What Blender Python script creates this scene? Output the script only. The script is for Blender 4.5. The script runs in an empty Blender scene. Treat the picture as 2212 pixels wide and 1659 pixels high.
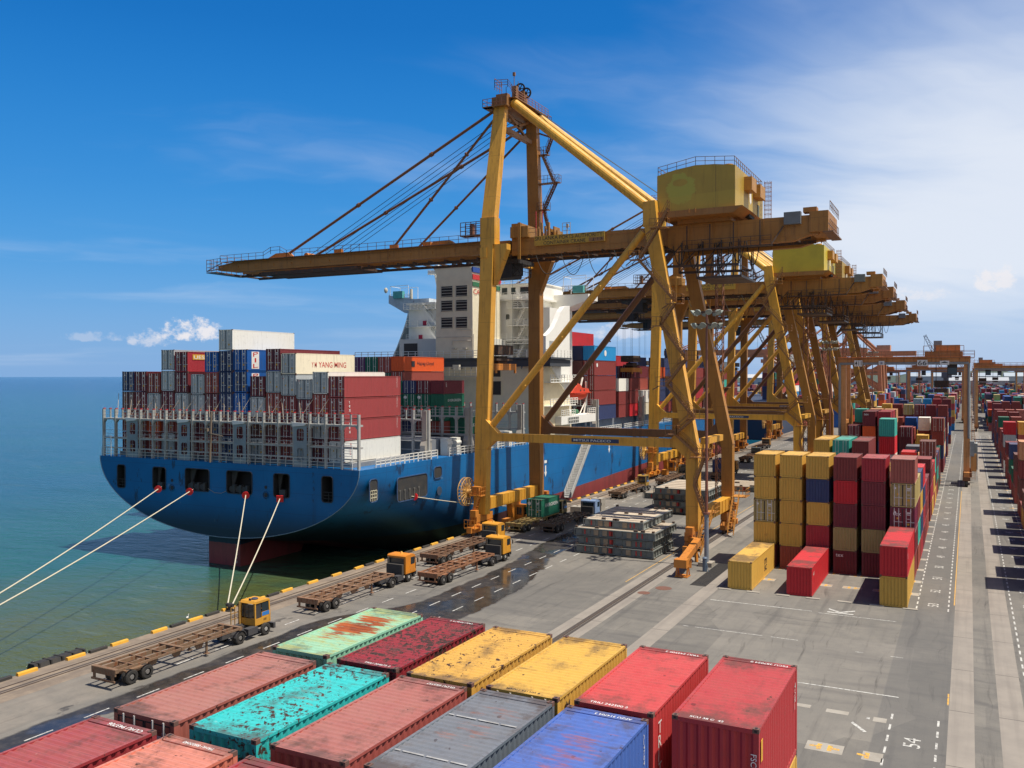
import bpy, bmesh, math, random
from mathutils import Vector, Matrix
random.seed(7)
SC = bpy.context.scene
COL = SC.collection
R = math.radians

# ------------------------------------------------------------------ camera
CAM_H = 22.04
cd = bpy.data.cameras.new('camera'); cam = bpy.data.objects.new('camera', cd); COL.objects.link(cam)
cd.sensor_fit = 'HORIZONTAL'; cd.sensor_width = 36.0; cd.lens = 1922.07/2212*36.0
cd.clip_start = 0.5; cd.clip_end = 90000
_y, _p, _r = R(27.18), R(-.5184), R(.0649)
_rt = Vector((math.cos(_y), math.sin(_y), 0)); _f0 = Vector((-math.sin(_y), math.cos(_y), 0)); _z = Vector((0, 0, 1))
_fw = _f0*math.cos(_p)+_z*math.sin(_p); _up = _z*math.cos(_p)-_f0*math.sin(_p)
_rr = _rt*math.cos(_r)-_up*math.sin(_r); _uu = _rt*math.sin(_r)+_up*math.cos(_r)
cam.matrix_world = Matrix(((_rr.x, _uu.x, -_fw.x, 0), (_rr.y, _uu.y, -_fw.y, 0), (_rr.z, _uu.z, -_fw.z, CAM_H), (0, 0, 0, 1)))
SC.camera = cam

# ------------------------------------------------------------------ sun, exposure
SUN = Vector((.42, .05, 1.0)).normalized()
sl = bpy.data.lights.new('sun', 'SUN'); sl.energy = 5.0; sl.angle = R(.5); sl.color = (1, .93, .82)
so = bpy.data.objects.new('sun', sl); COL.objects.link(so)
so.rotation_euler = SUN.to_track_quat('Z', 'Y').to_euler(); so.location = (60, 20, 120)
SC.view_settings.view_transform = 'Standard'; SC.view_settings.look = 'None'
SC.view_settings.exposure = 0.3; SC.view_settings.gamma = 1; SC.view_settings.use_curve_mapping = False

# ------------------------------------------------------------------ node helper
class NT:
    def __init__(s, tree): s.t = tree; s.n = tree.nodes; s.l = tree.links
    def add(s, typ, **kw):
        n = s.n.new(typ)
        for k, v in kw.items():
            if k == 'ins':
                for kk, vv in v.items(): s.put(n.inputs[kk], vv)
            else: setattr(n, k, v)
        return n
    def put(s, sock, v):
        if hasattr(v, 'is_output'): s.l.new(v, sock)
        elif isinstance(v, (tuple, list)):
            v = tuple(v)
            if len(sock.default_value) == 4 and len(v) == 3: v = v+(1,)
            sock.default_value = v
        else: sock.default_value = v
    def m(s, op, a, b=0.0, c=0.0):
        n = s.add('ShaderNodeMath', operation=op)
        for i, v in enumerate((a, b, c)): s.put(n.inputs[i], v)
        return n.outputs[0]
    def vm(s, op, a, b=(0, 0, 0)):
        n = s.add('ShaderNodeVectorMath', operation=op)
        s.put(n.inputs[0], a); s.put(n.inputs[1], b)
        return n.outputs['Value'] if op in ('DOT_PRODUCT', 'LENGTH') else n.outputs[0]
    def mix(s, f, a, b, mode='MIX'):
        n = s.add('ShaderNodeMix', data_type='RGBA', blend_type=mode)
        s.put(n.inputs[0], f); s.put(n.inputs[6], a); s.put(n.inputs[7], b)
        return n.outputs[2]
    def ss(s, v, lo, hi, a=0.0, b=1.0):
        n = s.add('ShaderNodeMapRange', interpolation_type='SMOOTHSTEP')
        for k, x in zip(('Value', 'From Min', 'From Max', 'To Min', 'To Max'), (v, lo, hi, a, b)): s.put(n.inputs[k], x)
        return n.outputs[0]
    def noise(s, vec, scale, detail=4, rough=.55, dist=0.0):
        n = s.add('ShaderNodeTexNoise'); s.put(n.inputs['Vector'], vec)
        n.inputs['Scale'].default_value = scale; n.inputs['Detail'].default_value = detail
        n.inputs['Roughness'].default_value = rough; n.inputs['Distortion'].default_value = dist
        return n.outputs['Fac']
    def scl(s, vec, v): return s.vm('MULTIPLY', vec, v)
    def sep(s, vec):
        n = s.add('ShaderNodeSeparateXYZ'); s.put(n.inputs[0], vec); return n.outputs
    def comb(s, x, y, z):
        n = s.add('ShaderNodeCombineXYZ'); s.put(n.inputs[0], x); s.put(n.inputs[1], y); s.put(n.inputs[2], z); return n.outputs[0]

# ------------------------------------------------------------------ world: daylight sky with cirrus
W = bpy.data.worlds.new('World'); SC.world = W; W.use_nodes = True
w = NT(W.node_tree); w.n.clear()
sky = w.add('ShaderNodeTexSky', sky_type='NISHITA', sun_disc=False, sun_elevation=R(67), sun_rotation=math.atan2(.42, .05),
            air_density=1.0, dust_density=.6, ozone_density=1.5, altitude=0)
tc = w.add('ShaderNodeTexCoord').outputs['Generated']
d = w.vm('NORMALIZE', tc); dx, dy, dz = w.sep(d)
hs0 = w.add('ShaderNodeHueSaturation', ins={'Saturation': 1.5, 'Value': .7, 'Hue': .5, 'Color': sky.outputs[0]}).outputs[0]
ramp = w.add('ShaderNodeValToRGB'); w.put(ramp.inputs[0], dz); cr = ramp.color_ramp; cr.interpolation = 'B_SPLINE'
for i, (p, c) in enumerate(((0.0, (.165, .37, .70)), (.09, (.080, .335, .72)), (.2, (.034, .265, .68)), (.36, (.005, .155, .535)), (.7, (.003, .06, .30)))):
    e = cr.elements[i] if i < 2 else cr.elements.new(p); e.position = p; e.color = (*c, 1)
hs = w.mix(.82, hs0, w.mix(1.0, ramp.outputs[0], (9.2, 9.2, 9.2, 1), 'MULTIPLY'))
# project the direction on a high cloud layer, so that wisps run as streaks
h = w.m('MAXIMUM', w.m('ADD', dz, .10), .02)
px = w.m('DIVIDE', dx, h); py = w.m('DIVIDE', dy, h)
pv = w.comb(px, py, 0.0)
rot = w.add('ShaderNodeVectorRotate', rotation_type='Z_AXIS', ins={'Vector': pv, 'Angle': R(-38)}).outputs[0]
st = w.scl(rot, (.45, 1.0, 1.0))
warp = w.noise(rot, .7, 4)
st2 = w.vm('ADD', st, w.comb(w.m('MULTIPLY', warp, 1.0), w.m('MULTIPLY', warp, 1.1), 0.0))
c1 = w.noise(st2, .8, 7, .54, .2)
c2 = w.noise(w.scl(rot, (.5, .8, 1)), .42, 5, .55)
# more cirrus toward the east (+X)
east = w.ss(w.m('ADD', w.m('MULTIPLY', dx, 1.0), w.m('MULTIPLY', dz, -.75)), -.80, .0)
cov = w.m('ADD', w.m('MULTIPLY', c1, .62), w.m('MULTIPLY', c2, .48))
cov = w.m('ADD', cov, w.m('MULTIPLY', east, .30))
thin = w.ss(cov, .545, .90)
haze = w.ss(dz, .14, -.02)
fade = w.ss(dz, .015, .11)
cl = w.m('MULTIPLY', w.m('MULTIPLY', thin, .92), w.m('ADD', w.m('MULTIPLY', fade, .6), .4))
c_sky = w.mix(w.m('MULTIPLY', haze, .35), hs, (2.3, 3.7, 6.2, 1))
c_sky = w.mix(cl, c_sky, (6.5, 6.9, 7.6, 1))
# small cumulus heads low over the sea
def puff(az, el, ra, re, seed):
    ca, sa = math.sin(R(az)), math.cos(R(az))
    hx = w.m('ADD', w.m('MULTIPLY', dx, sa), w.m('MULTIPLY', dy, -ca))      # across
    fwd = w.m('ADD', w.m('MULTIPLY', dx, ca), w.m('MULTIPLY', dy, sa))
    ax = w.m('DIVIDE', hx, ra); ey = w.m('DIVIDE', w.m('SUBTRACT', dz, math.sin(R(el))), re)
    ey = w.m('MULTIPLY', ey, w.m('ADD', 1.0, w.m('MULTIPLY', w.m('LESS_THAN', ey, 0.0), 1.6)))
    r2 = w.m('ADD', w.m('MULTIPLY', ax, ax), w.m('MULTIPLY', ey, ey))
    nz = w.noise(w.vm('ADD', w.scl(d, (1, 1, 1.25)), (seed, 0, 0)), 62, 8, .66)
    v = w.m('ADD', w.m('SUBTRACT', 1.0, r2), w.m('MULTIPLY', w.m('SUBTRACT', nz, .5), 5.0))
    return w.m('MULTIPLY', w.ss(v, .0, 1.1), w.m('MULTIPLY', w.m('GREATER_THAN', fwd, 0.0), w.ss(r2, 2.6, 1.2)))
for az, el, ra, re, sd, k in ((-46.9, 2.55, .034, .019, 1, .9), (-49.3, 2.0, .024, .013, 3, .5), (-52.5, 2.2, .03, .008, 4, .25),
                              (-20.4, 2.6, .030, .016, 5, .5), (1.3, 5.1, .022, .020, 8, .7), (-2.8, 4.6, .03, .012, 9, .45), (-43.4, 2.0, .02, .008, 11, .5)):
    f = w.m('MULTIPLY', puff(az, el, ra, re, sd), k)
    c_sky = w.mix(f, c_sky, (7.3, 7.0, 7.1, 1))
c_sky = w.mix(1.0, c_sky, w.ss(dy, -.45, .0, .66, 1.0), 'MULTIPLY')      # sky behind the camera dimmed to weaken fill on camera-facing sides
bg = w.add('ShaderNodeBackground', ins={'Color': c_sky, 'Strength': .1})
w.l.new(bg.outputs[0], w.add('ShaderNodeOutputWorld').inputs[0])

# ------------------------------------------------------------------ object helpers
def tag(o, label=None, cat=None, group=None, kind=None):
    if label: o['label'] = label
    if cat: o['category'] = cat
    if group: o['group'] = group
    if kind: o['kind'] = kind
    return o
def empty(name, loc=(0, 0, 0), label=None, cat=None, group=None, rz=0):
    o = bpy.data.objects.new(name, None); COL.objects.link(o); o.location = loc; o.rotation_euler = (0, 0, rz)
    o.empty_display_size = .3
    return tag(o, label, cat, group)
def copy_tree(o, parent=None):
    c = o.copy(); COL.objects.link(c); c.parent = parent
    for ch in list(o.children): copy_tree(ch, c)
    return c
def paint_tree(o, f):
    o.color = f(o.color)
    for ch in o.children: paint_tree(ch, f)
def wloc(o):
    v = Vector((0, 0, 0))
    while o is not None: v += o.location; o = o.parent
    return v

class MB:
    def __init__(s): s.v = []; s.f = []; s.m = []; s.cur = 0
    def quad(s, *p):
        b = len(s.v); s.v += [tuple(q) for q in p]; s.f.append(tuple(range(b, b+len(p)))); s.m.append(s.cur); return s
    def hexa(s, c):
        b = len(s.v); s.v += [tuple(q) for q in c]
        for q in ((0, 3, 2, 1), (4, 5, 6, 7), (0, 1, 5, 4), (1, 2, 6, 5), (2, 3, 7, 6), (3, 0, 4, 7)):
            s.f.append(tuple(b+i for i in q)); s.m.append(s.cur)
        return s
    def box(s, x0, x1, y0, y1, z0, z1):
        return s.hexa([(x0, y0, z0), (x1, y0, z0), (x1, y1, z0), (x0, y1, z0), (x0, y0, z1), (x1, y0, z1), (x1, y1, z1), (x0, y1, z1)])
    def cbox(s, c, sx, sy, sz): return s.box(c[0]-sx/2, c[0]+sx/2, c[1]-sy/2, c[1]+sy/2, c[2]-sz/2, c[2]+sz/2)
    def beam(s, a, b, wd, ht, w2=None, h2=None, up=(0, 0, 1)):
        a = Vector(a); b = Vector(b); dd = (b-a).normalized(); up = Vector(up)
        sd = dd.cross(up)
        if sd.length < 1e-4: sd = dd.cross(Vector((0, 1, 0)))
        sd.normalize(); u = sd.cross(dd).normalized()
        w2 = wd if w2 is None else w2; h2 = ht if h2 is None else h2
        q = []
        for p, W_, H_ in ((a, wd, ht), (b, w2, h2)):
            q += [p-sd*W_/2-u*H_/2, p+sd*W_/2-u*H_/2, p+sd*W_/2+u*H_/2, p-sd*W_/2+u*H_/2]
        return s.hexa(q)
    def tube(s, a, b, r, n=8, r2=None, caps=True):
        a = Vector(a); b = Vector(b); dd = (b-a).normalized(); r2 = r if r2 is None else r2
        sd = dd.cross(Vector((0, 0, 1)))
        if sd.length < 1e-4: sd = Vector((1, 0, 0))
        sd.normalize(); u = sd.cross(dd)
        k = len(s.v)
        for p, rr in ((a, r), (b, r2)):
            for i in range(n):
                t = 2*math.pi*i/n; s.v.append(tuple(p+sd*math.cos(t)*rr+u*math.sin(t)*rr))
        for i in range(n):
            j = (i+1) % n; s.f.append((k+i, k+j, k+n+j, k+n+i)); s.m.append(s.cur)
        if caps:
            s.f.append(tuple(k+i for i in reversed(range(n)))); s.f.append(tuple(k+n+i for i in range(n))); s.m += [s.cur]*2
        return s
    def path(s, pts, r, n=5):
        for a, b in zip(pts, pts[1:]): s.tube(a, b, r, n)
        return s
    def prism(s, poly, axis, lo, hi):
        """poly: 2D points in the two other axes (in xyz order), extruded along axis"""
        def mk(p, t):
            return (t, p[0], p[1]) if axis == 'x' else (p[0], t, p[1]) if axis == 'y' else (p[0], p[1], t)
        k = len(s.v); n = len(poly)
        s.v += [mk(p, lo) for p in poly]+[mk(p, hi) for p in poly]
        for i in range(n):
            j = (i+1) % n; s.f.append((k+i, k+j, k+n+j, k+n+i)); s.m.append(s.cur)
        s.f.append(tuple(k+i for i in reversed(range(n)))); s.f.append(tuple(k+n+i for i in range(n))); s.m += [s.cur]*2
        return s
    def rail(s, pts, h=1.1, sp=1.6, r=.03, mids=1):
        pts = [Vector(p) for p in pts]; z = Vector((0, 0, h))
        for a, b in zip(pts, pts[1:]):
            L = (b-a).length; n = max(1, round(L/sp))
            for i in range(n+1):
                p = a.lerp(b, i/n); s.beam(p, p+z, r*2, r*2, up=(0, 1, 0))
            for k in range(1, mids+2):
                zz = z*k/(mids+1); s.beam(a+zz, b+zz, r*2, r*2)
        return s
    def stairs(s, a, b, wd=.8, n=None, side=(0, 1, 0), hand=True, r=.03):
        a = Vector(a); b = Vector(b); sd = Vector(side).normalized()*wd/2
        n = n or max(3, int(abs(b.z-a.z)/.35))
        for q in (sd, -sd):
            s.beam(a+q, b+q, .06, .24)
            if hand:
                zz = Vector((0, 0, 1.0)); s.beam(a+q+zz, b+q+zz, r*2, r*2); s.beam(a+q+zz*.5, b+q+zz*.5, r*1.6, r*1.6)
                for i in range(0, n+1, 3):
                    p = a.lerp(b, i/n)+q; s.beam(p, p+zz, r*2, r*2, up=(0, 1, 0))
        fw = (b-a); fw.z = 0; fw = fw.normalized()*.11
        for i in range(1, n):
            p = a.lerp(b, i/n); c = [p-sd-fw, p+sd-fw, p+sd+fw, p-sd+fw]
            s.hexa([tuple(q-Vector((0, 0, .02))) for q in c]+[tuple(q+Vector((0, 0, .02))) for q in c])
        return s
    def wheel(s, c, r, wd, n=18, hub=.5):
        """tyre along x axis with rounded shoulders"""
        pr = [(-wd/2, r*hub), (-wd/2, r*.86), (-wd/2*.72, r), (wd/2*.72, r), (wd/2, r*.86), (wd/2, r*hub)]
        k = len(s.v)
        for i in range(n):
            t = 2*math.pi*i/n
            for (x, rr) in pr: s.v.append((c[0]+x, c[1]+math.cos(t)*rr, c[2]+math.sin(t)*rr))
        m = len(pr)
        for i in range(n):
            j = (i+1) % n
            for q in range(m-1): s.f.append((k+i*m+q, k+i*m+q+1, k+j*m+q+1, k+j*m+q)); s.m.append(s.cur)
        return s
    def sphere(s, c, rx, ry, rz, nu=10, nv=7):
        k = len(s.v)
        for j in range(nv+1):
            ph = -math.pi/2+math.pi*j/nv
            for i in range(nu):
                t = 2*math.pi*i/nu; s.v.append((c[0]+rx*math.cos(ph)*math.cos(t), c[1]+ry*math.cos(ph)*math.sin(t), c[2]+rz*math.sin(ph)))
        for j in range(nv):
            for i in range(nu):
                q = (i+1) % nu; s.f.append((k+j*nu+i, k+j*nu+q, k+(j+1)*nu+q, k+(j+1)*nu+i)); s.m.append(s.cur)
        return s
    def mesh(s, name, mats):
        me = bpy.data.meshes.new(name); me.from_pydata(s.v, [], s.f)
        for m in (mats if isinstance(mats, (list, tuple)) else [mats]): me.materials.append(m)
        if max(s.m, default=0): me.polygons.foreach_set('material_index', s.m)
        me.update(); return me
    def build(s, name, mats, parent=None, color=None, loc=None, shift=True):
        if loc is not None: off = Vector(loc)
        elif parent is not None and shift: off = wloc(parent)
        else: off = None
        if off is not None: s.v = [(a-off.x, b-off.y, c-off.z) for a, b, c in s.v]
        o = bpy.data.objects.new(name, s.mesh(name, mats)); COL.objects.link(o)
        if parent is not None: o.parent = parent
        elif loc is not None: o.location = loc
        if color: o.color = (*color, 1) if len(color) == 3 else color
        return o

_txt = {}
def text_geo(s):
    if s in _txt: return _txt[s]
    c = bpy.data.curves.new('t', 'FONT'); c.body = s; c.size = 1; c.offset = .003; c.align_x = 'LEFT'; c.resolution_u = 3; c.space_line = .85
    o = bpy.data.objects.new('t', c); COL.objects.link(o)
    me = bpy.data.meshes.new_from_object(o.evaluated_get(bpy.context.evaluated_depsgraph_get()))
    v = [tuple(q.co) for q in me.vertices]; f = [tuple(p.vertices) for p in me.polygons]
    bpy.data.objects.remove(o); bpy.data.curves.remove(c); bpy.data.meshes.remove(me)
    xs = [q[0] for q in v]; ys = [q[1] for q in v]
    _txt[s] = (v, f, min(xs), max(xs), min(ys), max(ys)); return _txt[s]
def put_text(mb, s, org, right, up, height=None, width=None):
    """letters from org (lower left), scaled to height and optionally width"""
    v, f, x0, x1, y0, y1 = text_geo(s); rt = Vector(right).normalized(); u = Vector(up).normalized(); org = Vector(org)
    sy = (height/(y1-y0)) if height else width/(x1-x0); sx = (width/(x1-x0)) if width else sy
    k = len(mb.v); mb.v += [tuple(org+rt*(a-x0)*sx+u*(b-y0)*sy) for a, b, c in v]
    mb.f += [tuple(k+i for i in q) for q in f]; mb.m += [mb.cur]*len(f)
    return mb

# ------------------------------------------------------------------ materials
def new_mat(name):
    m = bpy.data.materials.new(name); m.use_nodes = True; t = NT(m.node_tree)
    b = t.n['Principled BSDF']; return m, t, b
def simple(name, col=None, rough=.6, metal=0.0, dirt=.25, scale=1.5, rust=0.0, spec=.5, bump=0.0):
    m, t, b = new_mat(name)
    co = t.add('ShaderNodeTexCoord').outputs['Object']
    oi = t.add('ShaderNodeObjectInfo')
    base = oi.outputs['Color'] if col is None else tuple(col)+(1,)
    co = t.vm('ADD', co, t.scl(t.comb(oi.outputs['Random'], oi.outputs['Random'], oi.outputs['Random']), (37, 53, 11)))
    n = t.noise(co, scale, 5, .6)
    c = t.mix(t.ss(n, .35, .75), base, t.mix(dirt, base, (.10, .075, .05, 1)))
    c = t.mix(t.m('MULTIPLY', t.noise(co, scale*.23, 3), dirt*.9), c, t.mix(.5, base, (.05, .035, .025, 1)))
    if rust:
        r = t.noise(t.scl(co, (1.6, 1.6, .45)), scale*1.7, 7, .68)
        c = t.mix(t.ss(r, .68-rust*.3, .80-rust*.25), c, t.mix(t.noise(co, 9, 2), (.10, .03, .012, 1), (.23, .085, .03, 1)))
    t.put(b.inputs['Base Color'], c); t.put(b.inputs['Roughness'], t.ss(n, .2, .8, rough-.08, rough+.12))
    b.inputs['Metallic'].default_value = metal; b.inputs['Specular IOR Level'].default_value = spec
    if bump:
        bp = t.add('ShaderNodeBump', ins={'Strength': bump, 'Distance': .05, 'Height': t.noise(co, scale*4, 4)})
        t.put(b.inputs['Normal'], bp.outputs[0])
    return m
M = {}
M['paint'] = simple('weathered_paint', None, .5, 0, .3, .8, .22)
def crane_mat():
    m, t, b = new_mat('crane_paint'); co = t.add('ShaderNodeTexCoord').outputs['Object']; oi = t.add('ShaderNodeObjectInfo'); base = oi.outputs['Color']; x, y, z = t.sep(co)
    n = t.noise(co, .45, 5, .62); fine = t.noise(co, 5, 5, .7); drip = t.noise(t.scl(co, (2.2, 2.2, .16)), 1.2, 6, .65)
    c = t.mix(t.ss(n, .35, .75, 0, .45), base, t.mix(.5, base, (.20, .075, .02, 1)))
    c = t.mix(t.ss(drip, .48, .72, 0, .65), c, t.mix(.6, c, (.07, .028, .012, 1)))
    c = t.mix(t.ss(t.m('ADD', t.m('MULTIPLY', fine, .6), t.m('MULTIPLY', drip, .4)), .60, .66, 0, .8), c, (.10, .032, .012, 1))
    for q, per, th in ((z, 5.9, .4955), (x, 6.1, .496)):
        f = t.m('ABSOLUTE', t.m('SUBTRACT', t.m('FRACT', t.m('DIVIDE', q, per)), .5)); c = t.mix(t.m('MULTIPLY', t.m('GREATER_THAN', f, th), .5), c, t.mix(.7, c, (.06, .025, .012, 1)))
    c = t.mix(t.ss(t.noise(co, 1.3, 6, .7), .66, .74, 0, .4), c, t.mix(.5, c, (.75, .45, .10, 1)))
    t.put(b.inputs['Base Color'], c); t.put(b.inputs['Roughness'], t.ss(n, .2, .8, .4, .65)); return m
M['crane'] = crane_mat()
M['shipwhite'] = simple('ship_white_paint', None, .5, 0, .07, .5)
M['clean'] = simple('gloss_paint', None, .35, 0, .12, .8)
M['matte'] = simple('matte_paint', None, .75, 0, .25, 1.2)
M['rusty'] = simple('rusty_steel', None, .8, 0, .45, 2.0, .6)
M['steel'] = simple('galvanised_bar', (.68, .68, .65), .5, .0, .3, 3)
M['casting'] = simple('corner_casting_iron', (.15, .07, .055), .75, 0, .4, 6)
M['black'] = simple('black_rubber', (.018, .018, .018), .75, 0, .3, 4)
M['dark'] = simple('dark_void', (.012, .013, .015), .8, 0, .2, 1)
M['white'] = simple('white_marking', (.80, .79, .75), .6, 0, .12, 5)
M['yellowmark'] = simple('yellow_marking', (.75, .40, .03), .65, 0, .3, 3)
M['redmark'] = simple('red_marking', (.55, .03, .03), .6, 0, .15, 3)
M['inkmark'] = simple('dark_marking', (.02, .022, .03), .6, 0, .1, 3)
M['bluemark'] = simple('blue_marking', (.02, .07, .30), .6, 0, .1, 3)
M['rope'] = simple('rope_fibre', (.62, .56, .42), .9, 0, .3, 20)
M['cable'] = simple('wire_rope', (.05, .07, .085), .6, .3, .3, 8)
M['concrete'] = simple('concrete', (.36, .33, .28), .9, 0, .35, .7, 0, .3, .3)
def glassy(name, col):
    m, t, b = new_mat(name); b.inputs['Base Color'].default_value = (*col, 1); b.inputs['Roughness'].default_value = .06
    b.inputs['Specular IOR Level'].default_value = .8; return m
M['glass'] = glassy('window_glass', (.02, .03, .035))

def container_mat():
    m, t, b = new_mat('container_paint')
    oi = t.add('ShaderNodeObjectInfo'); rnd = oi.outputs['Random']
    at = lambda nm: t.add('ShaderNodeAttribute', attribute_type='OBJECT', attribute_name=nm).outputs['Fac']
    fade, rust, patch = at('fade'), at('rust'), at('patch')
    tcn = t.add('ShaderNodeTexCoord'); loc = tcn.outputs['Object']
    co = t.vm('ADD', loc, t.comb(t.m('MULTIPLY', rnd, 91.0), t.m('MULTIPLY', rnd, 57.0), t.m('MULTIPLY', rnd, 33.0)))
    nz = t.sep(tcn.outputs['Normal'])[2]; roof = t.ss(nz, .3, .6)
    base = oi.outputs['Color']
    big = t.noise(co, .55, 5, .6); mid = t.noise(co, 2.2, 5, .62); fine = t.noise(co, 9, 4, .65)
    # sun bleaching of roof paint
    pale = t.mix(.40, base, (.36, .25, .21, 1))
    c = t.mix(t.m('MULTIPLY', t.m('MULTIPLY', roof, fade), t.ss(big, .2, .7, .55, 1.0)), base, pale)
    # general grime, streaks down the walls
    str_ = t.noise(t.scl(co, (3.2, 3.2, .22)), 1.6, 5, .6)
    c = t.mix(t.m('MULTIPLY', t.ss(str_, .5, .8), .42), c, t.mix(.6, c, (.05, .035, .025, 1)))
    c = t.mix(t.ss(mid, .55, .85, 0, .35), c, (.12, .085, .06, 1))
    # lighter scuffs
    c = t.mix(t.m('MULTIPLY', t.ss(t.noise(t.scl(co, (1, .4, 3)), 3.1, 6, .7), .66, .74), .35), c, t.mix(.5, c, (.7, .66, .6, 1)))
    # flaked paint: dark islands whose edge frays
    fl = t.m('ADD', t.m('MULTIPLY', t.noise(co, 4.2, 7, .7), .75), t.m('MULTIPLY', big, .25))
    thr = t.m('SUBTRACT', .665, t.m('MULTIPLY', rust, .19))
    c = t.mix(t.m('MULTIPLY', t.ss(t.m('SUBTRACT', fl, thr), 0.0, .025), t.m('GREATER_THAN', rust, .02)), c, t.mix(fine, (.022, .018, .02, 1), (.10, .045, .025, 1)))
    # dirt that settles in the roof's grooves
    gy = t.sep(loc)[1]; gr = t.m('ABSOLUTE', t.m('SUBTRACT', t.m('FRACT', t.m('DIVIDE', t.m('ADD', gy, 2.709), .24627)), .5))
    gm = t.m('MULTIPLY', t.m('MULTIPLY', t.ss(gr, .36, .47), roof), t.ss(t.noise(t.scl(co, (.5, 2, 1)), 2.2, 4), .25, .7, .25, .95))
    c = t.mix(t.m('MULTIPLY', gm, .62), c, t.mix(.35, (.05, .035, .028, 1), c))
    # soft brown grime, thicker toward the ends, and rub marks across the roof
    ae = t.m('ABSOLUTE', gy)
    gn = t.m('ADD', t.noise(t.scl(co, (1, .7, 1)), .9, 6, .68), t.ss(ae, 1.9, 3.1, 0, .17))
    c = t.mix(t.m('MULTIPLY', t.m('MULTIPLY', t.ss(gn, .50, .74), roof), .72), c, (.075, .05, .038, 1))
    sm = t.noise(t.scl(co, (.28, 2.6, 1)), 2.4, 6, .66)
    c = t.mix(t.m('MULTIPLY', t.m('MULTIPLY', t.ss(sm, .60, .72), roof), .5), c, (.085, .055, .04, 1))
    sp = t.add('ShaderNodeTexVoronoi', feature='F1'); t.put(sp.inputs['Vector'], co); sp.inputs['Scale'].default_value = 1.25
    sr = t.sep(sp.outputs['Color'])
    spot = t.m('MULTIPLY', t.m('LESS_THAN', t.m('ADD', sp.outputs['Distance'], t.m('MULTIPLY', t.noise(co, 7, 2), .10)), t.m('ADD', .05, t.m('MULTIPLY', sr[0], .11))), t.m('GREATER_THAN', sr[1], .45))
    c = t.mix(t.m('MULTIPLY', t.m('MULTIPLY', spot, roof), .7), c, t.mix(.75, c, (.03, .012, .012, 1)))
    f2 = t.m('ADD', t.m('MULTIPLY', t.noise(co, 11, 5, .65), .7), t.m('MULTIPLY', mid, .3))
    c = t.mix(t.m('MULTIPLY', t.m('MULTIPLY', t.ss(t.m('SUBTRACT', f2, t.m('SUBTRACT', .70, t.m('MULTIPLY', rust, .20))), 0.0, .03), roof), .85), c, t.mix(.8, c, (.02, .014, .012, 1)))
    # big rust bloom in the roof's middle, drawn out across the ribs
    lx, ly, lz = t.sep(loc)
    c = t.mix(t.m('MULTIPLY', t.m('MULTIPLY', t.ss(patch, .5, .9), roof), t.ss(t.noise(t.scl(co, (.5, 2.2, 1)), 1.9, 7, .7), .46, .62, .1, .75)), c, (.36, .36, .12, 1))
    st = t.noise(t.scl(co, (.30, 1.8, 1.0)), 2.6, 6, .65)
    ctr = t.m('SUBTRACT', 1.15, t.m('ADD', t.m('MULTIPLY', t.m('POWER', t.m('ABSOLUTE', lx), 2.0), .55), t.m('MULTIPLY', t.m('POWER', t.m('ABSOLUTE', t.m('ADD', ly, -.5)), 2.0), .19)))
    blo = t.m('MULTIPLY', t.m('MULTIPLY', t.m('POWER', patch, .6), roof), t.ss(t.m('ADD', st, t.m('MULTIPLY', ctr, t.m('MULTIPLY', .30, t.m('MINIMUM', 1.0, t.m('ADD', patch, .35))))), .67, .79))
    c = t.mix(blo, c, t.mix(t.ss(st, .3, .7), (.10, .022, .012, 1), (.40, .10, .022, 1)))
    t.put(b.inputs['Base Color'], c)
    t.put(b.inputs['Roughness'], t.ss(mid, .2, .8, .42, .72)); b.inputs['Specular IOR Level'].default_value = .4
    bp = t.add('ShaderNodeBump', ins={'Strength': .25, 'Distance': .02, 'Height': t.noise(co, 1.7, 3)})
    t.put(b.inputs['Normal'], bp.outputs[0])
    return m
M['cont'] = container_mat()
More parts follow.
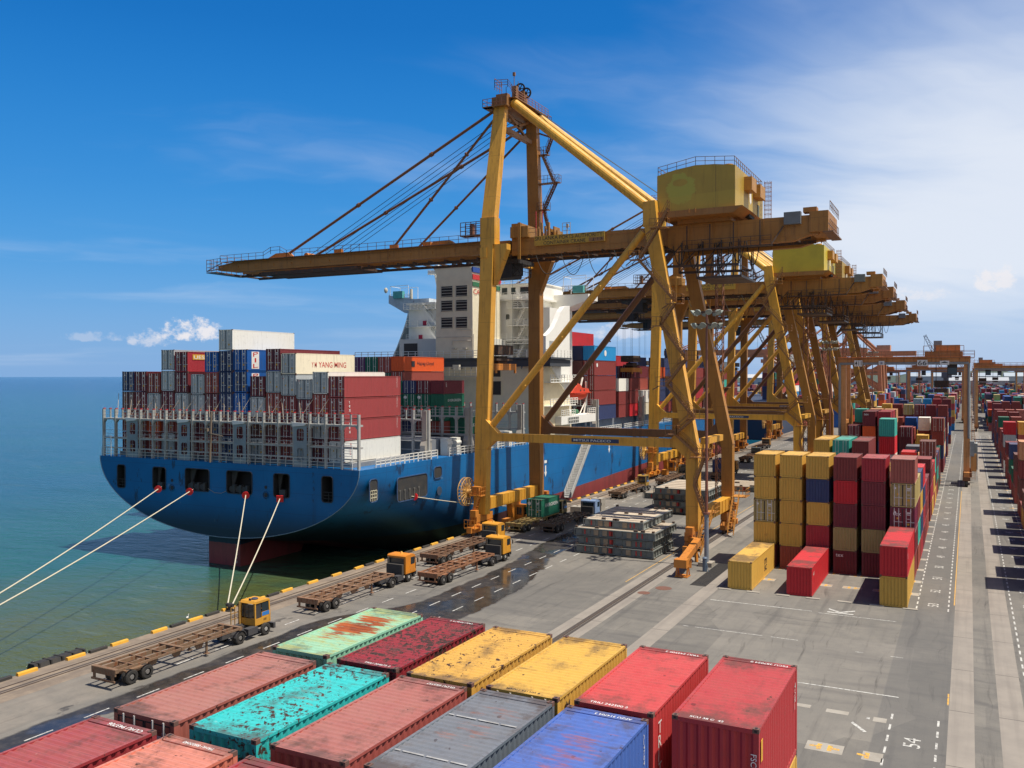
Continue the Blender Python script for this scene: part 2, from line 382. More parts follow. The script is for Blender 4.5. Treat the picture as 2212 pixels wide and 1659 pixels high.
# ================================================================== setting
def ground_mat():
    m, t, b = new_mat('asphalt_yard')
    co = t.add('ShaderNodeTexCoord').outputs['Object']; x, y, z = t.sep(co)
    n1 = t.noise(co, .12, 5, .6); n2 = t.noise(co, .9, 6, .65); n3 = t.noise(co, 14, 3, .6)
    along = t.noise(t.scl(co, (1.3, .05, 1)), .8, 5, .6)      # wheel tracks along the quay
    across = t.noise(t.vm('ADD', t.scl(co, (.07, .9, 1)), t.comb(0, t.m('MULTIPLY', n1, 3.0), 0)), .8, 5, .6)
    c = t.mix(t.ss(n1, .3, .7), (.150, .140, .122, 1), (.205, .188, .160, 1))
    c = t.mix(t.ss(n2, .35, .75, 0, .45), c, (.11, .105, .10, 1))
    c = t.mix(t.ss(along, .50, .72, 0, .55), c, (.085, .08, .075, 1))
    cross = t.m('MULTIPLY', t.ss(y, 58, 64), t.ss(y, 90, 82))
    c = t.mix(t.m('MULTIPLY', cross, t.ss(across, .48, .70, 0, .55)), c, (.085, .08, .078, 1))
    c = t.mix(t.ss(n3, .40, .75, 0, .22), c, (.07, .068, .065, 1))
    # oil spots
    v = t.noise(co, .55, 3, .5); c = t.mix(t.ss(v, .70, .78, 0, .55), c, (.05, .048, .045, 1))
    # patches of newer blacktop, tyre scuffs and drips
    pw = t.add('ShaderNodeTexVoronoi', feature='F1', distance='CHEBYCHEV'); t.put(pw.inputs['Vector'], t.scl(co, (1, .55, 1))); pw.inputs['Scale'].default_value = .085
    pc = t.sep(pw.outputs['Color'])[0]; c = t.mix(t.m('MULTIPLY', t.ss(pc, .5, .52), .28), c, (.10, .096, .09, 1)); c = t.mix(t.m('MULTIPLY', t.ss(pc, .22, .2), .22), c, (.24, .22, .19, 1))
    tr = t.noise(t.vm('ADD', t.scl(co, (1.6, .09, 1)), t.comb(t.m('MULTIPLY', t.noise(co, .05, 3), 6), 0, 0)), 1.1, 6, .68)
    c = t.mix(t.ss(tr, .56, .72, 0, .6), c, (.055, .05, .047, 1))
    c = t.mix(t.ss(t.noise(co, 2.3, 5, .7), .64, .72, 0, .5), c, (.05, .046, .042, 1))
    # lane X -5.2..-1.1 is darker blacktop
    lane = t.m('MULTIPLY', t.ss(x, -5.25, -5.15), t.ss(x, -1.05, -1.15))
    c = t.mix(t.m('MULTIPLY', lane, .45), c, (.10, .098, .095, 1))
    # old concrete apron beside the water
    edge = t.m('ADD', x, t.m('MULTIPLY', t.m('SUBTRACT', n1, .5), .5))
    apr = t.ss(edge, -57.9, -58.1)
    sl = t.noise(co, .5, 6, .7)
    apc = t.mix(t.ss(sl, .3, .7), (.26, .205, .15, 1), (.17, .135, .105, 1))
    apc = t.mix(t.ss(along, .45, .7, 0, .6), apc, (.10, .082, .07, 1))
    c = t.mix(apr, c, apc)
    lanes = t.m('MULTIPLY', t.ss(x, -58.0, -57.8), t.ss(x, -52.8, -53.6))
    c = t.mix(t.m('MULTIPLY', lanes, .5), c, t.mix(t.ss(sl, .3, .7), (.25, .215, .175, 1), (.15, .135, .115, 1)))
    # standing water: a long band beside the lane line and a pool that widens under the crane
    jit = t.m('MULTIPLY', t.m('SUBTRACT', t.noise(co, .28, 6, .62), .5), 5.0)
    yb = t.m('ADD', y, t.m('MULTIPLY', jit, 1.2))
    left = t.m('ADD', t.ss(yb, 62, 74, -52.3, -47.6), t.ss(yb, 84, 112, 0, -2.6))
    right = t.m('ADD', t.m('ADD', t.ss(yb, 46, 68, -50.0, -41.0), t.ss(yb, 78, 104, 0, -4.2)), t.ss(yb, 110, 122, 0, -6))
    inside = t.m('MULTIPLY', t.ss(t.m('SUBTRACT', t.m('ADD', x, t.m('MULTIPLY', jit, .28)), left), -.12, .25), t.ss(t.m('SUBTRACT', right, t.m('ADD', x, t.m('MULTIPLY', jit, .45))), -.12, .25))
    rim = t.ss(t.m('ADD', n2, 0), .66, .72)
    spl = t.m('MULTIPLY', t.m('MULTIPLY', t.ss(x, -56.5, -55), t.ss(x, -48, -50)), t.ss(t.noise(t.scl(co, (1, .45, 1)), .55, 5, .6), .60, .66))
    spl = t.m('MULTIPLY', spl, t.ss(y, 120, 100))
    wet = t.m('MAXIMUM', inside, t.m('MULTIPLY', spl, .75))
    c = t.mix(wet, c, t.mix(t.ss(n2, .4, .7), (.028, .026, .025, 1), (.06, .052, .045, 1)))
    t.put(b.inputs['Base Color'], c)
    pool = t.m('MULTIPLY', inside, t.ss(t.noise(co, .2, 3, .5), .40, .50))
    ro = t.m('ADD', .92, t.m('ADD', t.m('MULTIPLY', wet, -.38), t.m('MULTIPLY', pool, -.43)))
    t.put(b.inputs['Roughness'], ro)
    t.put(b.inputs['Specular IOR Level'], t.m('ADD', .25, t.m('MULTIPLY', wet, .12)))
    bp = t.add('ShaderNodeBump', ins={'Strength': t.m('SUBTRACT', .35, t.m('MULTIPLY', wet, .33)), 'Distance': .03, 'Height': t.noise(co, 9, 5, .7)})
    t.put(b.inputs['Normal'], bp.outputs[0]); return m
def strip_mat():
    m, t, b = new_mat('concrete_runway')
    co = t.add('ShaderNodeTexCoord').outputs['Object']; x, y, z = t.sep(co)
    n = t.noise(co, .35, 6, .65); al = t.noise(t.scl(co, (2.2, .05, 1)), .8, 4)
    c = t.mix(t.ss(n, .3, .7), (.27, .238, .198, 1), (.205, .182, .155, 1))
    c = t.mix(t.ss(al, .45, .7, 0, .4), c, (.14, .122, .105, 1))
    slab = t.m('FLOOR', t.m('DIVIDE', y, 9.3)); wn = t.add('ShaderNodeTexWhiteNoise', noise_dimensions='1D', ins={'W': slab}).outputs['Value']
    c = t.mix(t.m('MULTIPLY', wn, .35), c, (.29, .26, .225, 1))
    fr = t.m('ABSOLUTE', t.m('SUBTRACT', t.m('FRACT', t.m('DIVIDE', y, 9.3)), .5))
    c = t.mix(t.ss(fr, .4955, .498), c, (.06, .055, .05, 1))
    t.put(b.inputs['Base Color'], c); b.inputs['Roughness'].default_value = .9; b.inputs['Specular IOR Level'].default_value = .25; return m
def sea_mat():
    m, t, b = new_mat('sea_water')
    co = t.add('ShaderNodeTexCoord').outputs['Object']; x, y, z = t.sep(co)
    n = t.noise(co, .02, 5, .6); n2 = t.noise(t.scl(co, (1, .35, 1)), .11, 5, .65)
    # silt stirred up along the wall turns the water green, open water is blue
    dq = t.m('ADD', t.m('SUBTRACT', -62.0, x), t.m('ADD', t.m('MULTIPLY', t.m('SUBTRACT', n2, .5), 46), t.m('MULTIPLY', t.m('SUBTRACT', y, 60), .62)))
    c = t.mix(t.ss(dq, 8, 62), (.075, .085, .020, 1), (.016, .090, .078, 1))
    c = t.mix(t.ss(dq, 50, 190), c, (.007, .075, .125, 1))
    c = t.mix(t.ss(y, 200, 1500), c, (.003, .045, .125, 1))
    c = t.mix(t.ss(n, .45, .7, 0, .35), c, (.010, .095, .105, 1))
    # drifting scum lines and wind lanes
    ln = t.noise(t.vm('ADD', t.scl(co, (.055, .22, 1)), t.comb(0, t.m('MULTIPLY', n, 4.0), 0)), 1.0, 7, .68)
    c = t.mix(t.m('MULTIPLY', t.ss(ln, .60, .68), .30), c, (.16, .21, .18, 1)); c = t.mix(t.ss(t.noise(t.scl(co, (.03, .12, 1)), 1.0, 5, .6), .5, .7, 0, .4), c, (.006, .055, .065, 1))
    t.put(b.inputs['Base Color'], c); b.inputs['Roughness'].default_value = .12; b.inputs['IOR'].default_value = 1.33
    b.inputs['Specular IOR Level'].default_value = .22
    w1 = t.noise(t.scl(co, (.55, 1.0, 1)), .55, 6, .62, .3); w2 = t.noise(t.scl(co, (.5, 1, 1)), 1.5, 6, .65); w3 = t.noise(t.scl(co, (.4, 1, 1)), .06, 4, .6)
    hgt = t.m('ADD', t.m('ADD', t.m('MULTIPLY', w1, .55), t.m('MULTIPLY', w2, .22)), t.m('MULTIPLY', w3, 1.1))
    bp = t.add('ShaderNodeBump', ins={'Strength': 1.0, 'Distance': 1.5, 'Height': hgt})
    t.put(b.inputs['Normal'], bp.outputs[0]); return m
M['ground'] = ground_mat(); M['strip'] = strip_mat(); M['sea'] = sea_mat()
QX = -62.4
mb = MB(); mb.quad((QX, -300, 0), (2500, -300, 0), (2500, 3000, 0), (QX, 3000, 0)); tag(mb.build('ground', M['ground']), kind='structure')
mb = MB(); mb.box(QX, QX+1.5, -300, 3000, -14, -.02); tag(mb.build('quay_wall', M['concrete']), kind='structure')
mb = MB(); mb.quad((-45000, -8000, -3), (QX+.4, -8000, -3), (QX+.4, 45000, -3), (-45000, 45000, -3)); tag(mb.build('sea', M['sea']), kind='structure')
# the coast behind the port, far away
mb = MB(); mb.quad((QX+1.6, 3000, -.1), (9000, 3000, -.1), (9000, 9000, -.1), (QX+1.6, 9000, -.1)); tag(mb.build('far_ground', M['ground']), kind='structure')
Z1, Z2, Z3 = .004, .008, .012
mb = MB()
for a, b2 in ((-1.10, .38), (1.80, 3.30), (-24.55, -23.0), (26.0, 27.5)): mb.quad((a, -60, Z1), (b2, -60, Z1), (b2, 900, Z1), (a, 900, Z1))
for a, b2 in ((-32.05, -31.0), (-30.15, -29.15)): mb.quad((a, -60, Z1), (b2, -60, Z1), (b2, 700, Z1), (a, 700, Z1))
tag(mb.build('crane_runway', M['strip']), kind='structure')
mb = MB()
for x in (-59.7, -60.75): mb.box(x-.04, x+.04, -60, 700, 0.001, .05)
mb.box(-30.62, -30.52, -60, 700, .001, .05)
tag(mb.build('crane_rail', simple('worn_rail_steel', (.12, .085, .065), .5, .4, .4, 2)), kind='structure')
mb = MB()
for a, b2 in ((-60.25, -60.0), (-30.98, -30.70), (-30.45, -30.18)): mb.quad((a, -60, Z1), (b2, -60, Z1), (b2, 700, Z1), (a, 700, Z1))
tag(mb.build('rail_slot', simple('rail_slot_dirt', (.055, .045, .04), .9, 0, .4, 2)), kind='structure')

# ---- painted markings
mw = MB(); my = MB(); mp = MB()
def dash(x, y0, y1, wd=.12, mbx=None): (mbx or mw).quad((x-wd/2, y0, Z1), (x+wd/2, y0, Z1), (x+wd/2, y1, Z1), (x-wd/2, y1, Z1))
def xline(y, x0, x1, wd=.14): mw.quad((x0, y-wd/2, Z1), (x1, y-wd/2, Z1), (x1, y+wd/2, Z1), (x0, y+wd/2, Z1))
y = 26
while y < 320:
    for x, ph in ((-50.75, 0), (-46.0, 1.1), (-53.9, 2.0), (-43.0, .4)):
        if x > -49 and y < 66: continue
        if x < -53 and y < 40: continue
        dash(x, y+ph, y+ph+1.9, .13)
    y += 4.1
for y0, y1 in ((-20, 62.3), (92.2, 372)):
    y = y0
    while y < y1:
        dash(-4.35, y, y+1.0, .13); dash(-1.65, y, y+1.0, .13); dash(6.62, y, y+1.0, .13); y += 1.9
y = -20
while y < 372: dash(3.68, y, y+1.0, .13); y += 1.9
dash(-1.18, 95, 190, .09, my); dash(-32.6, 90, 330, .10, my); dash(-1.18, 66, 68.4, .1, my)
xline(66.1, -10.9, -4.2); xline(86.7, -22.6, -13.0); xline(86.4, -12.4, -5.7, .10)
for a, b2 in ((-22.4, -21.9), (-21.3, -15.5), (-14.8, -12.6)): xline(76.6, a, b2, .09)
for a, b2 in ((-8, -7.4), (-5.4, -4.5)): xline(75.5, a, b2, .09)
xline(61.2, -5.8, -5.6, .3); mw.quad((-6.6, 59.9, Z1), (-5.75, 58.7, Z1), (-5.55, 58.8, Z1), (-6.5, 60.15, Z1))
put_text(mw, '54', (-2.5, 57.5, Z1), (0, 1, 0), (-1, 0, 0), .95, 1.5)
put_text(mw, '53', (-2.5, 93.6, Z1), (0, 1, 0), (-1, 0, 0), .95, 1.3)
nb = ['53', '52', '51', '50', '49', '48', '47', '46', '45', '44', '43', '42', '41', '40', '39', '38', '37', '36']
for i, s in enumerate(nb[1:]):
    put_text(mw, s, (-2.5, 99.9+6.45*i, Z1), (0, 1, 0), (-1, 0, 0), .95, 1.2)
    put_text(mw, s, (5.6, 97.0+6.45*i, Z1), (0, 1, 0), (-1, 0, 0), .95, 1.2)
put_text(mw, 'K', (-9.4, 87.0, Z1), (0, 1, 0), (-1, 0, 0), 2.3, 1.7)
# slot pads with yellow corner crosses, and sleepers at the block ends
def pad(x, y, sx=2.0, sy=1.25, cross=2):
    mp.quad((x-sx/2, y-sy/2, Z1), (x+sx/2, y-sy/2, Z1), (x+sx/2, y+sy/2, Z1), (x-sx/2, y+sy/2, Z1))
    for sg in ((-1, 1) if cross == 2 else (-1,)):
        cx = x+sg*.30; q = .13
        my.quad((cx-q, y-.42, Z2), (cx+q, y-.42, Z2), (cx+q, y+.42, Z2), (cx-q, y+.42, Z2))
        a, b2 = (cx-.55, cx-q) if sg < 0 else (cx+q, cx+.55)
        my.quad((a, y-q, Z2), (b2, y-q, Z2), (b2, y+q, Z2), (a, y+q, Z2))
for r in range(7):
    xx = -22.14+2.92*r-.24
    for yy in (98.1, 104.2): pad(xx, yy, 1.9 if r < 6 else 1.0, 1.2, 2 if r < 6 else 1)
    mp.box(xx-.65, xx+.65, 91.35, 91.85, .001, .06)
for i in range(40): pad(-4.9, 110.7+6.45*i, .9, 1.1, 1); pad(6.9, 104.5+6.45*i, .8, 1.1, 1)
pad(-7.55, 55.2, 2.1, 1.35, 2); pad(-4.9, 55.1, 1.1, 1.3, 1)
mp.quad((-8.3, 61.1, Z1), (-6.9, 61.1, Z1), (-6.9, 61.75, Z1), (-8.3, 61.75, Z1)); mp.quad((-5.4, 60.8, Z1), (-4.6, 60.8, Z1), (-4.6, 61.6, Z1), (-5.4, 61.6, Z1)); mp.quad((-10.2, 61.3, Z1), (-9.3, 61.3, Z1), (-9.3, 61.9, Z1), (-10.2, 61.9, Z1))
def worn(name, col):
    m, t, b = new_mat(name); co = t.add('ShaderNodeTexCoord').outputs['Object']
    b.inputs['Roughness'].default_value = .8
    t.put(b.inputs['Base Color'], t.mix(t.ss(t.noise(co, 3.5, 6, .7), .44, .60, .08, .75), tuple(col)+(1,), (.17, .16, .15, 1))); return m
tag(mw.build('road_marking', worn('worn_white_paint', (.56, .55, .50))), kind='structure')
tag(my.build('road_marking', worn('worn_yellow_paint', (.68, .36, .03))), kind='structure')
tag(mp.build('paving', M['concrete']), kind='structure')
# drain grating and manholes
mb = MB()
for i in range(22): mb.box(-26.0, -24.5, 91.8+i*.56, 92.2+i*.56, .001, .03)
mb.box(-26.08, -26.0, 91.7, 104.1, .001, .035); mb.box(-24.5, -24.42, 91.7, 104.1, .001, .035)
tag(mb.build('drain_grating', M['dark']), 'long dark steel drain grating in the asphalt near the light mast', 'drain')
for i, (x, y, l) in enumerate(((-28.1, 89.1, 'larger rusty round manhole cover nearer the orange tie-down arm'), (-29.3, 86.3, 'smaller rusty round manhole cover beside the crane runway'))):
    mb = MB(); mb.tube((x, y, .001), (x, y, .014), .85-.2*i, 20)
    mb.build('manhole_cover', M['rusty'], loc=(x, y, 0), color=(.16, .07, .05)); tag(COL.objects[-1], l, 'manhole cover')

# ---- kerb blocks along the quay edge
blk = {}
for nm, c in (('y', (.70, .36, .03)), ('k', (.022, .021, .02))):
    b2 = MB(); b2.prism([(-.17, 0), (.17, 0), (.14, .19), (.1, .23), (-.1, .23), (-.14, .19)], 'y', -.78, .78)
    blk[nm] = b2.mesh('kerb_block', M['matte'])
y = 26.0; i = 0; rk = random.Random(3)
while y < 200:
    nm = 'y' if i % 2 == 0 else 'k'
    if nm == 'y' or rk.random() < .8:
        o = bpy.data.objects.new('kerb_block', blk[nm]); COL.objects.link(o); o.location = (QX+.22, y, 0); o.color = (.70, .36, .03, 1) if nm == 'y' else (.022, .021, .02, 1)
        o.rotation_euler.z = rk.uniform(-.012, .012)
        tag(o, ('yellow' if nm == 'y' else 'black')+' painted kerb block in the row along the quay edge', 'kerb block', ('yellow' if nm == 'y' else 'black')+' kerb blocks along the quay edge')
    y += 2.02; i += 1
# bollards
def bollard(x, y, lab):
    mb = MB(); mb.tube((x, y, 0), (x, y, .12), .42, 14); mb.tube((x, y, .12), (x, y, .48), .24, 14, .2); mb.tube((x-.42, y, .55), (x+.42, y, .55), .17, 10); mb.tube((x, y, .45), (x, y, .7), .3, 14, .22)
    tag(mb.build('mooring_bollard', M['black'], loc=(x, y, 0)), lab, 'bollard')
bollard(-61.7, 62.1, 'black mooring bollard at the quay edge behind the yellow terminal tractor')
bollard(-61.7, 22.2, 'black mooring bollard nearest the camera')
bollard(-61.6, 133.0, 'black mooring bollard far along the quay by the gangway foot')
# rubber fender bar on the wall's top edge
mb = MB(); mb.prism([(-.5, -.9), (.45, -.9), (.5, -.1), (.3, .32), (-.35, .32), (-.5, .0)], 'y', 43.0, 47.4)
for q in range(5): mb.box(-.52, .52, 43.3+q*.95, 43.42+q*.95, -.92, .36)
mb.v = [(a+QX-.5, b_, c) for a, b_, c in mb.v]
tag(mb.build('dock_fender', M['black'], loc=(QX-.5, 45, -.9)), 'long black rubber fender on the quay edge at lower left', 'fender')
# egret standing on the kerb
eg = MB(); ex, ey = QX+.22, 57.4
eg.sphere((ex, ey, .75), .14, .24, .13); eg.path([(ex, ey+.16, .82), (ex, ey+.25, .95), (ex, ey+.2, 1.1), (ex, ey+.27, 1.2)], .035, 6); eg.sphere((ex, ey+.3, 1.22), .045, .07, .045)
ego = eg.build('egret', M['white'], loc=(ex, ey, .27)); tag(ego, 'small white egret standing on the kerb left of the yellow terminal tractor', 'bird')
b2 = MB(); b2.tube((ex, ey+.36, 1.22), (ex, ey+.5, 1.2), .018, 5, .004); b2.build('beak', M['yellowmark'], ego)
for sx in (-.05, .05):
    b2 = MB(); b2.tube((ex+sx, ey, .27), (ex+sx, ey, .66), .012, 5); b2.build('leg', M['inkmark'], ego)
ego.scale = (.55, .55, .55); ego.location.z = .2
# ================================================================== containers
CW = 2.438; SH, TH = 2.591, 2.896
L20, L40 = 6.058, 12.192
def corr(mb, n0, n1, per, dep, emit):
    """trapezoid corrugation between n0 and n1; emit((s0,d0),(s1,d1)) makes a quad"""
    n = max(1, round((n1-n0)/per)); p = (n1-n0)/n; pts = []
    for i in range(n):
        a = n0+i*p; pts += [(a, 0), (a+p*.26, 0), (a+p*.5, dep), (a+p*.76, dep)]
    pts.append((n1, 0))
    for q, r in zip(pts, pts[1:]): emit(q, r)
_cm = {}
def cont_mesh(L, H, kind):
    """kind: blank = corrugated end toward the camera, door = baked door end, open = door end left for door parts; + 'flat' for smooth walls"""
    key = (L, H, kind)
    if key in _cm: return _cm[key]
    mb = MB(); w2 = CW/2; l2 = L/2; P = .15
    for sx in (-1, 1):
        for sy in (-1, 1): mb.cbox((sx*(w2-P/2), sy*(l2-P/2), H/2), P, P, H-.24)
        mb.box(*sorted((sx*(w2-.06), sx*w2)), -l2+P, l2-P, .02, .17)
        mb.box(*sorted((sx*(w2-.09), sx*w2)), -l2+P, l2-P, H-.1, H-.02)
        x = sx*(w2-.014)
        if 'flat' in kind:
            mb.box(*sorted((sx*(w2-.03), x)), -l2+P, l2-P, .17, H-.1)
        else:
            corr(mb, -l2+P, l2-P, .28, .042, lambda a, b: mb.quad((x-sx*a[1], a[0], .17), (x-sx*b[1], b[0], .17), (x-sx*b[1], b[0], H-.1), (x-sx*a[1], a[0], H-.1)))
    for sy in (-1, 1):
        mb.box(-w2+P, w2-P, *sorted((sy*(l2-.12), sy*l2)), .02, .16); mb.box(-w2+P, w2-P, *sorted((sy*(l2-.14), sy*l2)), H-.15, H-.02)
    mb.box(-w2+.06, w2-.06, -l2+.12, l2-.12, .05, .12)
    zr = H-.035
    if 'flat' in kind: mb.quad((-w2+.09, -l2+.14, zr), (w2-.09, -l2+.14, zr), (w2-.09, l2-.14, zr), (-w2+.09, l2-.14, zr))
    else:
        corr(mb, -l2+.32, l2-.32, .25, .034, lambda a, b: mb.quad((-w2+.09, a[0], zr-.034+a[1]), (w2-.09, a[0], zr-.034+a[1]), (w2-.09, b[0], zr-.034+b[1]), (-w2+.09, b[0], zr-.034+b[1])))
        for sy in (-1, 1): mb.box(-w2+.09, w2-.09, *sorted((sy*(l2-.33), sy*(l2-.13))), zr-.02, zr+.004)
    for sy in (-1, 1):
        y = sy*(l2-.02)
        if sy == -1 and 'open' in kind: continue
        if sy == -1 and 'door' in kind:
            mb.box(-w2+P, -.012, -l2+.03, -l2+.07, .16, H-.15); mb.box(.012, w2-P, -l2+.03, -l2+.07, .16, H-.15)
            for zz in (.62, 1.1, 1.75, 2.2): mb.box(-w2+P+.05, w2-P-.05, -l2+.022, -l2+.03, zz, zz+.035)
            mb.cur = 1
            for bx_ in (-.80, -.36, .36, .80): mb.tube((bx_, -l2+.005, .1), (bx_, -l2+.005, H-.08), .036, 5)
            for bx_ in (-.58, .58): mb.box(bx_-.2, bx_+.2, -l2-.005, -l2+.02, 1.02, 1.07)
            mb.cur = 0; continue
        corr(mb, -w2+P, w2-P, .29, .06, lambda a, b: mb.quad((a[0], y-sy*a[1], .16), (b[0], y-sy*b[1], .16), (b[0], y-sy*b[1], H-.15), (a[0], y-sy*a[1], H-.15)))
    if 'nocast' not in kind:
        mb.cur = 2
        for sx in (-1, 1):
            for sy in (-1, 1):
                for zc in (.06, H-.06): mb.cbox((sx*(w2-.083), sy*(l2-.077), zc), .172, .162, .122)
        mb.cur = 0
    _cm[key] = mb.mesh('container', [M['cont'], M['steel'], M['casting']]); return _cm[key]
_pm = {}
def part_mesh(key, fn, mats):
    if key not in _pm:
        mb = MB(); fn(mb); _pm[key] = mb.mesh(key[0], mats)
    return _pm[key]
def link_part(name, me, parent, loc=(0, 0, 0), color=None):
    o = bpy.data.objects.new(name, me); COL.objects.link(o); o.parent = parent; o.location = loc
    if color: o.color = (*color, 1)
    return o
def leaf_extras(mb, a, b, H):
    mb.cur = 1
    for x in (a+.0, b-.05): mb.box(x, x+.05, .021, .035, .16, H-.15)
    mb.box(a, b, .02, .034, .16, .21); mb.box(a, b, .02, .034, H-.2, H-.15)
    if b > .5: mb.cur = 3; mb.box(.42, .78, .012, .02, H-.62, H-.5); mb.box(.42, .74, .012, .02, H-.8, H-.72); mb.box(.45, .7, .012, .02, H-1.25, H-1.2); mb.cur = 2; mb.box(.45, .68, .012, .02, .68, .9)
    else: mb.cur = 3; mb.box(a+.2, a+.42, .012, .02, H-.65, H-.45); mb.cur = 2; mb.box(a+.5, a+.66, .012, .02, 1.3, 1.5)
    mb.cur = 0
def door_leaf(H):
    def f(mb):
        l = CW/2-.15-.012
        mb.box(0, l, .03, .07, .16, H-.15)
        for zz in (.62, 1.1, 1.75, 2.2): mb.box(.05, l-.05, .022, .03, zz, zz+.035)
        for zz in (.4, 1.2, 2.0): mb.box(l-.02, l+.08, .0, .03, zz, zz+.1)
        leaf_extras(mb, 0, l, H)
    return part_mesh(('door', H), f, [M['cont'], M['inkmark'], M['yellowmark'], M['white']])
def door_leaf_m(H):
    def f(mb):
        l = CW/2-.15-.012
        mb.box(-l, 0, .03, .07, .16, H-.15)
        for zz in (.62, 1.1, 1.75, 2.2): mb.box(-l+.05, -.05, .022, .03, zz, zz+.035)
        for zz in (.4, 1.2, 2.0): mb.box(-l-.08, -l+.02, .0, .03, zz, zz+.1)
        leaf_extras(mb, -l, 0, H)
    return part_mesh(('door_mirrored', H), f, [M['cont'], M['inkmark'], M['yellowmark'], M['white']])
def bar_mesh(H):
    def f(mb):
        mb.tube((0, .005, .1), (0, .005, H-.08), .036, 6)
        for zz in (.35, 1.05, 2.15): mb.box(-.06, .06, -.012, .03, zz, zz+.07)
        mb.box(-.02, .38, -.02, .0, 1.0, 1.05)
    return part_mesh(('locking_bar', H), f, M['steel'])
def cast_mesh(): 
    def f(mb):
        mb.cbox((0, 0, 0), .178, .168, .122)
        mb.cur = 1; mb.cbox((0, 0, .062), .07, .11, .006); mb.cbox((0, -.085, 0), .07, .006, .06)
    return part_mesh(('corner_casting',), f, [M['casting'], M['dark']])
C_ = dict(yellow=(.64, .375, .07), olive=(.42, .32, .12), maroon=(.235, .042, .038), wine=(.17, .026, .034), red=(.56, .022, .03), brick=(.33, .07, .05), crimson=(.36, .03, .04), salmon=(.46, .15, .11),
          navy=(.035, .05, .13), blue=(.012, .10, .36), sky=(.02, .26, .56), teal=(.05, .40, .32), turquoise=(.035, .50, .48), green=(.012, .13, .075), grey=(.42, .45, .46), slate=(.13, .155, .18),
          white=(.80, .78, .70), cream=(.78, .70, .52), orange=(.68, .10, .02), brown=(.15, .055, .045), purple=(.11, .03, .11), magenta=(.75, .01, .19), royal=(.055, .13, .46), mint=(.30, .62, .44), peach=(.62, .30, .14), ltblue=(.3, .42, .5))
CN = dict(slate='slate grey', sky='bright blue', royal='faded royal blue', ltblue='pale blue', teal='teal green', wine='dark wine red', brick='brick red', olive='olive yellow', navy='navy blue')
SEEN = {}; ALLC = []
def container(x, y, z, L, H, col, label, door=False, detail=0, fade=.3, rust=.15, patch=0.0, group=None, doorcol=None, flat=False, dz=0.0, jit=True):
    """x,y,z: left near lower corner (west, camera side)"""
    c = C_[col] if isinstance(col, str) else col
    kind = ('door' if detail == 0 else 'open') if door else 'blank'
    if flat: kind += 'flat'
    if detail >= 2: kind += 'nocast'
    o = bpy.data.objects.new('shipping_container', cont_mesh(L, H, kind)); COL.objects.link(o); ALLC.append(o)
    j = (random.uniform(-.035, .035), random.uniform(-.05, .05)) if jit else (0, 0)
    o.location = (x+CW/2+j[0], y+L/2+j[1], z+dz); k = random.uniform(.88, 1.1)
    o.color = (min(1, c[0]*k), min(1, c[1]*k), min(1, c[2]*k), 1)
    o['fade'] = float(fade); o['rust'] = float(rust); o['patch'] = float(patch)
    tag(o, label, 'container', group); SEEN.setdefault(label, []).append(o)
    if door and detail >= 1:
        dc = C_[doorcol] if doorcol else c
        for me, s in ((door_leaf(H), 1), (door_leaf_m(H), -1)):
            d_ = link_part('door', me, o, (.012*s, -L/2, 0)); d_.color = (*[min(1, q*k) for q in dc], 1); d_['rust'] = float(rust); d_['fade'] = 0.0; d_['patch'] = 0.0
            for bx_ in (.36, .80): link_part('locking_bar', bar_mesh(H), d_, (bx_*s, 0, 0))
    if detail >= 2:
        for sx in (-1, 1):
            for sy in (-1, 1):
                for zc in (.06, H-.06): link_part('corner_casting', cast_mesh(), o, (sx*(CW/2-.086), sy*(L/2-.08), zc))
    return o
def mark(o, s, org, right, up, height=None, width=None, mat='white', name='lettering'):
    mb = MB(); put_text(mb, s, org, right, up, height, width); p = mb.build(name, M[mat], o, shift=False); return p
def end_text(o, L, s, x, z, hgt, mat='white', dep=.03): return mark(o, s, (x, -L/2-dep+.02, z), (1, 0, 0), (0, 0, 1), hgt, mat=mat)
def side_text(o, L, s, y, z, hgt, width=None, mat='white'): return mark(o, s, (CW/2+.004, y, z), (0, 1, 0), (0, 0, 1), hgt, width, mat=mat)
def roof_text(o, L, H, s, end=1, hgt=.2, mat='white', x=-.85):
    hgt *= .8; zr = H+.0
    if end < 0: return mark(o, s, (x, -L/2+.14, zr-.022), (1, 0, 0), (0, 1, 0), hgt, mat=mat)
    return mark(o, s, (-x, L/2-.14, zr-.022), (-1, 0, 0), (0, -1, 0), hgt, mat=mat)

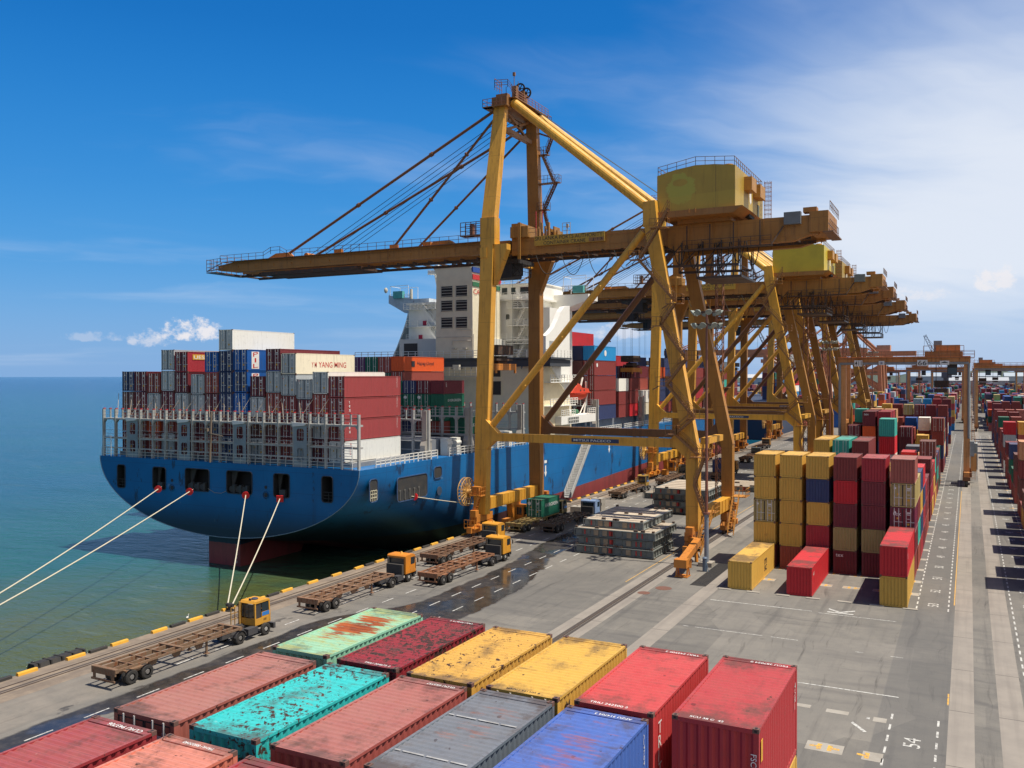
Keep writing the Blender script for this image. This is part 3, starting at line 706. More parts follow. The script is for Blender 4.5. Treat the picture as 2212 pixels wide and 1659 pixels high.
# ---- foreground block: three bays of stacked 20 ft boxes
RX = lambda r: -22.14+2.92*r
TOP = 12.4
ord_ = ['first', 'second', 'third', 'fourth', 'fifth', 'sixth', 'seventh', 'eighth', 'ninth', 'tenth', 'eleventh', 'twelfth', 'thirteenth', 'fourteenth', 'fifteenth', 'sixteenth', 'seventeenth']
fg = [  # row, Y, colour, height, door, fade, rust, patch, label
 (0, 24.28, (.27, .56, .38), SH, 0, .25, .22, 1.0, 'pale mint container with a big orange rust patch on its ribbed roof'),
 (1, 24.21, (.27, .022, .03), SH, 0, .15, .78, 0, 'dark crimson container with black flakes on its roof beside the mint one'),
 (2, 24.11, (.66, .37, .075), SH, 0, .05, .55, 0, 'yellow container with many dark paint chips on its roof'),
 (3, 24.17, 'yellow', SH, 1, .05, .22, 0, 'clean yellow container with white door bar tops facing the camera'),
 (4, 24.30, (.47, .045, .045), TH, 0, .30, .14, 0, 'bright red container with white letters down its side between yellow and red ones'),
 (5, 24.52, (.45, .04, .045), TH, 0, .25, .24, 0, 'bright red container at the right end of the foreground stacks'),
 (0, 17.65, (.34, .10, .075), SH, 1, .95, .22, .10, 'dusty salmon container with grey door bars below the mint one'),
 (1, 17.75, 'turquoise', SH, 0, .10, .66, .12, 'bright turquoise container with dark flaked spots on its roof'),
 (2, 17.76, (.36, .085, .07), SH, 0, .90, .20, .05, 'faded pinkish red container between the turquoise and the grey roofs'),
 (3, 17.88, 'slate', SH, 0, .35, .16, .15, 'slate grey container with pale worn ribs on its roof'),
 (4, 17.83, (.05, .115, .37), SH, 0, .2, .24, .28, 'royal blue container with brown scuffs on its roof'),
 (0, 11.00, (.31, .035, .04), SH, 0, .55, .22, 0, 'dull crimson container at the lower left corner of the picture'),
 (1, 11.02, (.58, .17, .11), SH, 0, .75, .28, .1, 'light salmon orange container at the bottom edge below the turquoise one'),
 (2, 10.95, 'crimson', SH, 0, .45, .15, 0, 'crimson container just peeping in at the bottom edge below the pink one'),
]
FG = {}
for r, y, c, H, dr, fa, ru, pa, lab in fg:
    o = container(RX(r)+.05, y, TOP-H, L20, H, c, lab, bool(dr), 2, fa, ru, pa, 'foreground container stacks', jit=False); FG[(r, round(y/6.5))] = o
    n = 4; hh = (TOP-H)/n
    for k in range(n):
        cc = 'yellow' if (r == 5 and k == 3) else random.Random(r*31+k*7+int(y)).choice(['maroon', 'brick', 'wine', 'blue', 'yellow', 'green', 'brown'])
        if (r == 5 and y > 20) or (r < 5 and y > 20) or y < 20:
            u = container(RX(r)+.05, y, hh*k, L20, SH, cc, f'{CN.get(cc, cc)} container {["lowest", "second up", "third up", "directly"][k]} under the '+lab.split(' container')[0]+f' one, foreground stack {r*3+int(y/7)}', False, 0, .1, .2, 0, 'foreground container stacks', jit=False)
            u.scale.z = hh/SH*.992
g = lambda r, b_: FG[(r, b_)]
roof_text(g(5, 4), L20, TH, 'FSCU 387024 0', 1, .17, x=-.95); roof_text(g(5, 4), L20, TH, 'SCU 38 C  42', -1, .15, x=-.75)
roof_text(g(4, 4), L20, TH, 'TRIU 242500 2', 1, .17, x=-.95); roof_text(g(4, 4), L20, TH, 'TRIU 242500 2', -1, .17, x=-.8)
roof_text(g(3, 4), L20, SH, 'MEDU 341200 8', -1, .15, 'inkmark', -.6); roof_text(g(1, 4), L20, SH, 'TRIU 204675 2', -1, .15, x=-.2); roof_text(g(1, 4), L20, SH, 'TRIU 204675 2', 1, .15, x=-.8)
roof_text(g(4, 3), L20, SH, 'APZU 314704 3', 1, .15, x=-.8); roof_text(g(2, 3), L20, SH, 'GLDU 052737', 1, .15, x=-.9); roof_text(g(0, 2), L20, SH, 'CLHU 943706', 1, .2, x=-.9)
roof_text(g(1, 2), L20, SH, 'TRHU 8802040', 1, .15, x=-.6); roof_text(g(2, 2), L20, SH, '362140 0', 1, .18, x=-.9)
M['stripe'] = simple('worn_stripe_paint', (.40, .40, .39), .7, 0, .6, 3)
for yy in (.85, -1.85):
    mb = MB()
    for k in range(9): mb.box(-1.1+k*.24, -1.1+k*.24+(.24 if k % 3 else .17), yy-.03, yy+.04, SH-.033, SH-.028)
    mb.build('pale_stripe', M['stripe'], g(3, 3), shift=False)
def down_text(o, L, H, s, y, ztop, hgt, mat='white', step=1.12):
    mb = MB()
    for i, ch in enumerate(s):
        if ch != ' ': put_text(mb, ch, (CW/2+.006, y, ztop-hgt*(i*step+1)), (0, 1, 0), (0, 0, 1), hgt)
    return mb.build('lettering', M[mat], o, shift=False)
down_text(g(4, 4), L20, TH, 'TRITON', -2.55, 2.5, .36); down_text(g(5, 4), L20, TH, '45R1', 2.55, 2.45, .20)
down_text(g(4, 3), L20, SH, '314704', 2.6, 2.3, .13); down_text(g(3, 4), L20, SH, 'MSC', -2.4, 2.3, .3, 'inkmark')
mb = MB(); mb.box(CW/2, CW/2+.008, -2.75, -2.55, 1.9, 2.5); mb.build('stripe_decal', M['yellowmark'], g(5, 4), shift=False)
mb = MB(); put_text(mb, 'FSCU 38702', (1.0, -L20/2-.012, 2.2), (0, 0, -1), (1, 0, 0), .16); mb.build('lettering', M['white'], g(5, 4), shift=False)

# ---- yard block K (rows 0..5) beyond the cross road
def yard_lab(col, r, tier, n, bayname, door):
    tn = 'top' if tier == n-1 else ('bottom' if tier == 0 else ord_[tier])
    rn = ['leftmost', 'second-from-left', 'third-from-left', 'fourth-from-left', 'fifth-from-left', 'rightmost'][r]
    return f'{CN.get(col, col)} container, {tn} of {rn} stack, {bayname}'
def stack(r, y, L, tiers, bayname, base=0.0, x0=None, hts=None, doors=(), detail=0, fades=.45, rust=.12, labf=None, grp='stacked containers in the yard', z0tier=0, ntot=None):
    z = base; out = []
    for k, c in enumerate(tiers):
        H = hts[k] if hts else SH
        if c is None: z += H; out.append(None); continue
        lab = (labf or yard_lab)(c, r, k+z0tier, ntot or (len(tiers)+z0tier), bayname, k in doors)
        o = container(RX(r) if x0 is None else x0, y, z, L, SH if H < 2.7 else TH, c, lab, k in doors, detail, fades, rust, 0, grp); out.append(o)
        if H > TH+.01 or H < SH-.02: o.scale.z = H/(SH if H < 2.7 else TH)*.99
        z += H+.012
    return out
o = container(RX(0), 92.1, 0, L40, TH, 'yellow', 'long yellow container alone on the ground at the front left of the yard block', False, 1, .15, .08)
mbx = MB(); 
for i, ch in enumerate('m'): put_text(mbx, 'm', (CW/2+.006, 0.3, 1.45), (0, 1, 0), (0, 0, 1), .62, 1.3)
put_text(mbx, 'sc', (CW/2+.006, 0.3, .75), (0, 1, 0), (0, 0, 1), .6, 1.3); mbx.build('lettering', M['inkmark'], o, shift=False)
o = container(RX(2), 92.1, 0, L40, TH, 'red', 'long bright red container alone on the ground in front of the towers', False, 1, .12, .06)
side_text(o, L40, '4 3', -5.2, 1.9, .4)
container(RX(5), 91.7, 0, L40, TH, 'yellow', 'yellow container on the ground under the bright red one at the front right', False, 1, .1, .1)
o = container(RX(5), 91.7, TH+.01, L40, TH, 'red', 'bright red container on top of a yellow one at the front right of the block', False, 1, .12, .06)
side_text(o, L40, '5', -5.6, 1.7, .5)
NB = 'front row of yard towers'
T1 = stack(0, 104.5, L20, ['maroon', 'yellow', 'olive', 'yellow', 'yellow'], NB, doors=(2,), detail=1)
T2 = stack(1, 104.5, L20, ['brick', 'yellow', 'yellow', 'yellow', 'yellow'], NB, detail=1)
T3 = stack(2, 104.5, L20, ['maroon', 'crimson', 'yellow', 'navy', 'yellow'], NB, detail=1)
T4 = stack(3, 104.5, L20, ['wine', 'olive', 'wine', 'red', 'maroon'], NB, detail=1)
T5 = stack(4, 104.5, L20, ['wine', 'olive', 'wine', 'wine', 'crimson'], NB, detail=1, fades=.8)
T6 = stack(5, 104.5, L20, ['maroon', 'wine', 'wine', 'olive', 'peach'], NB, doors=(2, 3), detail=1, fades=.8)
T6[2].color = (.17, .02, .05, 1)
T6[4].color = (.34, .10, .075, 1); T6[4]['fade'] = 1.0; T6[4]['label'] = 'brick container with a peach roof, top of rightmost stack, front row of yard towers'
end_text(T4[0], L20, 'tex', -.95, 1.9, .34); end_text(T6[2], L20, 'tex', -.95, 1.7, .34)
for i, (y, t) in enumerate(((110.95, ['brick', 'teal', 'maroon', 'olive']), (117.4, ['crimson', 'navy', 'yellow', 'navy']), (123.85, ['wine', 'crimson', 'navy', 'red']), (130.3, ['maroon', 'wine', 'crimson']), (136.75, ['brick', 'maroon', 'wine']))):
    stack(5, y, L20, t, f'{ord_[i]} bay behind the peach roof')
rr = random.Random(11)
for i, y in enumerate((110.95, 117.4, 123.85, 130.3)):
    stack(4, y, L20, [rr.choice(['maroon', 'yellow', 'navy', 'brick', 'wine']) for _ in range(4 if i < 3 else 3)], f'{ord_[i]} bay behind the fifth tower')
HB = 2.95
def hi(n): return [HB]*n
NE = 'bay behind the front towers'
stack(0, 149.0, L40, ['maroon', 'blue', 'brick', 'yellow'], NE, hts=hi(4)); stack(1, 149.0, L40, ['wine', 'yellow', 'maroon', 'teal'], NE, hts=hi(4), doors=(3,)); stack(2, 148.2, L40, ['brick', 'wine', 'maroon', 'maroon'], NE, hts=hi(4))
s3 = stack(3, 160.8, L20, ['maroon', 'yellow', 'white', 'red', 'teal'], 'stack with the big teal box on top', hts=hi(5), detail=0)
stack(4, 160.8, L20, ['maroon', 'white', 'yellow'], 'stack beside the big teal box', hts=[SH]*3); stack(4, 167.5, L20, ['wine', 'white', 'red'], 'second stack behind the teal box', hts=hi(3))
stack(5, 148.0, L20, ['maroon', 'crimson', 'wine', 'maroon'], 'lone stack past the fifth bay', hts=[SH, SH, SH, 1.62])[0]
stack(4, 173.5, L20, ['wine', 'yellow', 'peach'], 'third stack behind the teal box', hts=[SH+.1]*3); stack(4, 181.5, L20, ['maroon', 'navy', 'slate'], 'fourth stack behind the teal box', hts=hi(3))
stack(5, 168.5, L20, ['yellow', 'maroon', 'teal', 'brown'], 'stack with a brown door end above teal', doors=(3,), hts=[SH]*3+[TH]); stack(5, 155, L20, ['yellow', 'crimson', 'maroon'], 'low stack before the teal and brown one'); stack(5, 161.5, L20, ['brick', 'yellow', 'red'], 'second low stack before the brown door end')
for i, y in enumerate((176, 182.5, 189, 195.5)): stack(5, y, L20, [['brick', 'green', 'wine'], ['maroon', 'teal', 'navy'], ['green', 'wine', 'maroon'], ['wine', 'maroon', 'green']][i], f'{ord_[i]} low bay beyond the brown door end')
NF = 'row with the orange container'
stack(0, 194.5, L20, ['maroon', 'brick', 'wine', 'wine'], NF, hts=hi(4), doors=(3,)); f1 = stack(1, 193.2, L40, ['wine', 'maroon', 'navy', 'orange', 'wine'], NF, hts=hi(5)); stack(2, 192.8, L40, ['maroon', 'brick', 'navy', 'wine', 'crimson'], NF, hts=hi(5))
end_text(f1[4], L40, 'tex', -.95, 2.1, .4)
stack(3, 210, L20, ['maroon', 'brick', 'wine', 'wine'], 'stack beyond the teal box', hts=[TH]*3+[2.2], doors=(3,)); stack(3, 221, L20, ['maroon', 'yellow', 'brick'], 'stack further beyond the teal box', hts=[3.4]*3)
NG = 'row with the white and blue boxes'
stack(0, 206.5, L20, ['maroon', 'navy', 'green', 'wine', 'teal'], NG, hts=hi(5)); stack(1, 208, L20, ['maroon', 'navy', 'green', 'wine', 'peach'], NG, hts=hi(5)); stack(2, 207, L20, ['maroon', 'navy', 'green', 'wine', 'peach'], NG, hts=[HB]*5)
stack(3, 229, L20, ['maroon', 'navy', 'yellow', 'blue'], NG, hts=[3.03]*4); stack(4, 226.8, L20, ['maroon', 'navy', 'brick', 'white'], NG, hts=[3.07]*4); stack(5, 224.2, L20, ['wine', 'navy', 'maroon', 'maroon'], NG, hts=[3.08]*4, doors=(3,))
stack(4, 219.5, L20, ['maroon', 'navy', 'yellow'], 'yellow topped stack before the white box', hts=[2.85]*3); stack(2, 229, L20, ['brick', 'navy', 'maroon', 'brick'], 'fourth bay', hts=[3.03]*4)
stack(5, 231, L20, ['wine', 'yellow', 'green', 'olive'], 'two bays past the white box', hts=hi(4)); stack(5, 237.6, L20, ['maroon', 'white', 'wine', 'navy'], 'three bays past the white box', hts=hi(4)); stack(5, 244.2, L20, ['navy', 'brick', 'maroon'], 'four bays past the white box', hts=hi(3))
NH = 'last row before the far road'
for r, c in enumerate(['yellow', 'maroon', 'olive', 'wine', 'wine', 'maroon']): stack(r, 274.5-r*1.4, L20, ['wine', 'navy', 'maroon', 'wine', c], NH, hts=[2.75]*5, doors=(4,) if r in (2, 3) else ())
stack(5, 273, L20, ['maroon', 'navy', 'white', 'wine'], 'side end of the last row', hts=[HB]*4)
NI = 'row behind the last row'
for r, c in ((0, 'blue'), (1, 'navy'), (2, 'ltblue'), (3, 'sky'), (4, 'crimson'), (5, 'wine')): stack(r, 322-r*.6 if r != 1 else 300, L20, ['wine', 'blue', 'maroon', 'navy', c], NI, hts=[2.86]*5)

# ---- right hand block
def rlab(c, r, t, n, bay, door):
    tn = 'top' if t == n-1 else ('bottom' if t == 0 else ord_[t])
    return f'{CN.get(c, c)} container, {tn} tier, {bay} of the right hand block'
rc = random.Random(5); pal = ['maroon', 'wine', 'brick', 'maroon', 'olive', 'navy', 'green', 'crimson', 'brown', 'yellow', 'grey']
RB = [(104.6, ['maroon', 'brick', 'wine', 'yellow', 'olive'], SH), (111.2, ['wine', 'maroon', 'brick', 'wine'], SH), (118.8, ['yellow', 'brown'], SH), (125.6, ['navy', 'maroon', 'wine', 'brick'], SH), (133, ['green', 'maroon'], SH), (140, ['brick', 'maroon', 'brown', 'wine'], SH), (146.6, ['yellow', 'brown'], SH), (153, ['maroon'], SH),
      (159.6, ['brick', 'brown', 'maroon', 'peach'], 2.92), (175, ['brick', 'maroon', 'brown'], 2.77), (184, ['maroon', 'green'], SH), (196.2, ['crimson', 'green', 'navy'], 2.93), (203, ['wine', 'maroon'], SH), (216, ['maroon', 'brick', 'wine'], SH), (230, ['white', 'maroon', 'grey', 'red'], 2.85), (240, ['maroon', 'brick', 'wine'], TH), (253, ['navy', 'maroon', 'brick'], TH),
      (266.8, ['maroon', 'brick', 'wine', 'green'], 2.72), (282.6, ['wine', 'navy', 'brick', 'maroon'], 3.0), (296, ['maroon', 'wine', 'navy'], TH), (310, ['wine', 'maroon', 'brick', 'maroon'], TH), (330, ['navy', 'wine', 'maroon', 'wine'], 3.2), (343, ['wine', 'maroon', 'navy', 'maroon'], 3.3)]
for i, (y, t, h) in enumerate(RB):
    nm = f'{ord_[i] if i < 17 else ["eighteenth", "nineteenth", "twentieth", "twenty-first", "twenty-second", "twenty-third"][i-17]} bay'
    stack(0, y, L20, t, nm, x0=7.06, hts=[h]*len(t), labf=rlab)
for i, (y, t, h) in enumerate([(232, ['maroon', 'wine', 'brick', 'yellow'], 2.85), (268, ['maroon', 'wine', 'navy', 'brick'], 2.72), (283, ['maroon', 'wine', 'navy', 'maroon'], 2.95), (310, ['maroon', 'wine', 'navy', 'brick'], TH), (343, ['maroon', 'wine', 'navy', 'maroon'], 3.3)]):
    stack(1, y, L20, t[2:], f'second row, {ord_[i]} bay', x0=7.06+2.92, base=2*h, hts=[h]*2, labf=rlab, z0tier=2)
for i, (y, t, h) in enumerate([(310, ['brick', 'salmon'], TH), (343, ['navy', 'maroon'], 3.3)]):
    stack(2, y, L20, t, f'third row, {ord_[i]} bay', x0=7.06+5.84, base=2*h, hts=[h]*2, labf=rlab, z0tier=2)
# ---- the mass of boxes beyond the far road: too many to count
FARBOX = []
fcol = ['maroon', 'wine', 'brick', 'navy', 'blue', 'grey', 'olive', 'teal', 'crimson', 'yellow', 'green', 'orange', 'white', 'sky']
fw_ = [17, 15, 12, 10, 9, 6, 8, 5, 10, 6, 6, 3, 3, 4]
rf = random.Random(21)
for bx in range(-6, 14):
    X0 = RX(0)+29.2*bx
    for blk_i in range(4):
        Y0 = 398+blk_i*190
        for b_ in range(10 if blk_i < 3 else 16):
            yy = Y0+b_*13.0+rf.uniform(-.2, .2)
            if not (-.28 < X0/yy < .10): continue
            for r in range(6):
                n = rf.choice([2, 3, 4, 4, 5, 5]) if rf.random() > .12 else 1
                for k in range(n):
                    if k < n-2 and b_ > 0: continue
                    c = C_[rf.choices(fcol, fw_)[0]]; j = rf.uniform(.75, 1.2); x = X0+2.92*r
                    if rf.random() < .4: FARBOX += [(x, yy, k*2.7, 6.06, (c[0]*j, c[1]*j, c[2]*j)), (x, yy+6.2, k*2.7, 6.06, tuple(q*j for q in C_[rf.choices(fcol, fw_)[0]]))]
                    else: FARBOX.append((x, yy, k*2.7, 12.19, (c[0]*j, c[1]*j, c[2]*j)))

# ================================================================== ship to shore cranes
YEL = (.70, .35, .042); YELD = (.42, .20, .03); ORG = (.56, .20, .025); RUSTB = (.17, .07, .028); GALV = (.25, .12, .05)
Yn, Yf = 108.5, 126.3
def lattice(mb, a, b, wd, n, r):
    a = Vector(a); b = Vector(b); dv = (b-a).normalized(); s_ = dv.cross(Vector((0, 0, 1)));
    if s_.length < .01: s_ = Vector((1, 0, 0))
    s_.normalize(); u = s_.cross(dv); cs = [(s_+u)*wd/2, (s_-u)*wd/2, (-s_-u)*wd/2, (-s_+u)*wd/2]
    for q in cs: mb.beam(a+q, b+q, r, r)
    for i in range(n):
        p, q = a.lerp(b, i/n), a.lerp(b, (i+1)/n)
        for j in range(4): mb.beam(p+cs[j], q+cs[(j+1) % 4], r*.6, r*.6)
def build_crane():
    c = empty('quay_crane', (-45.4, 117.4, 0))
    P = lambda nm, mb, col=YEL, m='crane', par=None: mb.build(nm, M[m], par or c, col)
    apexN, apexF = (-59.4, 112.6, 60.8), (-59.4, 122.6, 60.8)
    for y0, y1, y2 in ((Yn, 110.0, 112.6), (Yf, 124.9, 122.6)):
        mb = MB(); mb.beam((-60.5, y0, 2.8), (-60.45, y0+(y1-y0)*.25, 14), 1.9, 1.35, up=(0, 1, 0)); mb.beam((-60.45, y0+(y1-y0)*.25, 14), (-59.95, y1, 44), 1.95, 1.35, up=(0, 1, 0))
        mb.beam((-59.95, y1, 44), (-59.4, y2, 61.2), 2.0, 1.35, 1.7, 1.1, up=(0, 1, 0)); mb.beam((-59.95, y1, 40.4), (-59.93, y1, 44.2), 2.3, 1.6, up=(0, 1, 0))
        s_ = 1 if y0 == Yn else -1
        mb.prism([(-59.0, 40.4), (-57.0, 40.4), (-57.0, 39.6), (-59.0, 34.8)], 'y', y1-.6, y1+.6)   # gusset toward the girder
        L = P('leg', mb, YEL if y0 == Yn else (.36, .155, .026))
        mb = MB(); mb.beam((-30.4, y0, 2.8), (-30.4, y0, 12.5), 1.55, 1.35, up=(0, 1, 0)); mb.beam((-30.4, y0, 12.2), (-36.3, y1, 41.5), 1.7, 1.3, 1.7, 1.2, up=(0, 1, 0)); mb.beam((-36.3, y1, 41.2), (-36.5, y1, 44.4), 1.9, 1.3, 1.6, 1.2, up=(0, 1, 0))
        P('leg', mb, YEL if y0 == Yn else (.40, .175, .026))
        mb = MB(); mb.box(-59.6, -30.9, y0-.55, y0+.55, 13.05, 14.15)
        for x0, x1 in ((-59.6, -57.6), (-31.2, -33.2)):
            mb.prism([(x0, 14.15), (x1, 14.15), (x0, 16.0)] if x0 < -50 else [(x0, 14.1), (x0-.5, 15.6), (x1, 14.1)], 'y', y0-.52, y0+.52); mb.prism([(x0, 13.05), (x0, 11.8), (x1+.6*(1 if x0 > -50 else -1), 13.05)], 'y', y0-.52, y0+.52)
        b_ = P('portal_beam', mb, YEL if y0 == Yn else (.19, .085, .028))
        if y0 == Yn:
            m2 = MB(); m2.box(-46.6, -40.0, y0-.6, y0-.552, 13.35, 13.85); q = m2.build('maker_plate', M['matte'], b_, (.03, .05, .12)); m2 = MB(); put_text(m2, 'MITSUI PACECO', (-46.3, y0-.604, 13.45), (1, 0, 0), (0, 0, 1), .3, 5.2); m2.build('lettering', M['white'], q)
        mb = MB(); mb.tube((-59.2, y0, 14.7), (-37.4, y1, 40.6), .47, 14)
        for t in (.25, .5, .75):
            x, z = -59.2+21.8*t, 14.7+25.9*t; mb.tube((x+.25, y0-.5, z-.4), (x+.35, y0-.5, z-.5), .12, 6)
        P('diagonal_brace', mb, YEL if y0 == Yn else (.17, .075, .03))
        mb = MB(); yy = 113.4 if y0 == Yn else 121.8
        mb.tube((-57.9, yy, 61.0), (-36.2, y1, 43.2), .66, 16)
        P('backstay', mb, (.70, .36, .04))
    for x in (-60.5, -30.4):
        mb = MB(); mb.box(x-.55, x+.55, 109.2, 125.6, 3.3, 4.95)
        for k in range(9): mb.box(x+.55, x+.62, 110+k*1.8, 110.08+k*1.8, 3.3, 4.95)
        P('sill_beam', mb, (.66, .32, .03))
        mb = MB(); mb.box(x-.5, x+.5, 113.5, 121.5, 13.2, 14.0) if x > -50 else mb.box(x-.5, x+.5, 109, 125.8, 38.6, 40.0); P('cross_beam', mb)
    # bogies and their wheels
    for x in (-60.5, -30.4):
        for y in (Yn, Yf):
            mb = MB(); mb.box(x-.45, x+.45, y-2.4, y+2.4, 1.9, 2.9)
            for q in (-1.7, 1.7): mb.prism([(y+q-1.25, .55), (y+q+1.25, .55), (y+q+1.3, 1.2), (y+q+.4, 2.0), (y+q-.4, 2.0), (y+q-1.3, 1.2)], 'x', x-.4, x+.4); mb.cbox((x+.7, y+q, 1.2), .5, .8, .7)
            s_ = -1 if y == Yn else 1
            mb.cbox((x, y+s_*3.2, 1.0), .7, .8, .8); mb.cbox((x+.3, y+s_*2.6, 3.2), .9, .9, .9)
            bo = P('bogie', mb, ORG)
            for q in (-2.5, -.95, .95, 2.5):
                m2 = MB(); m2.wheel((x, y+q, .36), .34, .3, 14, .1); m2.build('wheel', M['rusty'], bo, (.10, .06, .04))
    # orange tie down arm laid in front of the landward bogie
    mb = MB(); mb.beam((-27.9, 94.6, 1.5), (-28.7, 104.2, 2.3), .8, .75); mb.beam((-28.7, 104.2, 2.3), (-30.2, 106.5, 2.0), .7, .7); mb.box(-28.6, -27.2, 94.3, 95.5, 1.1, 2.0)
    for x in (-28.5, -27.3): mb.beam((x, 94.9, .02), (x, 95.1, 1.2), .16, .16); mb.beam((x, 95.9, .02), (x+.1, 95.2, 1.2), .12, .12)
    mb.box(-28.6, -27.2, 94.6, 96, .02, .12); mb.beam((-28.4, 100, .0), (-28.5, 100.2, 1.9), .3, .3); mb.beam((-28.6, 103.5, 0), (-28.8, 103.6, 2.), .3, .3)
    P('tie_down_arm', mb, ORG)
    # girder and boom
    mb = MB()
    for ya, yb in ((113.9, 115.1), (119.7, 120.9)):
        mb.box(-58.5, -16.4, ya, yb, 39.35, 41.75); mb.box(-112.2, -58.8, ya, yb, 39.85, 41.55); mb.prism([(-112.2, 39.9), (-115.6, 40.3), (-115.6, 41.1), (-112.2, 41.55)], 'y', ya, yb)
        mb.prism([(-36, 39.35), (-34.5, 38.5), (-19.5, 38.7), (-16.4, 39.6), (-16.4, 41)], 'y', ya+.05, yb-.05)
        for z_ in (40.2, 41.1): mb.box(-112, -58.9, ya-.05, yb+.05, z_, z_+.07)
        for z_ in (40.0, 41.2): mb.box(-58.4, -36.5, ya-.05, yb+.05, z_, z_+.07)
        for k in range(14): mb.box(-111+k*3.9, -110.9+k*3.9, ya-.1, ya, 40.45, 40.85)
        for k in range(7): mb.box(-35.5+k*3.1, -35.38+k*3.1, ya-.08, ya, 39.0, 41.7)
    for k in range(20): mb.box(-113+k*5, -112.5+k*5, 115.1, 119.7, 40.9, 41.4)
    mb.box(-17.4, -15.2, 113.4, 121.4, 39.6, 42.1); mb.box(-18.2, -16.6, 113.8, 115.2, 42.1, 42.7)
    gd = P('boom_girder', mb, (.40, .175, .032))
    mb = MB()
    for ya in (115.2, 119.4): mb.box(-111.5, -17.5, ya, ya+.25, 39.0, 39.4)
    mb.box(-106, -86, 113.95, 120.85, 39.05, 39.5)
    for k in range(34): mb.box(-112+k*2.8, -111.8+k*2.8, 114.0, 120.8, 39.2, 39.45)
    P('trolley_rail', mb, (.05, .035, .03), 'rusty', gd)
    mb = MB(); mb.box(-113.8, -62, 113.0, 113.9, 41.55, 41.62); mb.rail([(-114.3, 113.05, 41.6), (-104.6, 113.05, 41.6), (-103, 113.05, 42.3), (-101, 113.05, 42.3), (-99.6, 113.05, 41.6), (-62, 113.05, 41.6)], 1.1, 1.6, .028); P('boom_railing', mb, (.22, .115, .06)); mb = MB(); mb.rail([(-114.3, 121.5, 41.6), (-62, 121.5, 41.6)], 1.1, 2.2, .028)
    P('boom_railing', mb, (.22, .115, .06)); mb = MB(); mb.rail([(-58, 113.5, 41.8), (-54.5, 113.5, 41.8)], 1.1, 1.2, .028); P('boom_railing', mb, (.22, .115, .06)); mb = MB(); mb.rail([(-15.0, 113.4, 42.1), (-15.0, 121.4, 42.1)], 1.1, 1.2, .03); mb.rail([(-15.0, 113.4, 39.6), (-15.0, 121.4, 39.6)], 1.4, 1.2, .03); mb.box(-15.8, -14.6, 113.4, 121.4, 39.45, 39.6)
    P('boom_railing', mb, (.22, .115, .06)); mb = MB(); mb.rail([(-114.3, 113.05, 41.6), (-114.3, 121.5, 41.6)], 1.1, 1.6, .028); mb.rail([(-117.6, 113.2, 40.2), (-117.6, 121.4, 40.2)], 2.0, 1.2, .035, 2); mb.rail([(-117.6, 113.2, 40.2), (-114.3, 113.2, 40.4)], 1.9, .8, .03, 2); mb.box(-117.8, -115.4, 113.3, 121.3, 39.9, 40.05)
    for y_ in (113.2, 121.4): mb.beam((-117.6, y_, 40.2), (-113.8, y_, 40.5), .14, .14); mb.beam((-117.6, y_, 40.2), (-114.0, y_, 41.5), .1, .1)
    P('boom_railing', mb, (.22, .115, .06))
    mb = MB()
    for x in (-100.9, -79.3, -73.2, -90):
        for y in (114.5, 120.3): m2 = MB(); m2.cbox((x, y, 41.95), 1.4, .5, .8); P('stay_anchor', m2, ORG)
    mb.prism([(-105, 41.6), (-102.8, 42.5), (-100.2, 42.5), (-99.2, 41.6)], 'y', 114.1, 114.9); P('bracket', mb, ORG); mb = MB(); mb.prism([(-72.5, 41.6), (-72, 42.3), (-69, 42.3), (-68, 41.6)], 'y', 114.1, 114.9)
    P('bracket', mb, ORG); mb = MB(); mb.tube((-98, 116, 42.1), (-98, 119, 42.1), .45, 10)
    P('sheave_drum', mb, ORG)
    # hinge machinery between the seaward legs
    mb = MB(); mb.box(-58.4, -55.6, 113.2, 114.0, 41.75, 43.3); mb.box(-58.6, -57, 114, 120.8, 41.8, 43.9); mb.box(-57.0, -56.6, 112.8, 113, 38.6, 43.8)
    for k in range(4): mb.box(-54.5+k*.55, -54.3+k*.55, 114, 114.4, 41.8, 43.2+.5*(k % 2)); mb.box(-54.4+k*.5, -54.2+k*.5, 117, 119, 41.8, 43.0+.3*(k % 3))
    P('hinge_housing', mb, (.34, .17, .035))
    mb = MB()
    for x in (-54.8, -53.8): mb.box(x-.05, x+.05, 114.2, 114.3, 41.8, 45.4)
    P('warning_pole', mb, (.5, .02, .02), 'clean')
    mb = MB(); mb.rail([(-66.5, 113.0, 42.6), (-63.0, 113.0, 42.6)], 1.9, .8, .045, 2); mb.rail([(-66.5, 114.4, 42.6), (-63.0, 114.4, 42.6)], 1.9, .8, .04, 2); mb.box(-66.6, -62.2, 112.9, 114.5, 42.5, 42.6); mb.cbox((-64.9, 113.7, 43.4), .5, .7, 1.8); mb.rail([(-62.6, 113, 41.6), (-61.4, 113, 41.6)], 2.2, .5, .04, 3)
    P('service_cage', mb, (.20, .09, .05))
    # forestays
    for ap, yb in ((apexN, 114.5), (apexF, 120.3)):
        for x, off in ((-100.9, 0), (-79.3, .6)):
            a = (ap[0]-.4-off*.3, ap[1], ap[2]-.4-off*1.6); b_ = (x, yb, 42.1)
            mb = MB(); mb.tube(a, b_, .22 if x < -90 else .19, 8)
            for t in (.28, .62):
                p = Vector(a).lerp(Vector(b_), t); q = Vector(a).lerp(Vector(b_), t+.012); mb.tube(p, q, .34, 8)
            P('forestay', mb, RUSTB, 'crane')
    mb = MB()
    for k in range(6): mb = MB(); mb.tube((-59.9, 115.2+k*1.0, 60.0-.18*k), (-96.5+.6*k, 115.3+k*.9, 42.0), .045, 5); P('boom_rope', mb, None, 'cable')
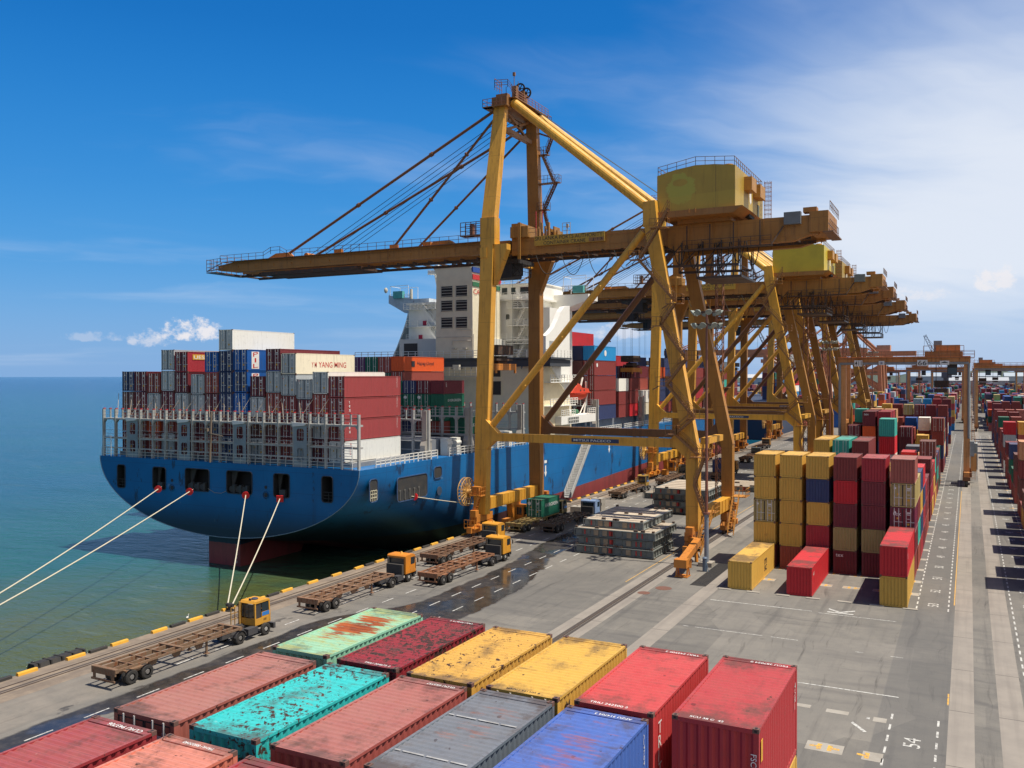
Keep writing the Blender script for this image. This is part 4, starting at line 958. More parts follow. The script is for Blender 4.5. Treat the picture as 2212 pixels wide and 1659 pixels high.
    for k in range(3): mb = MB(); mb.tube((-57.5, 119.0+k*1.2, 61.6), (-34.8, 119+k*1.2, 44.6), .04, 5); P('boom_rope', mb, None, 'cable')
    # apex platform
    ax = MB(); ax.box(-60.6, -58.2, 111.8, 123.4, 60.3, 61.7); ax.box(-61.8, -57.9, 111.2, 112.0, 60.2, 60.35); ax.box(-61.8, -60.3, 111.2, 123.6, 60.2, 60.35); ax.box(-58.4, -57.2, 112.5, 123.8, 61.5, 61.62); ax.box(-59.2, -57.0, 123, 124.3, 60.4, 60.5)
    ax.box(-60.2, -58.4, 112.3, 113.3, 61.2, 62.2); ax.box(-60.2, -58.4, 121.8, 122.7, 61.2, 62.2); ax.box(-59.9, -59.1, 113.2, 121.8, 57.2, 57.8); ax.beam((-59.4, 113.5, 57.4), (-59.4, 121.5, 60.4), .35, .35); ax.beam((-59.4, 121.5, 57.4), (-59.4, 113.5, 60.4), .35, .35)
    ap = P('apex_platform', ax, (.26, .12, .035))
    mb = MB(); mb.rail([(-61.8, 111.25, 60.3), (-58, 111.25, 60.3), (-58, 111.25, 61.6)], 1.1, .8, .03); mb.rail([(-61.8, 111.25, 60.3), (-61.8, 123.6, 60.3)], 1.1, 1.4, .03); mb.rail([(-60.4, 112.3, 63.2), (-58.3, 112.3, 63.0), (-57.3, 112.6, 61.6), (-57.3, 123.8, 61.6)], 1.1, 1.1, .03, 2); mb.rail([(-59.2, 124.3, 60.5), (-57.0, 124.3, 60.5), (-57, 123, 60.5)], 1.2, .8, .03); mb.rail([(-60.4, 112.3, 62.9), (-60.4, 114.5, 62.9)], 1.6, .7, .03, 2)
    P('railing', mb, (.30, .13, .08), 'crane', ap)
    mb = MB(); mb.cbox((-58.8, 115.6, 63.0), .7, .7, 2.2); mb.cbox((-58.5, 117.6, 62.8), .9, 1.2, 2.0); mb.tube((-58.8, 115.3, 62), (-58.8, 115.3, 65.6), .06, 6); mb.cbox((-58.8, 115.3, 65.8), .35, .3, .5); mb.tube((-58.6, 116.2, 62), (-58.6, 116.2, 65), .04, 5)
    P('sheave_mount', mb, (.24, .12, .05), 'crane', ap)
    for x, z, y in ((-58.9, 64.3, 117.4), (-57.9, 63.5, 117.4)):
        mb = MB(); n = 20
        for i in range(n):
            a0, a1 = 2*math.pi*i/n, 2*math.pi*(i+1)/n
            mb.beam((x+.72*math.cos(a0), y, z+.72*math.sin(a0)), (x+.72*math.cos(a1), y, z+.72*math.sin(a1)), .22, .16, up=(0, 1, 0))
        for i in range(6): a0 = math.pi*i/3; mb.beam((x, y, z), (x+.7*math.cos(a0), y, z+.7*math.sin(a0)), .1, .1, up=(0, 1, 0))
        P('sheave', mb, None, 'black', ap)
    # machinery house
    hx0, hx1, hy0, hy1 = -35.8, -25.8, 110.7, 127.3
    prof = [(hx0, 43.0), (hx1, 43.0), (hx1, 48.15), (-28.4, 48.5), (-30.8, 48.62), (-33.4, 48.3), (hx0, 47.75)]
    mb = MB(); mb.prism(prof, 'y', hy0, hy1)
    hm, t, b = new_mat('machinery_house_paint'); co = t.add('ShaderNodeTexCoord').outputs['Object']; oi = t.add('ShaderNodeObjectInfo').outputs['Color']
    n = t.noise(co, .35, 4); cc = t.mix(t.ss(n, .3, .7, 0, .35), oi, t.mix(.5, oi, (.16, .12, .03, 1)))
    X_, Y_, Z_ = t.sep(co)
    # pale overpainted blotch and a lighter lower strip where paint was renewed
    e = t.m('ADD', t.m('POWER', t.m('DIVIDE', t.m('ADD', X_, -12.75), 1.75), 2.0), t.m('POWER', t.m('DIVIDE', t.m('ADD', Z_, -45.8), 2.0), 2.0))
    e = t.m('ADD', e, t.m('MULTIPLY', t.m('SUBTRACT', t.noise(co, 1.1, 6, .68), .5), 2.4))
    hole = t.m('ADD', t.m('POWER', t.m('DIVIDE', t.m('ADD', X_, -12.6), 1.0), 2.0), t.m('POWER', t.m('DIVIDE', t.m('ADD', Z_, -46.6), .5), 2.0))
    blot = t.m('MULTIPLY', t.m('MULTIPLY', t.ss(e, 1.15, .95), t.ss(t.m('ADD', hole, t.m('MULTIPLY', t.noise(co, 1.3, 3), .8)), 1.1, 1.4)), t.m('LESS_THAN', Y_, -6.5))
    sq = t.noise(t.scl(co, (1.8, 1.8, .2)), 1.0, 5, .6); cc = t.mix(t.ss(sq, .5, .75, 0, .5), cc, t.mix(.6, cc, (.10, .05, .02, 1)))
    cc = t.mix(t.ss(t.m('ABSOLUTE', t.m('ADD', X_, -17.2)), .06, .03, 0, .6), cc, (.10, .06, .02, 1))
    cc = t.mix(t.m('MULTIPLY', blot, .7), cc, (.42, .40, .06, 1))
    cc = t.mix(t.m('MULTIPLY', t.ss(t.m('ADD', Z_, t.m('MULTIPLY', X_, -.035)), 44.5, 44.4), .35), cc, (.50, .36, .05, 1))
    t.put(b.inputs['Base Color'], cc); b.inputs['Roughness'].default_value = .5; M['house'] = hm
    ho = mb.build('machinery_house', hm, c, (.44, .285, .04))
    mb = MB(); mb.prism([(hx0-.3, 43.0), (hx0+.5, 42.2), (hx1-.2, 42.2), (hx1+1.0, 43.0)], 'y', hy0-.5, hy1+.3); mb.box(hx0+2, hx1-1, 113, 122, 41.75, 42.2)
    for x in (-31.5, -30.7): mb.box(x-.06, x+.06, hy0-.62, hy0-.45, 42.6, 43.1)
    P('base_tray', mb, (.34, .15, .035), 'crane', ho)
    mb = MB()
    for y in (hy0+.1, hy1-.1): mb.rail([(hx0+.1, y, 47.8), (-30.8, y, 48.65), (hx1-.1, y, 48.2)], 1.05, 1.3, .028)
    mb.rail([(hx1-.1, hy0+.1, 48.2), (hx1-.1, hy1-.1, 48.2)], 1.05, 1.1, .028); mb.rail([(hx0+.1, hy0+.1, 47.8), (hx0+.1, hy1-.1, 47.8)], 1.05, 1.3, .028)
    P('roof_railing', mb, (.20, .11, .05), 'crane', ho)
    for x, y, z in ((-34.3, 112, 48.0), (-27.0, 112.3, 48.3), (-34.3, 125, 48), (-27, 125, 48.3)):
        mb = MB(); mb.tube((x, y, z-.2), (x, y, z+.3), .62, 16); P('roof_vent', mb, (.60, .30, .04), 'crane', ho)
    for y0_, y1_ in ((115.6, 118.4), (120.9, 124.0)):
        mb = MB(); mb.box(hx1, hx1+1.0, y0_, y1_, 45.9, 47.6); P('air_vent', mb, (.46, .22, .035), 'crane', ho)
    mb = MB(); mb.box(hx1, hx1+.05, 123.6, 124.9, 43.2, 45.4); P('door', mb, (.09, .10, .08), 'matte', ho)
    mb = MB(); random.seed(4); pts = [(119.4+(.45+.18*random.random())*math.cos(a), 45.6+(.75+.35*random.random())*math.sin(a)) for a in [2*math.pi*i/18 for i in range(18)]]; mb.prism(pts, 'x', hx1+.004, hx1+.02); mb.build('paint_splash', M['white'], ho)
    mb = MB(); mb.box(hx1, hx1+.7, 115.6, 118.6, 42.4, 43.3); P('duct', mb, None, 'dark', ho)
    mb = MB()
    for k in range(10):
        z_ = 43.2+k*.62
        for i in range(8):
            a0, a1 = math.pi*2*i/8, math.pi*2*(i+1)/8; mb.beam((hx1+.9+.5*math.cos(a0), 126.3+.5*math.sin(a0), z_), (hx1+.9+.5*math.cos(a1), 126.3+.5*math.sin(a1), z_), .05, .05)
    for i in range(8): a0 = math.pi*2*i/8; mb.beam((hx1+.9+.5*math.cos(a0), 126.3+.5*math.sin(a0), 43), (hx1+.9+.5*math.cos(a0), 126.3+.5*math.sin(a0), 49), .04, .04, up=(0, 1, 0))
    P('caged_ladder', mb, (.34, .15, .06), 'crane', ho)
    mb = MB(); mb.box(-20.4, -18.4, 113.2, 114, 40.7, 42.2); P('electric_box', mb, (.18, .19, .2), 'matte')
    # sign board on the near girder
    mb = MB(); mb.box(-54.7, -44.1, 113.5, 113.62, 40.4, 41.75); sg = P('name_board', mb, (.56, .33, .05), 'matte')
    mb = MB(); mb.box(-46.4, -44.2, 113.48, 113.5, 40.45, 41.0); pl = mb.build('number_plate', M['matte'], sg, (.36, .17, .07))
    mb = MB(); put_text(mb, 'SRI LANKA PORTS AUTHORITY', (-54.6, 113.485, 41.12), (1, 0, 0), (0, 0, 1), .52, 10.2); put_text(mb, 'CONTAINER CRANE', (-53.3, 113.485, 40.47), (1, 0, 0), (0, 0, 1), .48, 6.4); mb.build('lettering', M['inkmark'], sg)
    mb = MB(); put_text(mb, 'J·13', (-45.9, 113.465, 40.5), (1, 0, 0), (0, 0, 1), .42, 1.5); mb.build('crane_number', M['inkmark'], sg)
    # trolley with operator cab
    mb = MB(); mb.box(-64, -58, 114.6, 120.2, 38.4, 39.0); mb.box(-62.4, -59.0, 114.8, 118.0, 36.3, 39.4); mb.box(-59.2, -57.4, 115.2, 115.4, 36.5, 36.65)
    for x, y in ((-59, 115.3), (-57.5, 115.3), (-57.5, 118), (-59, 118)): mb.beam((x, y, 36.5), (x, y, 38.4), .1, .1, up=(0, 1, 0))
    mb.beam((-59.2, 115.3, 36.6), (-57.5, 115.3, 38.2), .1, .1); mb.beam((-57.5, 115.3, 36.6), (-59, 115.3, 38.2), .1, .1); mb.rail([(-59.2, 115.3, 36.6), (-57.4, 115.3, 36.6), (-57.4, 118, 36.6)], 1.1, .7, .03)
    tr = P('trolley_cab', mb, (.025, .025, .027), 'matte')
    mb = MB(); mb.box(-62.46, -62.4, 115.0, 117.8, 36.6, 38.2); mb.box(-62.3, -61.0, 114.75, 114.8, 36.6, 38.2); mb.build('window', M['glass'], tr)
    # festoon cable loops
    mb = MB()
    for k in range(5):
        xa = -54.5+k*3.9; pts = [(xa+3.6*i/10, 113.6, 39.1-3.4*(1-(2*i/10-1)**2)*(.8+.1*(k % 3))) for i in range(11)]; mb = MB(); mb.path(pts, .05, 4); P('festoon_cable', mb, None, 'black')
    for k in range(6):
        xa = -34.5+k*1.9; pts = [(xa+1.7*i/8, 113.4, 39.0-4.2*(1-(2*i/8-1)**2)*(.6+.13*(k % 4))) for i in range(9)]; mb = MB(); mb.path(pts, .06, 4); P('festoon_cable', mb, None, 'black')
    # frames and platform hung under the landward girder
    mb = MB()
    for y in (113.6, 121.2):
        mb.beam((-36, y, 36.4), (-26, y, 36.2), .28, .32)
        for x in (-36, -33.4, -30.6, -28.2, -26): mb.beam((x, y, 36.3), (x, y, 39.4), .16, .16, up=(0, 1, 0))
        mb.beam((-36, y, 36.4), (-33.4, y, 39.2), .12, .12); mb.beam((-30.6, y, 36.3), (-28.2, y, 39.2), .12, .12); mb.beam((-33.4, y, 36.4), (-30.6, y, 39.2), .12, .12)
    mb.box(-31.4, -25.6, 113.4, 121.4, 34.55, 34.85)
    for x in (-31.2, -28.5, -25.8):
        for y in (113.6, 121.2): mb.beam((x, y, 34.7), (x, y, 39.2), .12, .12, up=(0, 1, 0))
    mb.rail([(-31.4, 113.4, 34.85), (-25.6, 113.4, 34.85), (-25.6, 121.4, 34.85)], 1.1, 1.0, .03); mb.box(-33, -21.8, 112.6, 113.6, 38.2, 38.35); mb.rail([(-33, 112.6, 38.35), (-21.8, 112.6, 38.35)], 1.1, 1.2, .03); mb.beam((-21.8, 112.7, 38.3), (-20.5, 113.6, 40.6), .16, .16)
    for x in (-32.5, -29.5, -26.5, -23.2): mb.beam((x, 112.8, 38.3), (x, 112.8, 41.4), .13, .13, up=(0, 1, 0))
    P('maintenance_platform', mb, (.055, .035, .025), 'crane')
    # spreader hanging over the ship
    mb = MB()
    for x, y in ((-63.6, 114.6), (-61.4, 114.6), (-63.6, 119.8), (-61.4, 119.8)): mb = MB(); mb.tube((x, y, 38.4), (x, y, 26.6), .025, 4); P('hoist_rope', mb, None, 'cable')
    mb = MB(); mb.box(-64.2, -61.2, 114.8, 119.6, 25.2, 26.6); mb.box(-63.3, -61.7, 115.8, 118.6, 23.9, 25); mb.wheel((-62.5, 114.7, 25.6), .5, .4, 12); mb.box(-63.6, -61.4, 114.6, 119.8, 24.3, 24.6)
    hb = P('headblock', mb, (.04, .028, .022), 'rusty')
    mb = MB(); mb.box(-64.0, -61.1, 114.0, 120.4, 22.9, 23.85)
    for y in (114.1, 120.2): mb.cbox((-61.2, y, 23.0), .25, .3, 1.1)
    P('spreader', mb, ORG)
    # cable reel on the seaward side
    mb = MB(); n = 28
    for rr_ in (1.95, .5):
        for i in range(n):
            a0, a1 = 2*math.pi*i/n, 2*math.pi*(i+1)/n
            for xx in (-62.25, -61.75): mb.beam((xx, 106.8+rr_*math.cos(a0), 6.0+rr_*math.sin(a0)), (xx, 106.8+rr_*math.cos(a1), 6.0+rr_*math.sin(a1)), .07, .09, up=(1, 0, 0))
    for i in range(20):
        a0 = 2*math.pi*i/20
        for xx in (-62.25, -61.75): mb.beam((xx, 106.8, 6.0), (xx, 106.8+1.95*math.cos(a0), 6.0+1.95*math.sin(a0)), .06, .09, up=(1, 0, 0))
    mb.tube((-62.3, 106.8, 6), (-60.9, 106.8, 6), .35, 12)
    P('cable_reel', mb, (.62, .36, .11), 'crane')
    mb = MB(); mb.box(-61.2, -59.4, 106.2, 107.6, 5.5, 5.65); mb.rail([(-61.2, 106.2, 5.65), (-59.4, 106.2, 5.65), (-59.4, 107.6, 5.65)], 1.1, .7, .03); mb.cbox((-60.4, 106.9, 6.3), 1.1, .8, 1.0); mb.stairs((-59.6, 106.4, 5.6), (-61.0, 106.2, 1.2), .6, side=(0, 1, 0)); mb.box(-61.4, -59.8, 105.2, 106.4, 1.1, 1.25); mb.rail([(-61.4, 105.2, 1.25), (-59.8, 105.2, 1.25)], 1.1, .6, .03)
    P('reel_platform', mb, ORG)
    # little cabin and leg stub under the seaward sill
    mb = MB(); mb.prism([(116.6, 3.3), (119.8, 3.3), (119.0, .6), (117.4, .6)], 'x', -60.9, -60.0); mb.box(-60.2, -58.8, 118.2, 119.8, .6, 2.8); mb.box(-60.6, -59.4, 114.6, 116.2, .1, 1.2)
    cb = P('ground_cabin', mb, ORG); mb = MB(); mb.box(-58.8, -58.78, 118.5, 119.5, 1.4, 2.5); mb.box(-59.9, -59.1, 118.17, 118.2, 1.4, 2.5); mb.build('window', M['glass'], cb)
    # zigzag stairs on the near landward leg
    mb = MB(); yS = 107.2
    fl = [((-28.6, 4.9), (-29.9, 8.6)), ((-29.9, 8.6), (-28.6, 12.2)), ((-29.4, 12.3), (-32.4, 14.9)), ((-32.2, 14.9), (-29.9, 16.9)), ((-29.9, 16.9), (-33.4, 20.9)), ((-33.4, 20.9), (-30.9, 24.1)), ((-30.9, 24.1), (-34.2, 28.4)), ((-34.2, 28.4), (-32.3, 31.0)), ((-32.3, 31.2), (-37.2, 36.8)), ((-36.9, 36.8), (-34.4, 40.6)), ((-34.4, 40.6), (-33.2, 42.8))]
    for i, ((xa, za), (xb, zb)) in enumerate(fl): mb.stairs((xa, yS-.1*(i % 2), za), (xb, yS-.1*(i % 2), zb), .7, side=(0, 1, 0), r=.025)
    for x0, x1, z_ in ((-30.6, -28.4, 16.8), (-31.4, -29.4, 24.0), (-33.4, -31.4, 31.0), (-30.3, -28.0, 12.1), (-35.5, -33.3, 40.5), (-34.6, -33.6, 20.8), (-35.2, -34.0, 28.3), (-38.2, -37, 36.7), (-33.4, -32, 14.8)):
        mb.box(x0, x1, yS-.6, yS+.6, z_-.08, z_); mb.rail([(x0, yS-.6, z_), (x1, yS-.6, z_)], 1.1, .7, .03)
        mb.rail([(x1, yS-.6, z_), (x1, yS+.6, z_)], 1.1, .6, .03); mb.beam((x0, yS+.3, z_-.1), (x0-1, yS+1.2, z_-.5), .1, .1)
    P('stairway', mb, (.30, .14, .045))
    mb = MB(); mb.stairs((-28.9, 121.4, .3), (-28.9, 125.1, 5.1), .8, side=(1, 0, 0)); mb.box(-29.6, -27.6, 124.9, 127.6, 5.0, 5.1); mb.rail([(-27.6, 125, 5.1), (-27.6, 127.6, 5.1), (-29.6, 127.6, 5.1)], 1.1, .8, .03); P('stairway', mb, (.46, .20, .03)); mb = MB(); mb.stairs((-29.2, 106.0, .3), (-28.6, 109.8, 4.9), .7, side=(1, 0, 0)); mb.box(-29.6, -28, 109.6, 112, 4.9, 5.0); mb.rail([(-28, 109.6, 5), (-28, 112, 5)], 1.1, .8, .03)
    P('stairway', mb, (.46, .20, .03))
    mb = MB(); lattice(mb, (-31.9, 127.5, 3.4), (-31.9, 127.5, 39), .95, 26, .11); mb.box(-32.4, -30.4, 126.6, 128, 20.3, 20.42); mb.box(-32.4, -30.4, 126.6, 128, 31.3, 31.42)
    P('elevator_mast', mb, (.26, .10, .04))
    # zigzag stairs beside the far seaward leg
    mb = MB(); yS = 123.9
    z0_ = 42.0; pts = [(-57.9, 42.0), (-58.6, 51.0), (-56.4, 51.6), (-58.0, 56.0), (-57.4, 56.1), (-56.5, 58.2), (-58.2, 59.4)]
    mb.stairs((-57.0, yS+.7, 42.0), (-58.3, yS+.4, 47.6), .6, side=(0, 1, 0), r=.025); mb.stairs((-58.1, yS+.2, 47.6), (-55.9, yS, 51.6), .6, side=(0, 1, 0), r=.025); mb.stairs((-56.4, yS, 51.6), (-58.2, yS-.3, 55.8), .6, side=(0, 1, 0), r=.025); mb.stairs((-57.5, yS-.3, 56), (-56.5, yS-.4, 58.2), .6, side=(0, 1, 0), r=.025); mb.beam((-58.8, yS-.6, 59.2), (-56.4, yS-.4, 58.2), .1, .25)
    for x0, x1, z_ in ((-59, -55.4, 51.5), (-58.9, -57.3, 55.9), (-59, -57.2, 47.5)): mb.box(x0, x1, yS-.6, yS+.5, z_-.1, z_); mb.rail([(x0, yS-.6, z_), (x1, yS-.6, z_), (x1, yS+.5, z_)], 1.1, .6, .025)
    P('stairway', mb, (.20, .10, .05))
    mb = MB(); mb.rail([(-50.5, 113.8, 41.75), (-49.3, 113.8, 41.75)], 1.6, .5, .03, 2); mb.tube((-49.9, 114.2, 41.8), (-49.9, 114.2, 43.2), .05, 6); mb.cbox((-49.9, 114.2, 43.0), .3, .25, .5); P('floodlight', mb, (.5, .45, .4), 'matte')
    return c
M['house_clean'] = simple('plain_house_paint', None, .5, 0, .2, .4)
CR = build_crane()
tag(CR, 'nearest yellow quay crane with a pale blotch on its machinery house', 'crane', 'yellow quay cranes along the berth')
for dy, lab, br in ((75.9, 'second yellow quay crane from the camera with a clean bright yellow house', (1.12, 1.16, .95)), (104.4, 'third yellow quay crane, close behind the second one', (.92, .92, .95)), (144.7, 'fourth yellow quay crane from the camera', (.98, 1.0, 1)), (201.7, 'fifth and farthest yellow quay crane in the row', (.90, .90, .95))):
    k = copy_tree(CR); k.location.y += dy; tag(k, lab)
    hc = M['house_clean'] if dy < 1e9 else None
    for ch in k.children:
        if ch.name.startswith('machinery_house'): ch.material_slots[0].link = 'OBJECT'; ch.material_slots[0].material = hc
    paint_tree(k, lambda q: (min(1, q[0]*br[0]), min(1, q[1]*br[1]), q[2]*br[2], 1))
    if dy == 75.9: 
        for ch in k.children:
            if ch.name.startswith('machinery_house'): ch.color = (.60, .46, .03, 1)
            if ch.name.startswith('name_board'):
                for q in list(ch.children):
                    if q.name.startswith(('crane_number', 'number_plate')): bpy.data.objects.remove(q)
    for ch in list(k.children):
        if ch.name.startswith(('spreader', 'headblock', 'trolley_cab', 'hoist_rope')): ch.location.x += {75.9: -6, 104.4: -18, 144.7: -26, 201.7: -12}[dy] 
        if ch.name.startswith('tie_down_arm'): bpy.data.objects.remove(ch)

# ================================================================== light masts
def build_mast():
    r_ = empty('light_mast', (-27, 101.9, 0))
    mb = MB(); mb.tube((-27, 101.9, 6.2), (-27, 101.9, 29.6), .18, 12, .12); mb.tube((-27, 101.9, 6.0), (-27, 101.9, 6.2), .4, 12); mb.build('pole', M['paint'], r_, (.24, .085, .055))
    mb = MB(); mb.tube((-27, 101.9, .5), (-27, 101.9, 6.0), .27, 14, .25); mb.build('lower_sleeve', M['paint'], r_, (.22, .26, .32))
    mb = MB(); mb.box(-27.8, -26.2, 101.1, 102.7, 0, .5); mb.build('footing', M['concrete'], r_)
    mb = MB()
    for z in (27.95, 29.35):
        for i in range(16):
            a0, a1 = 2*math.pi*i/16, 2*math.pi*(i+1)/16; mb.beam((-27+1.5*math.cos(a0), 101.9+1.5*math.sin(a0), z), (-27+1.5*math.cos(a1), 101.9+1.5*math.sin(a1), z), .1, .1)
        for i in range(4): a0 = math.pi*i/2; mb.beam((-27, 101.9, z), (-27+1.5*math.cos(a0), 101.9+1.5*math.sin(a0), z), .1, .1)
    mb.build('lamp_ring', M['rusty'], r_, (.06, .045, .04))
    for z in (27.8, 29.3):
        for i in range(8):
            a0 = 2*math.pi*(i+.5*(z > 28))/8; cx, cy = -27+1.62*math.cos(a0), 101.9+1.62*math.sin(a0); mb = MB()
            dv = Vector((math.cos(a0), math.sin(a0), -.75)).normalized(); p = Vector((cx, cy, z)); mb.tube(p-dv*.3, p, .16, 10, .40, False); mb.tube(p, p+dv*.05, .40, 10, .38); fl_ = mb.build('floodlight', M['matte'], r_, (.30, .34, .30))
    return r_
ms = build_mast(); tag(ms, 'nearest tall rust red light mast with two rings of floodlights', 'light mast', 'floodlight masts along the crane track')
for dy, l in ((102.5, 'second tall light mast, among the far yellow cranes'), (199.3, 'third tall light mast, left under the near yard gantry'), (302, 'farthest tall light mast, seen under the yard gantry beam')):
    k = copy_tree(ms); k.location.y += dy; tag(k, l)
mb = MB(); mb.tube((-26.4, 98.9, 0), (-26.4, 98.9, 1.5), .26, 12); mb.tube((-26.4, 98.9, 1.5), (-26.4, 98.9, 1.62), .3, 12, .2); mb.beam((-25.9, 98.7, 0), (-26.3, 98.9, 1.3), .06, .06)
o = mb.build('pipe_post', M['paint'], loc=(-26.4, 98.9, 0), color=(.10, .15, .22)); tag(o, 'short blue grey post on the ground beside the nearest light mast', 'post')

# ================================================================== yard gantry cranes (rubber tyred)
RO = (.60, .25, .075)
def build_rtg():
    r_ = empty('yard_gantry', (-12, 203, 0)); P = lambda nm, mb, col=RO, m='crane', par=None: mb.build(nm, M[m], par or r_, col)
    for x in (-23.6, -.35):
        for y in (199.2, 207.0):
            mb = MB(); mb.beam((x, y, 2.6), (x, y, 24.6), 1.15, 1.0, up=(0, 1, 0)); P('leg', mb, (.66, .31, .11))
        mb = MB(); mb.box(x-.5, x+.5, 196.8, 209.4, 1.9, 2.9); P('sill_beam', mb); mb = MB(); zt = 12.2 if x < -10 else 21.2; mb.box(x-.4, x+.4, 199.5, 206.7, zt-.4, zt+.4); P('cross_beam', mb)
        for y in (198.2, 208.0):
            mb = MB(); mb.box(x-.7, x+.7, y-1.6, y+1.6, 1.2, 2.0); mb.cbox((x+.5, y-.6, 2.4), .8, 1, .9); bo = P('bogie', mb, (.22, .09, .04), 'rusty')
            for q in (-1.0, 1.0): mb = MB(); mb.wheel((x, y+q, .72), .71, .55, 16, .45); mb.cur = 0; mb.build('wheel', M['black'], bo)
    for y in (199.2, 207.0):
        mb = MB(); mb.box(-24.6, .3, y-.55, y+.55, 24.6, 25.9); mb.box(-24.6, .3, y-.65, y+.65, 25.85, 25.92); P('main_beam', mb)
        mb = MB(); yy = y-1.1 if y < 203 else y+1.1; mb.box(-24.6, 1.0, min(yy, y), max(yy, y), 25.6, 25.68); mb.rail([(-24.6, yy, 25.7), (1.0, yy, 25.7)], 1.3, 2.2, .035); P('walkway', mb, (.34, .16, .08))
    mb = MB(); mb.box(-24.6, -23.9, 199.7, 206.5, 24.8, 25.7); mb.box(-.4, .3, 199.7, 206.5, 24.8, 25.7); P('end_beam', mb)
    mb = MB(); mb.path([(-24.25, 198.55, 3), (-24.25, 198.55, 24.5), (-.0, 198.55, 24.5), (.05, 198.55, 9.5)], .26, 8); P('conduit', mb, (.27, .29, .30), 'matte')
    mb = MB(); mb.box(-8, -1.2, 198.6, 207.6, 25.95, 26.9); mb.box(-6.0, -1.6, 200, 206.5, 26.9, 28.2); mb.rail([(-8.2, 198.4, 26.0), (-.9, 198.4, 26.0)], 2.0, 1.4, .05); tr = P('trolley', mb, (.46, .19, .06))
    mb = MB(); mb.box(-6.4, -4.9, 200.2, 202, 26.9, 29.1); P('tower_box', mb, (.22, .24, .26), 'matte', tr)
    mb = MB(); mb.box(-3.9, -2.1, 199.5, 202.2, 22.1, 24.3); cb = P('operator_cab', mb, (.04, .04, .045), 'matte'); mb = MB(); mb.box(-3.8, -2.2, 199.44, 199.5, 22.3, 23.6); mb.build('window', M['glass'], cb)
    mb = MB(); mb.box(-6.3, -3.6, 200.5, 206, 19.6, 21.0); mb.box(-6.1, -3.8, 197.4, 209, 18.6, 19.3); P('spreader', mb, (.05, .032, .025), 'rusty')
    mb = MB()
    for x in (-6, -3.9):
        for y in (201, 205.5): mb = MB(); mb.tube((x, y, 21), (x, y, 26), .035, 4); P('hoist_rope', mb, None, 'cable')
    mb = MB(); mb.box(.3, 1.6, 200.5, 205.6, 3.2, 8.4); mb.box(.25, 1.0, 198.2, 200, 6.0, 9.0); P('engine_box', mb, (.30, .32, .32), 'matte')
    mb = MB(); mb.box(.4, 1.4, 198.6, 198.9, 3, 6.5); mb.stairs((.9, 206, .5), (.9, 200.8, 9), .6, side=(1, 0, 0))
    for k in range(40): mb.box(.55, 1.05, 206.9, 207.0, 9+k*.4, 9.06+k*.4)
    for x in (.55, 1.05): mb.beam((x, 206.95, 8.5), (x, 206.95, 25.4), .08, .08, up=(0, 1, 0))
    P('ladder', mb, (.62, .30, .09))
    for x0, x1, s, mt in ((-21.2, -19.9, '411', 'inkmark'), (-9.2, -7.6, '66', 'inkmark')):
        mb = MB(); mb.box(x0-.15, x1+.15, 198.2, 198.25, 23.95, 25.2); sg = P('number_board', mb, (.78, .78, .76), 'matte'); mb = MB(); put_text(mb, s, (x0+.02, 198.19, 24.12), (1, 0, 0), (0, 0, 1), .92, x1-x0-.04); mb.build('lettering', M[mt], sg)
    mb = MB(); mb.box(-16.6, -15.5, 198.2, 198.25, 24.2, 25.05); sg = P('emblem_board', mb, (.78, .78, .76), 'matte'); mb = MB()
    for k in range(8): a0 = math.pi*k/4; mb.beam((-16.05, 198.19, 24.62), (-16.05+.3*math.cos(a0), 198.19, 24.62+.3*math.sin(a0)), .03, .1, up=(0, 1, 0))
    mb.build('emblem', M['bluemark'], sg)
    mb = MB(); mb.box(-5.2, -3.5, 198.2, 198.25, 24.15, 25.0); sg = P('maker_board', mb, (.78, .78, .76), 'matte'); mb = MB(); mb.prism([(-5.0, 24.55), (-3.7, 24.55), (-3.9, 24.68), (-4.35, 24.85), (-4.8, 24.68)], 'y', 198.18, 198.2); mb.build('emblem', M['inkmark'], sg)
    return r_
rt = build_rtg(); tag(rt, 'nearest orange yard gantry, with boards reading 411 and 66 on its beam', 'gantry crane', 'orange yard gantries')
rl = [(26.25, 196, 'orange yard gantry over the right hand block with its trolley at the left'), (-2, 262, 'orange yard gantry far beyond the near one, over the left block'), (26.3, 330, 'small far orange gantry over the right block'), (-60, 420, 'distant orange gantry left of the yard'), (-30, 470, 'distant orange gantry low in the middle of the yard'), (-1, 540, 'distant orange gantry centred under the near one'), (55, 560, 'distant orange gantry at the far right'), (-125, 560, 'very distant orange gantry left of the stacks'), (-58, 700, 'very distant orange gantry near the horizon'), (-150, 760, 'most distant orange gantry at left on the horizon')]
for i, (dx_, dy_, l) in enumerate(rl):
    k = copy_tree(rt); k.location.x += dx_; k.location.y += dy_; tag(k, l); sh = [14, -14, 9, -8, -15, 2, -10, -6, -4, -9][i]
    for ch in list(k.children):
        if ch.name.startswith(('number_board', 'emblem_board', 'maker_board')): 
            for q in list(ch.children): bpy.data.objects.remove(q)
            bpy.data.objects.remove(ch); continue
        if ch.name.startswith(('trolley', 'operator_cab', 'spreader', 'hoist_rope')): ch.location.x += -16.5 if i == 0 else -abs(sh)
    j = random.uniform(.8, 1.05); paint_tree(k, lambda q: (q[0]*j, q[1]*j, q[2]*j, 1))

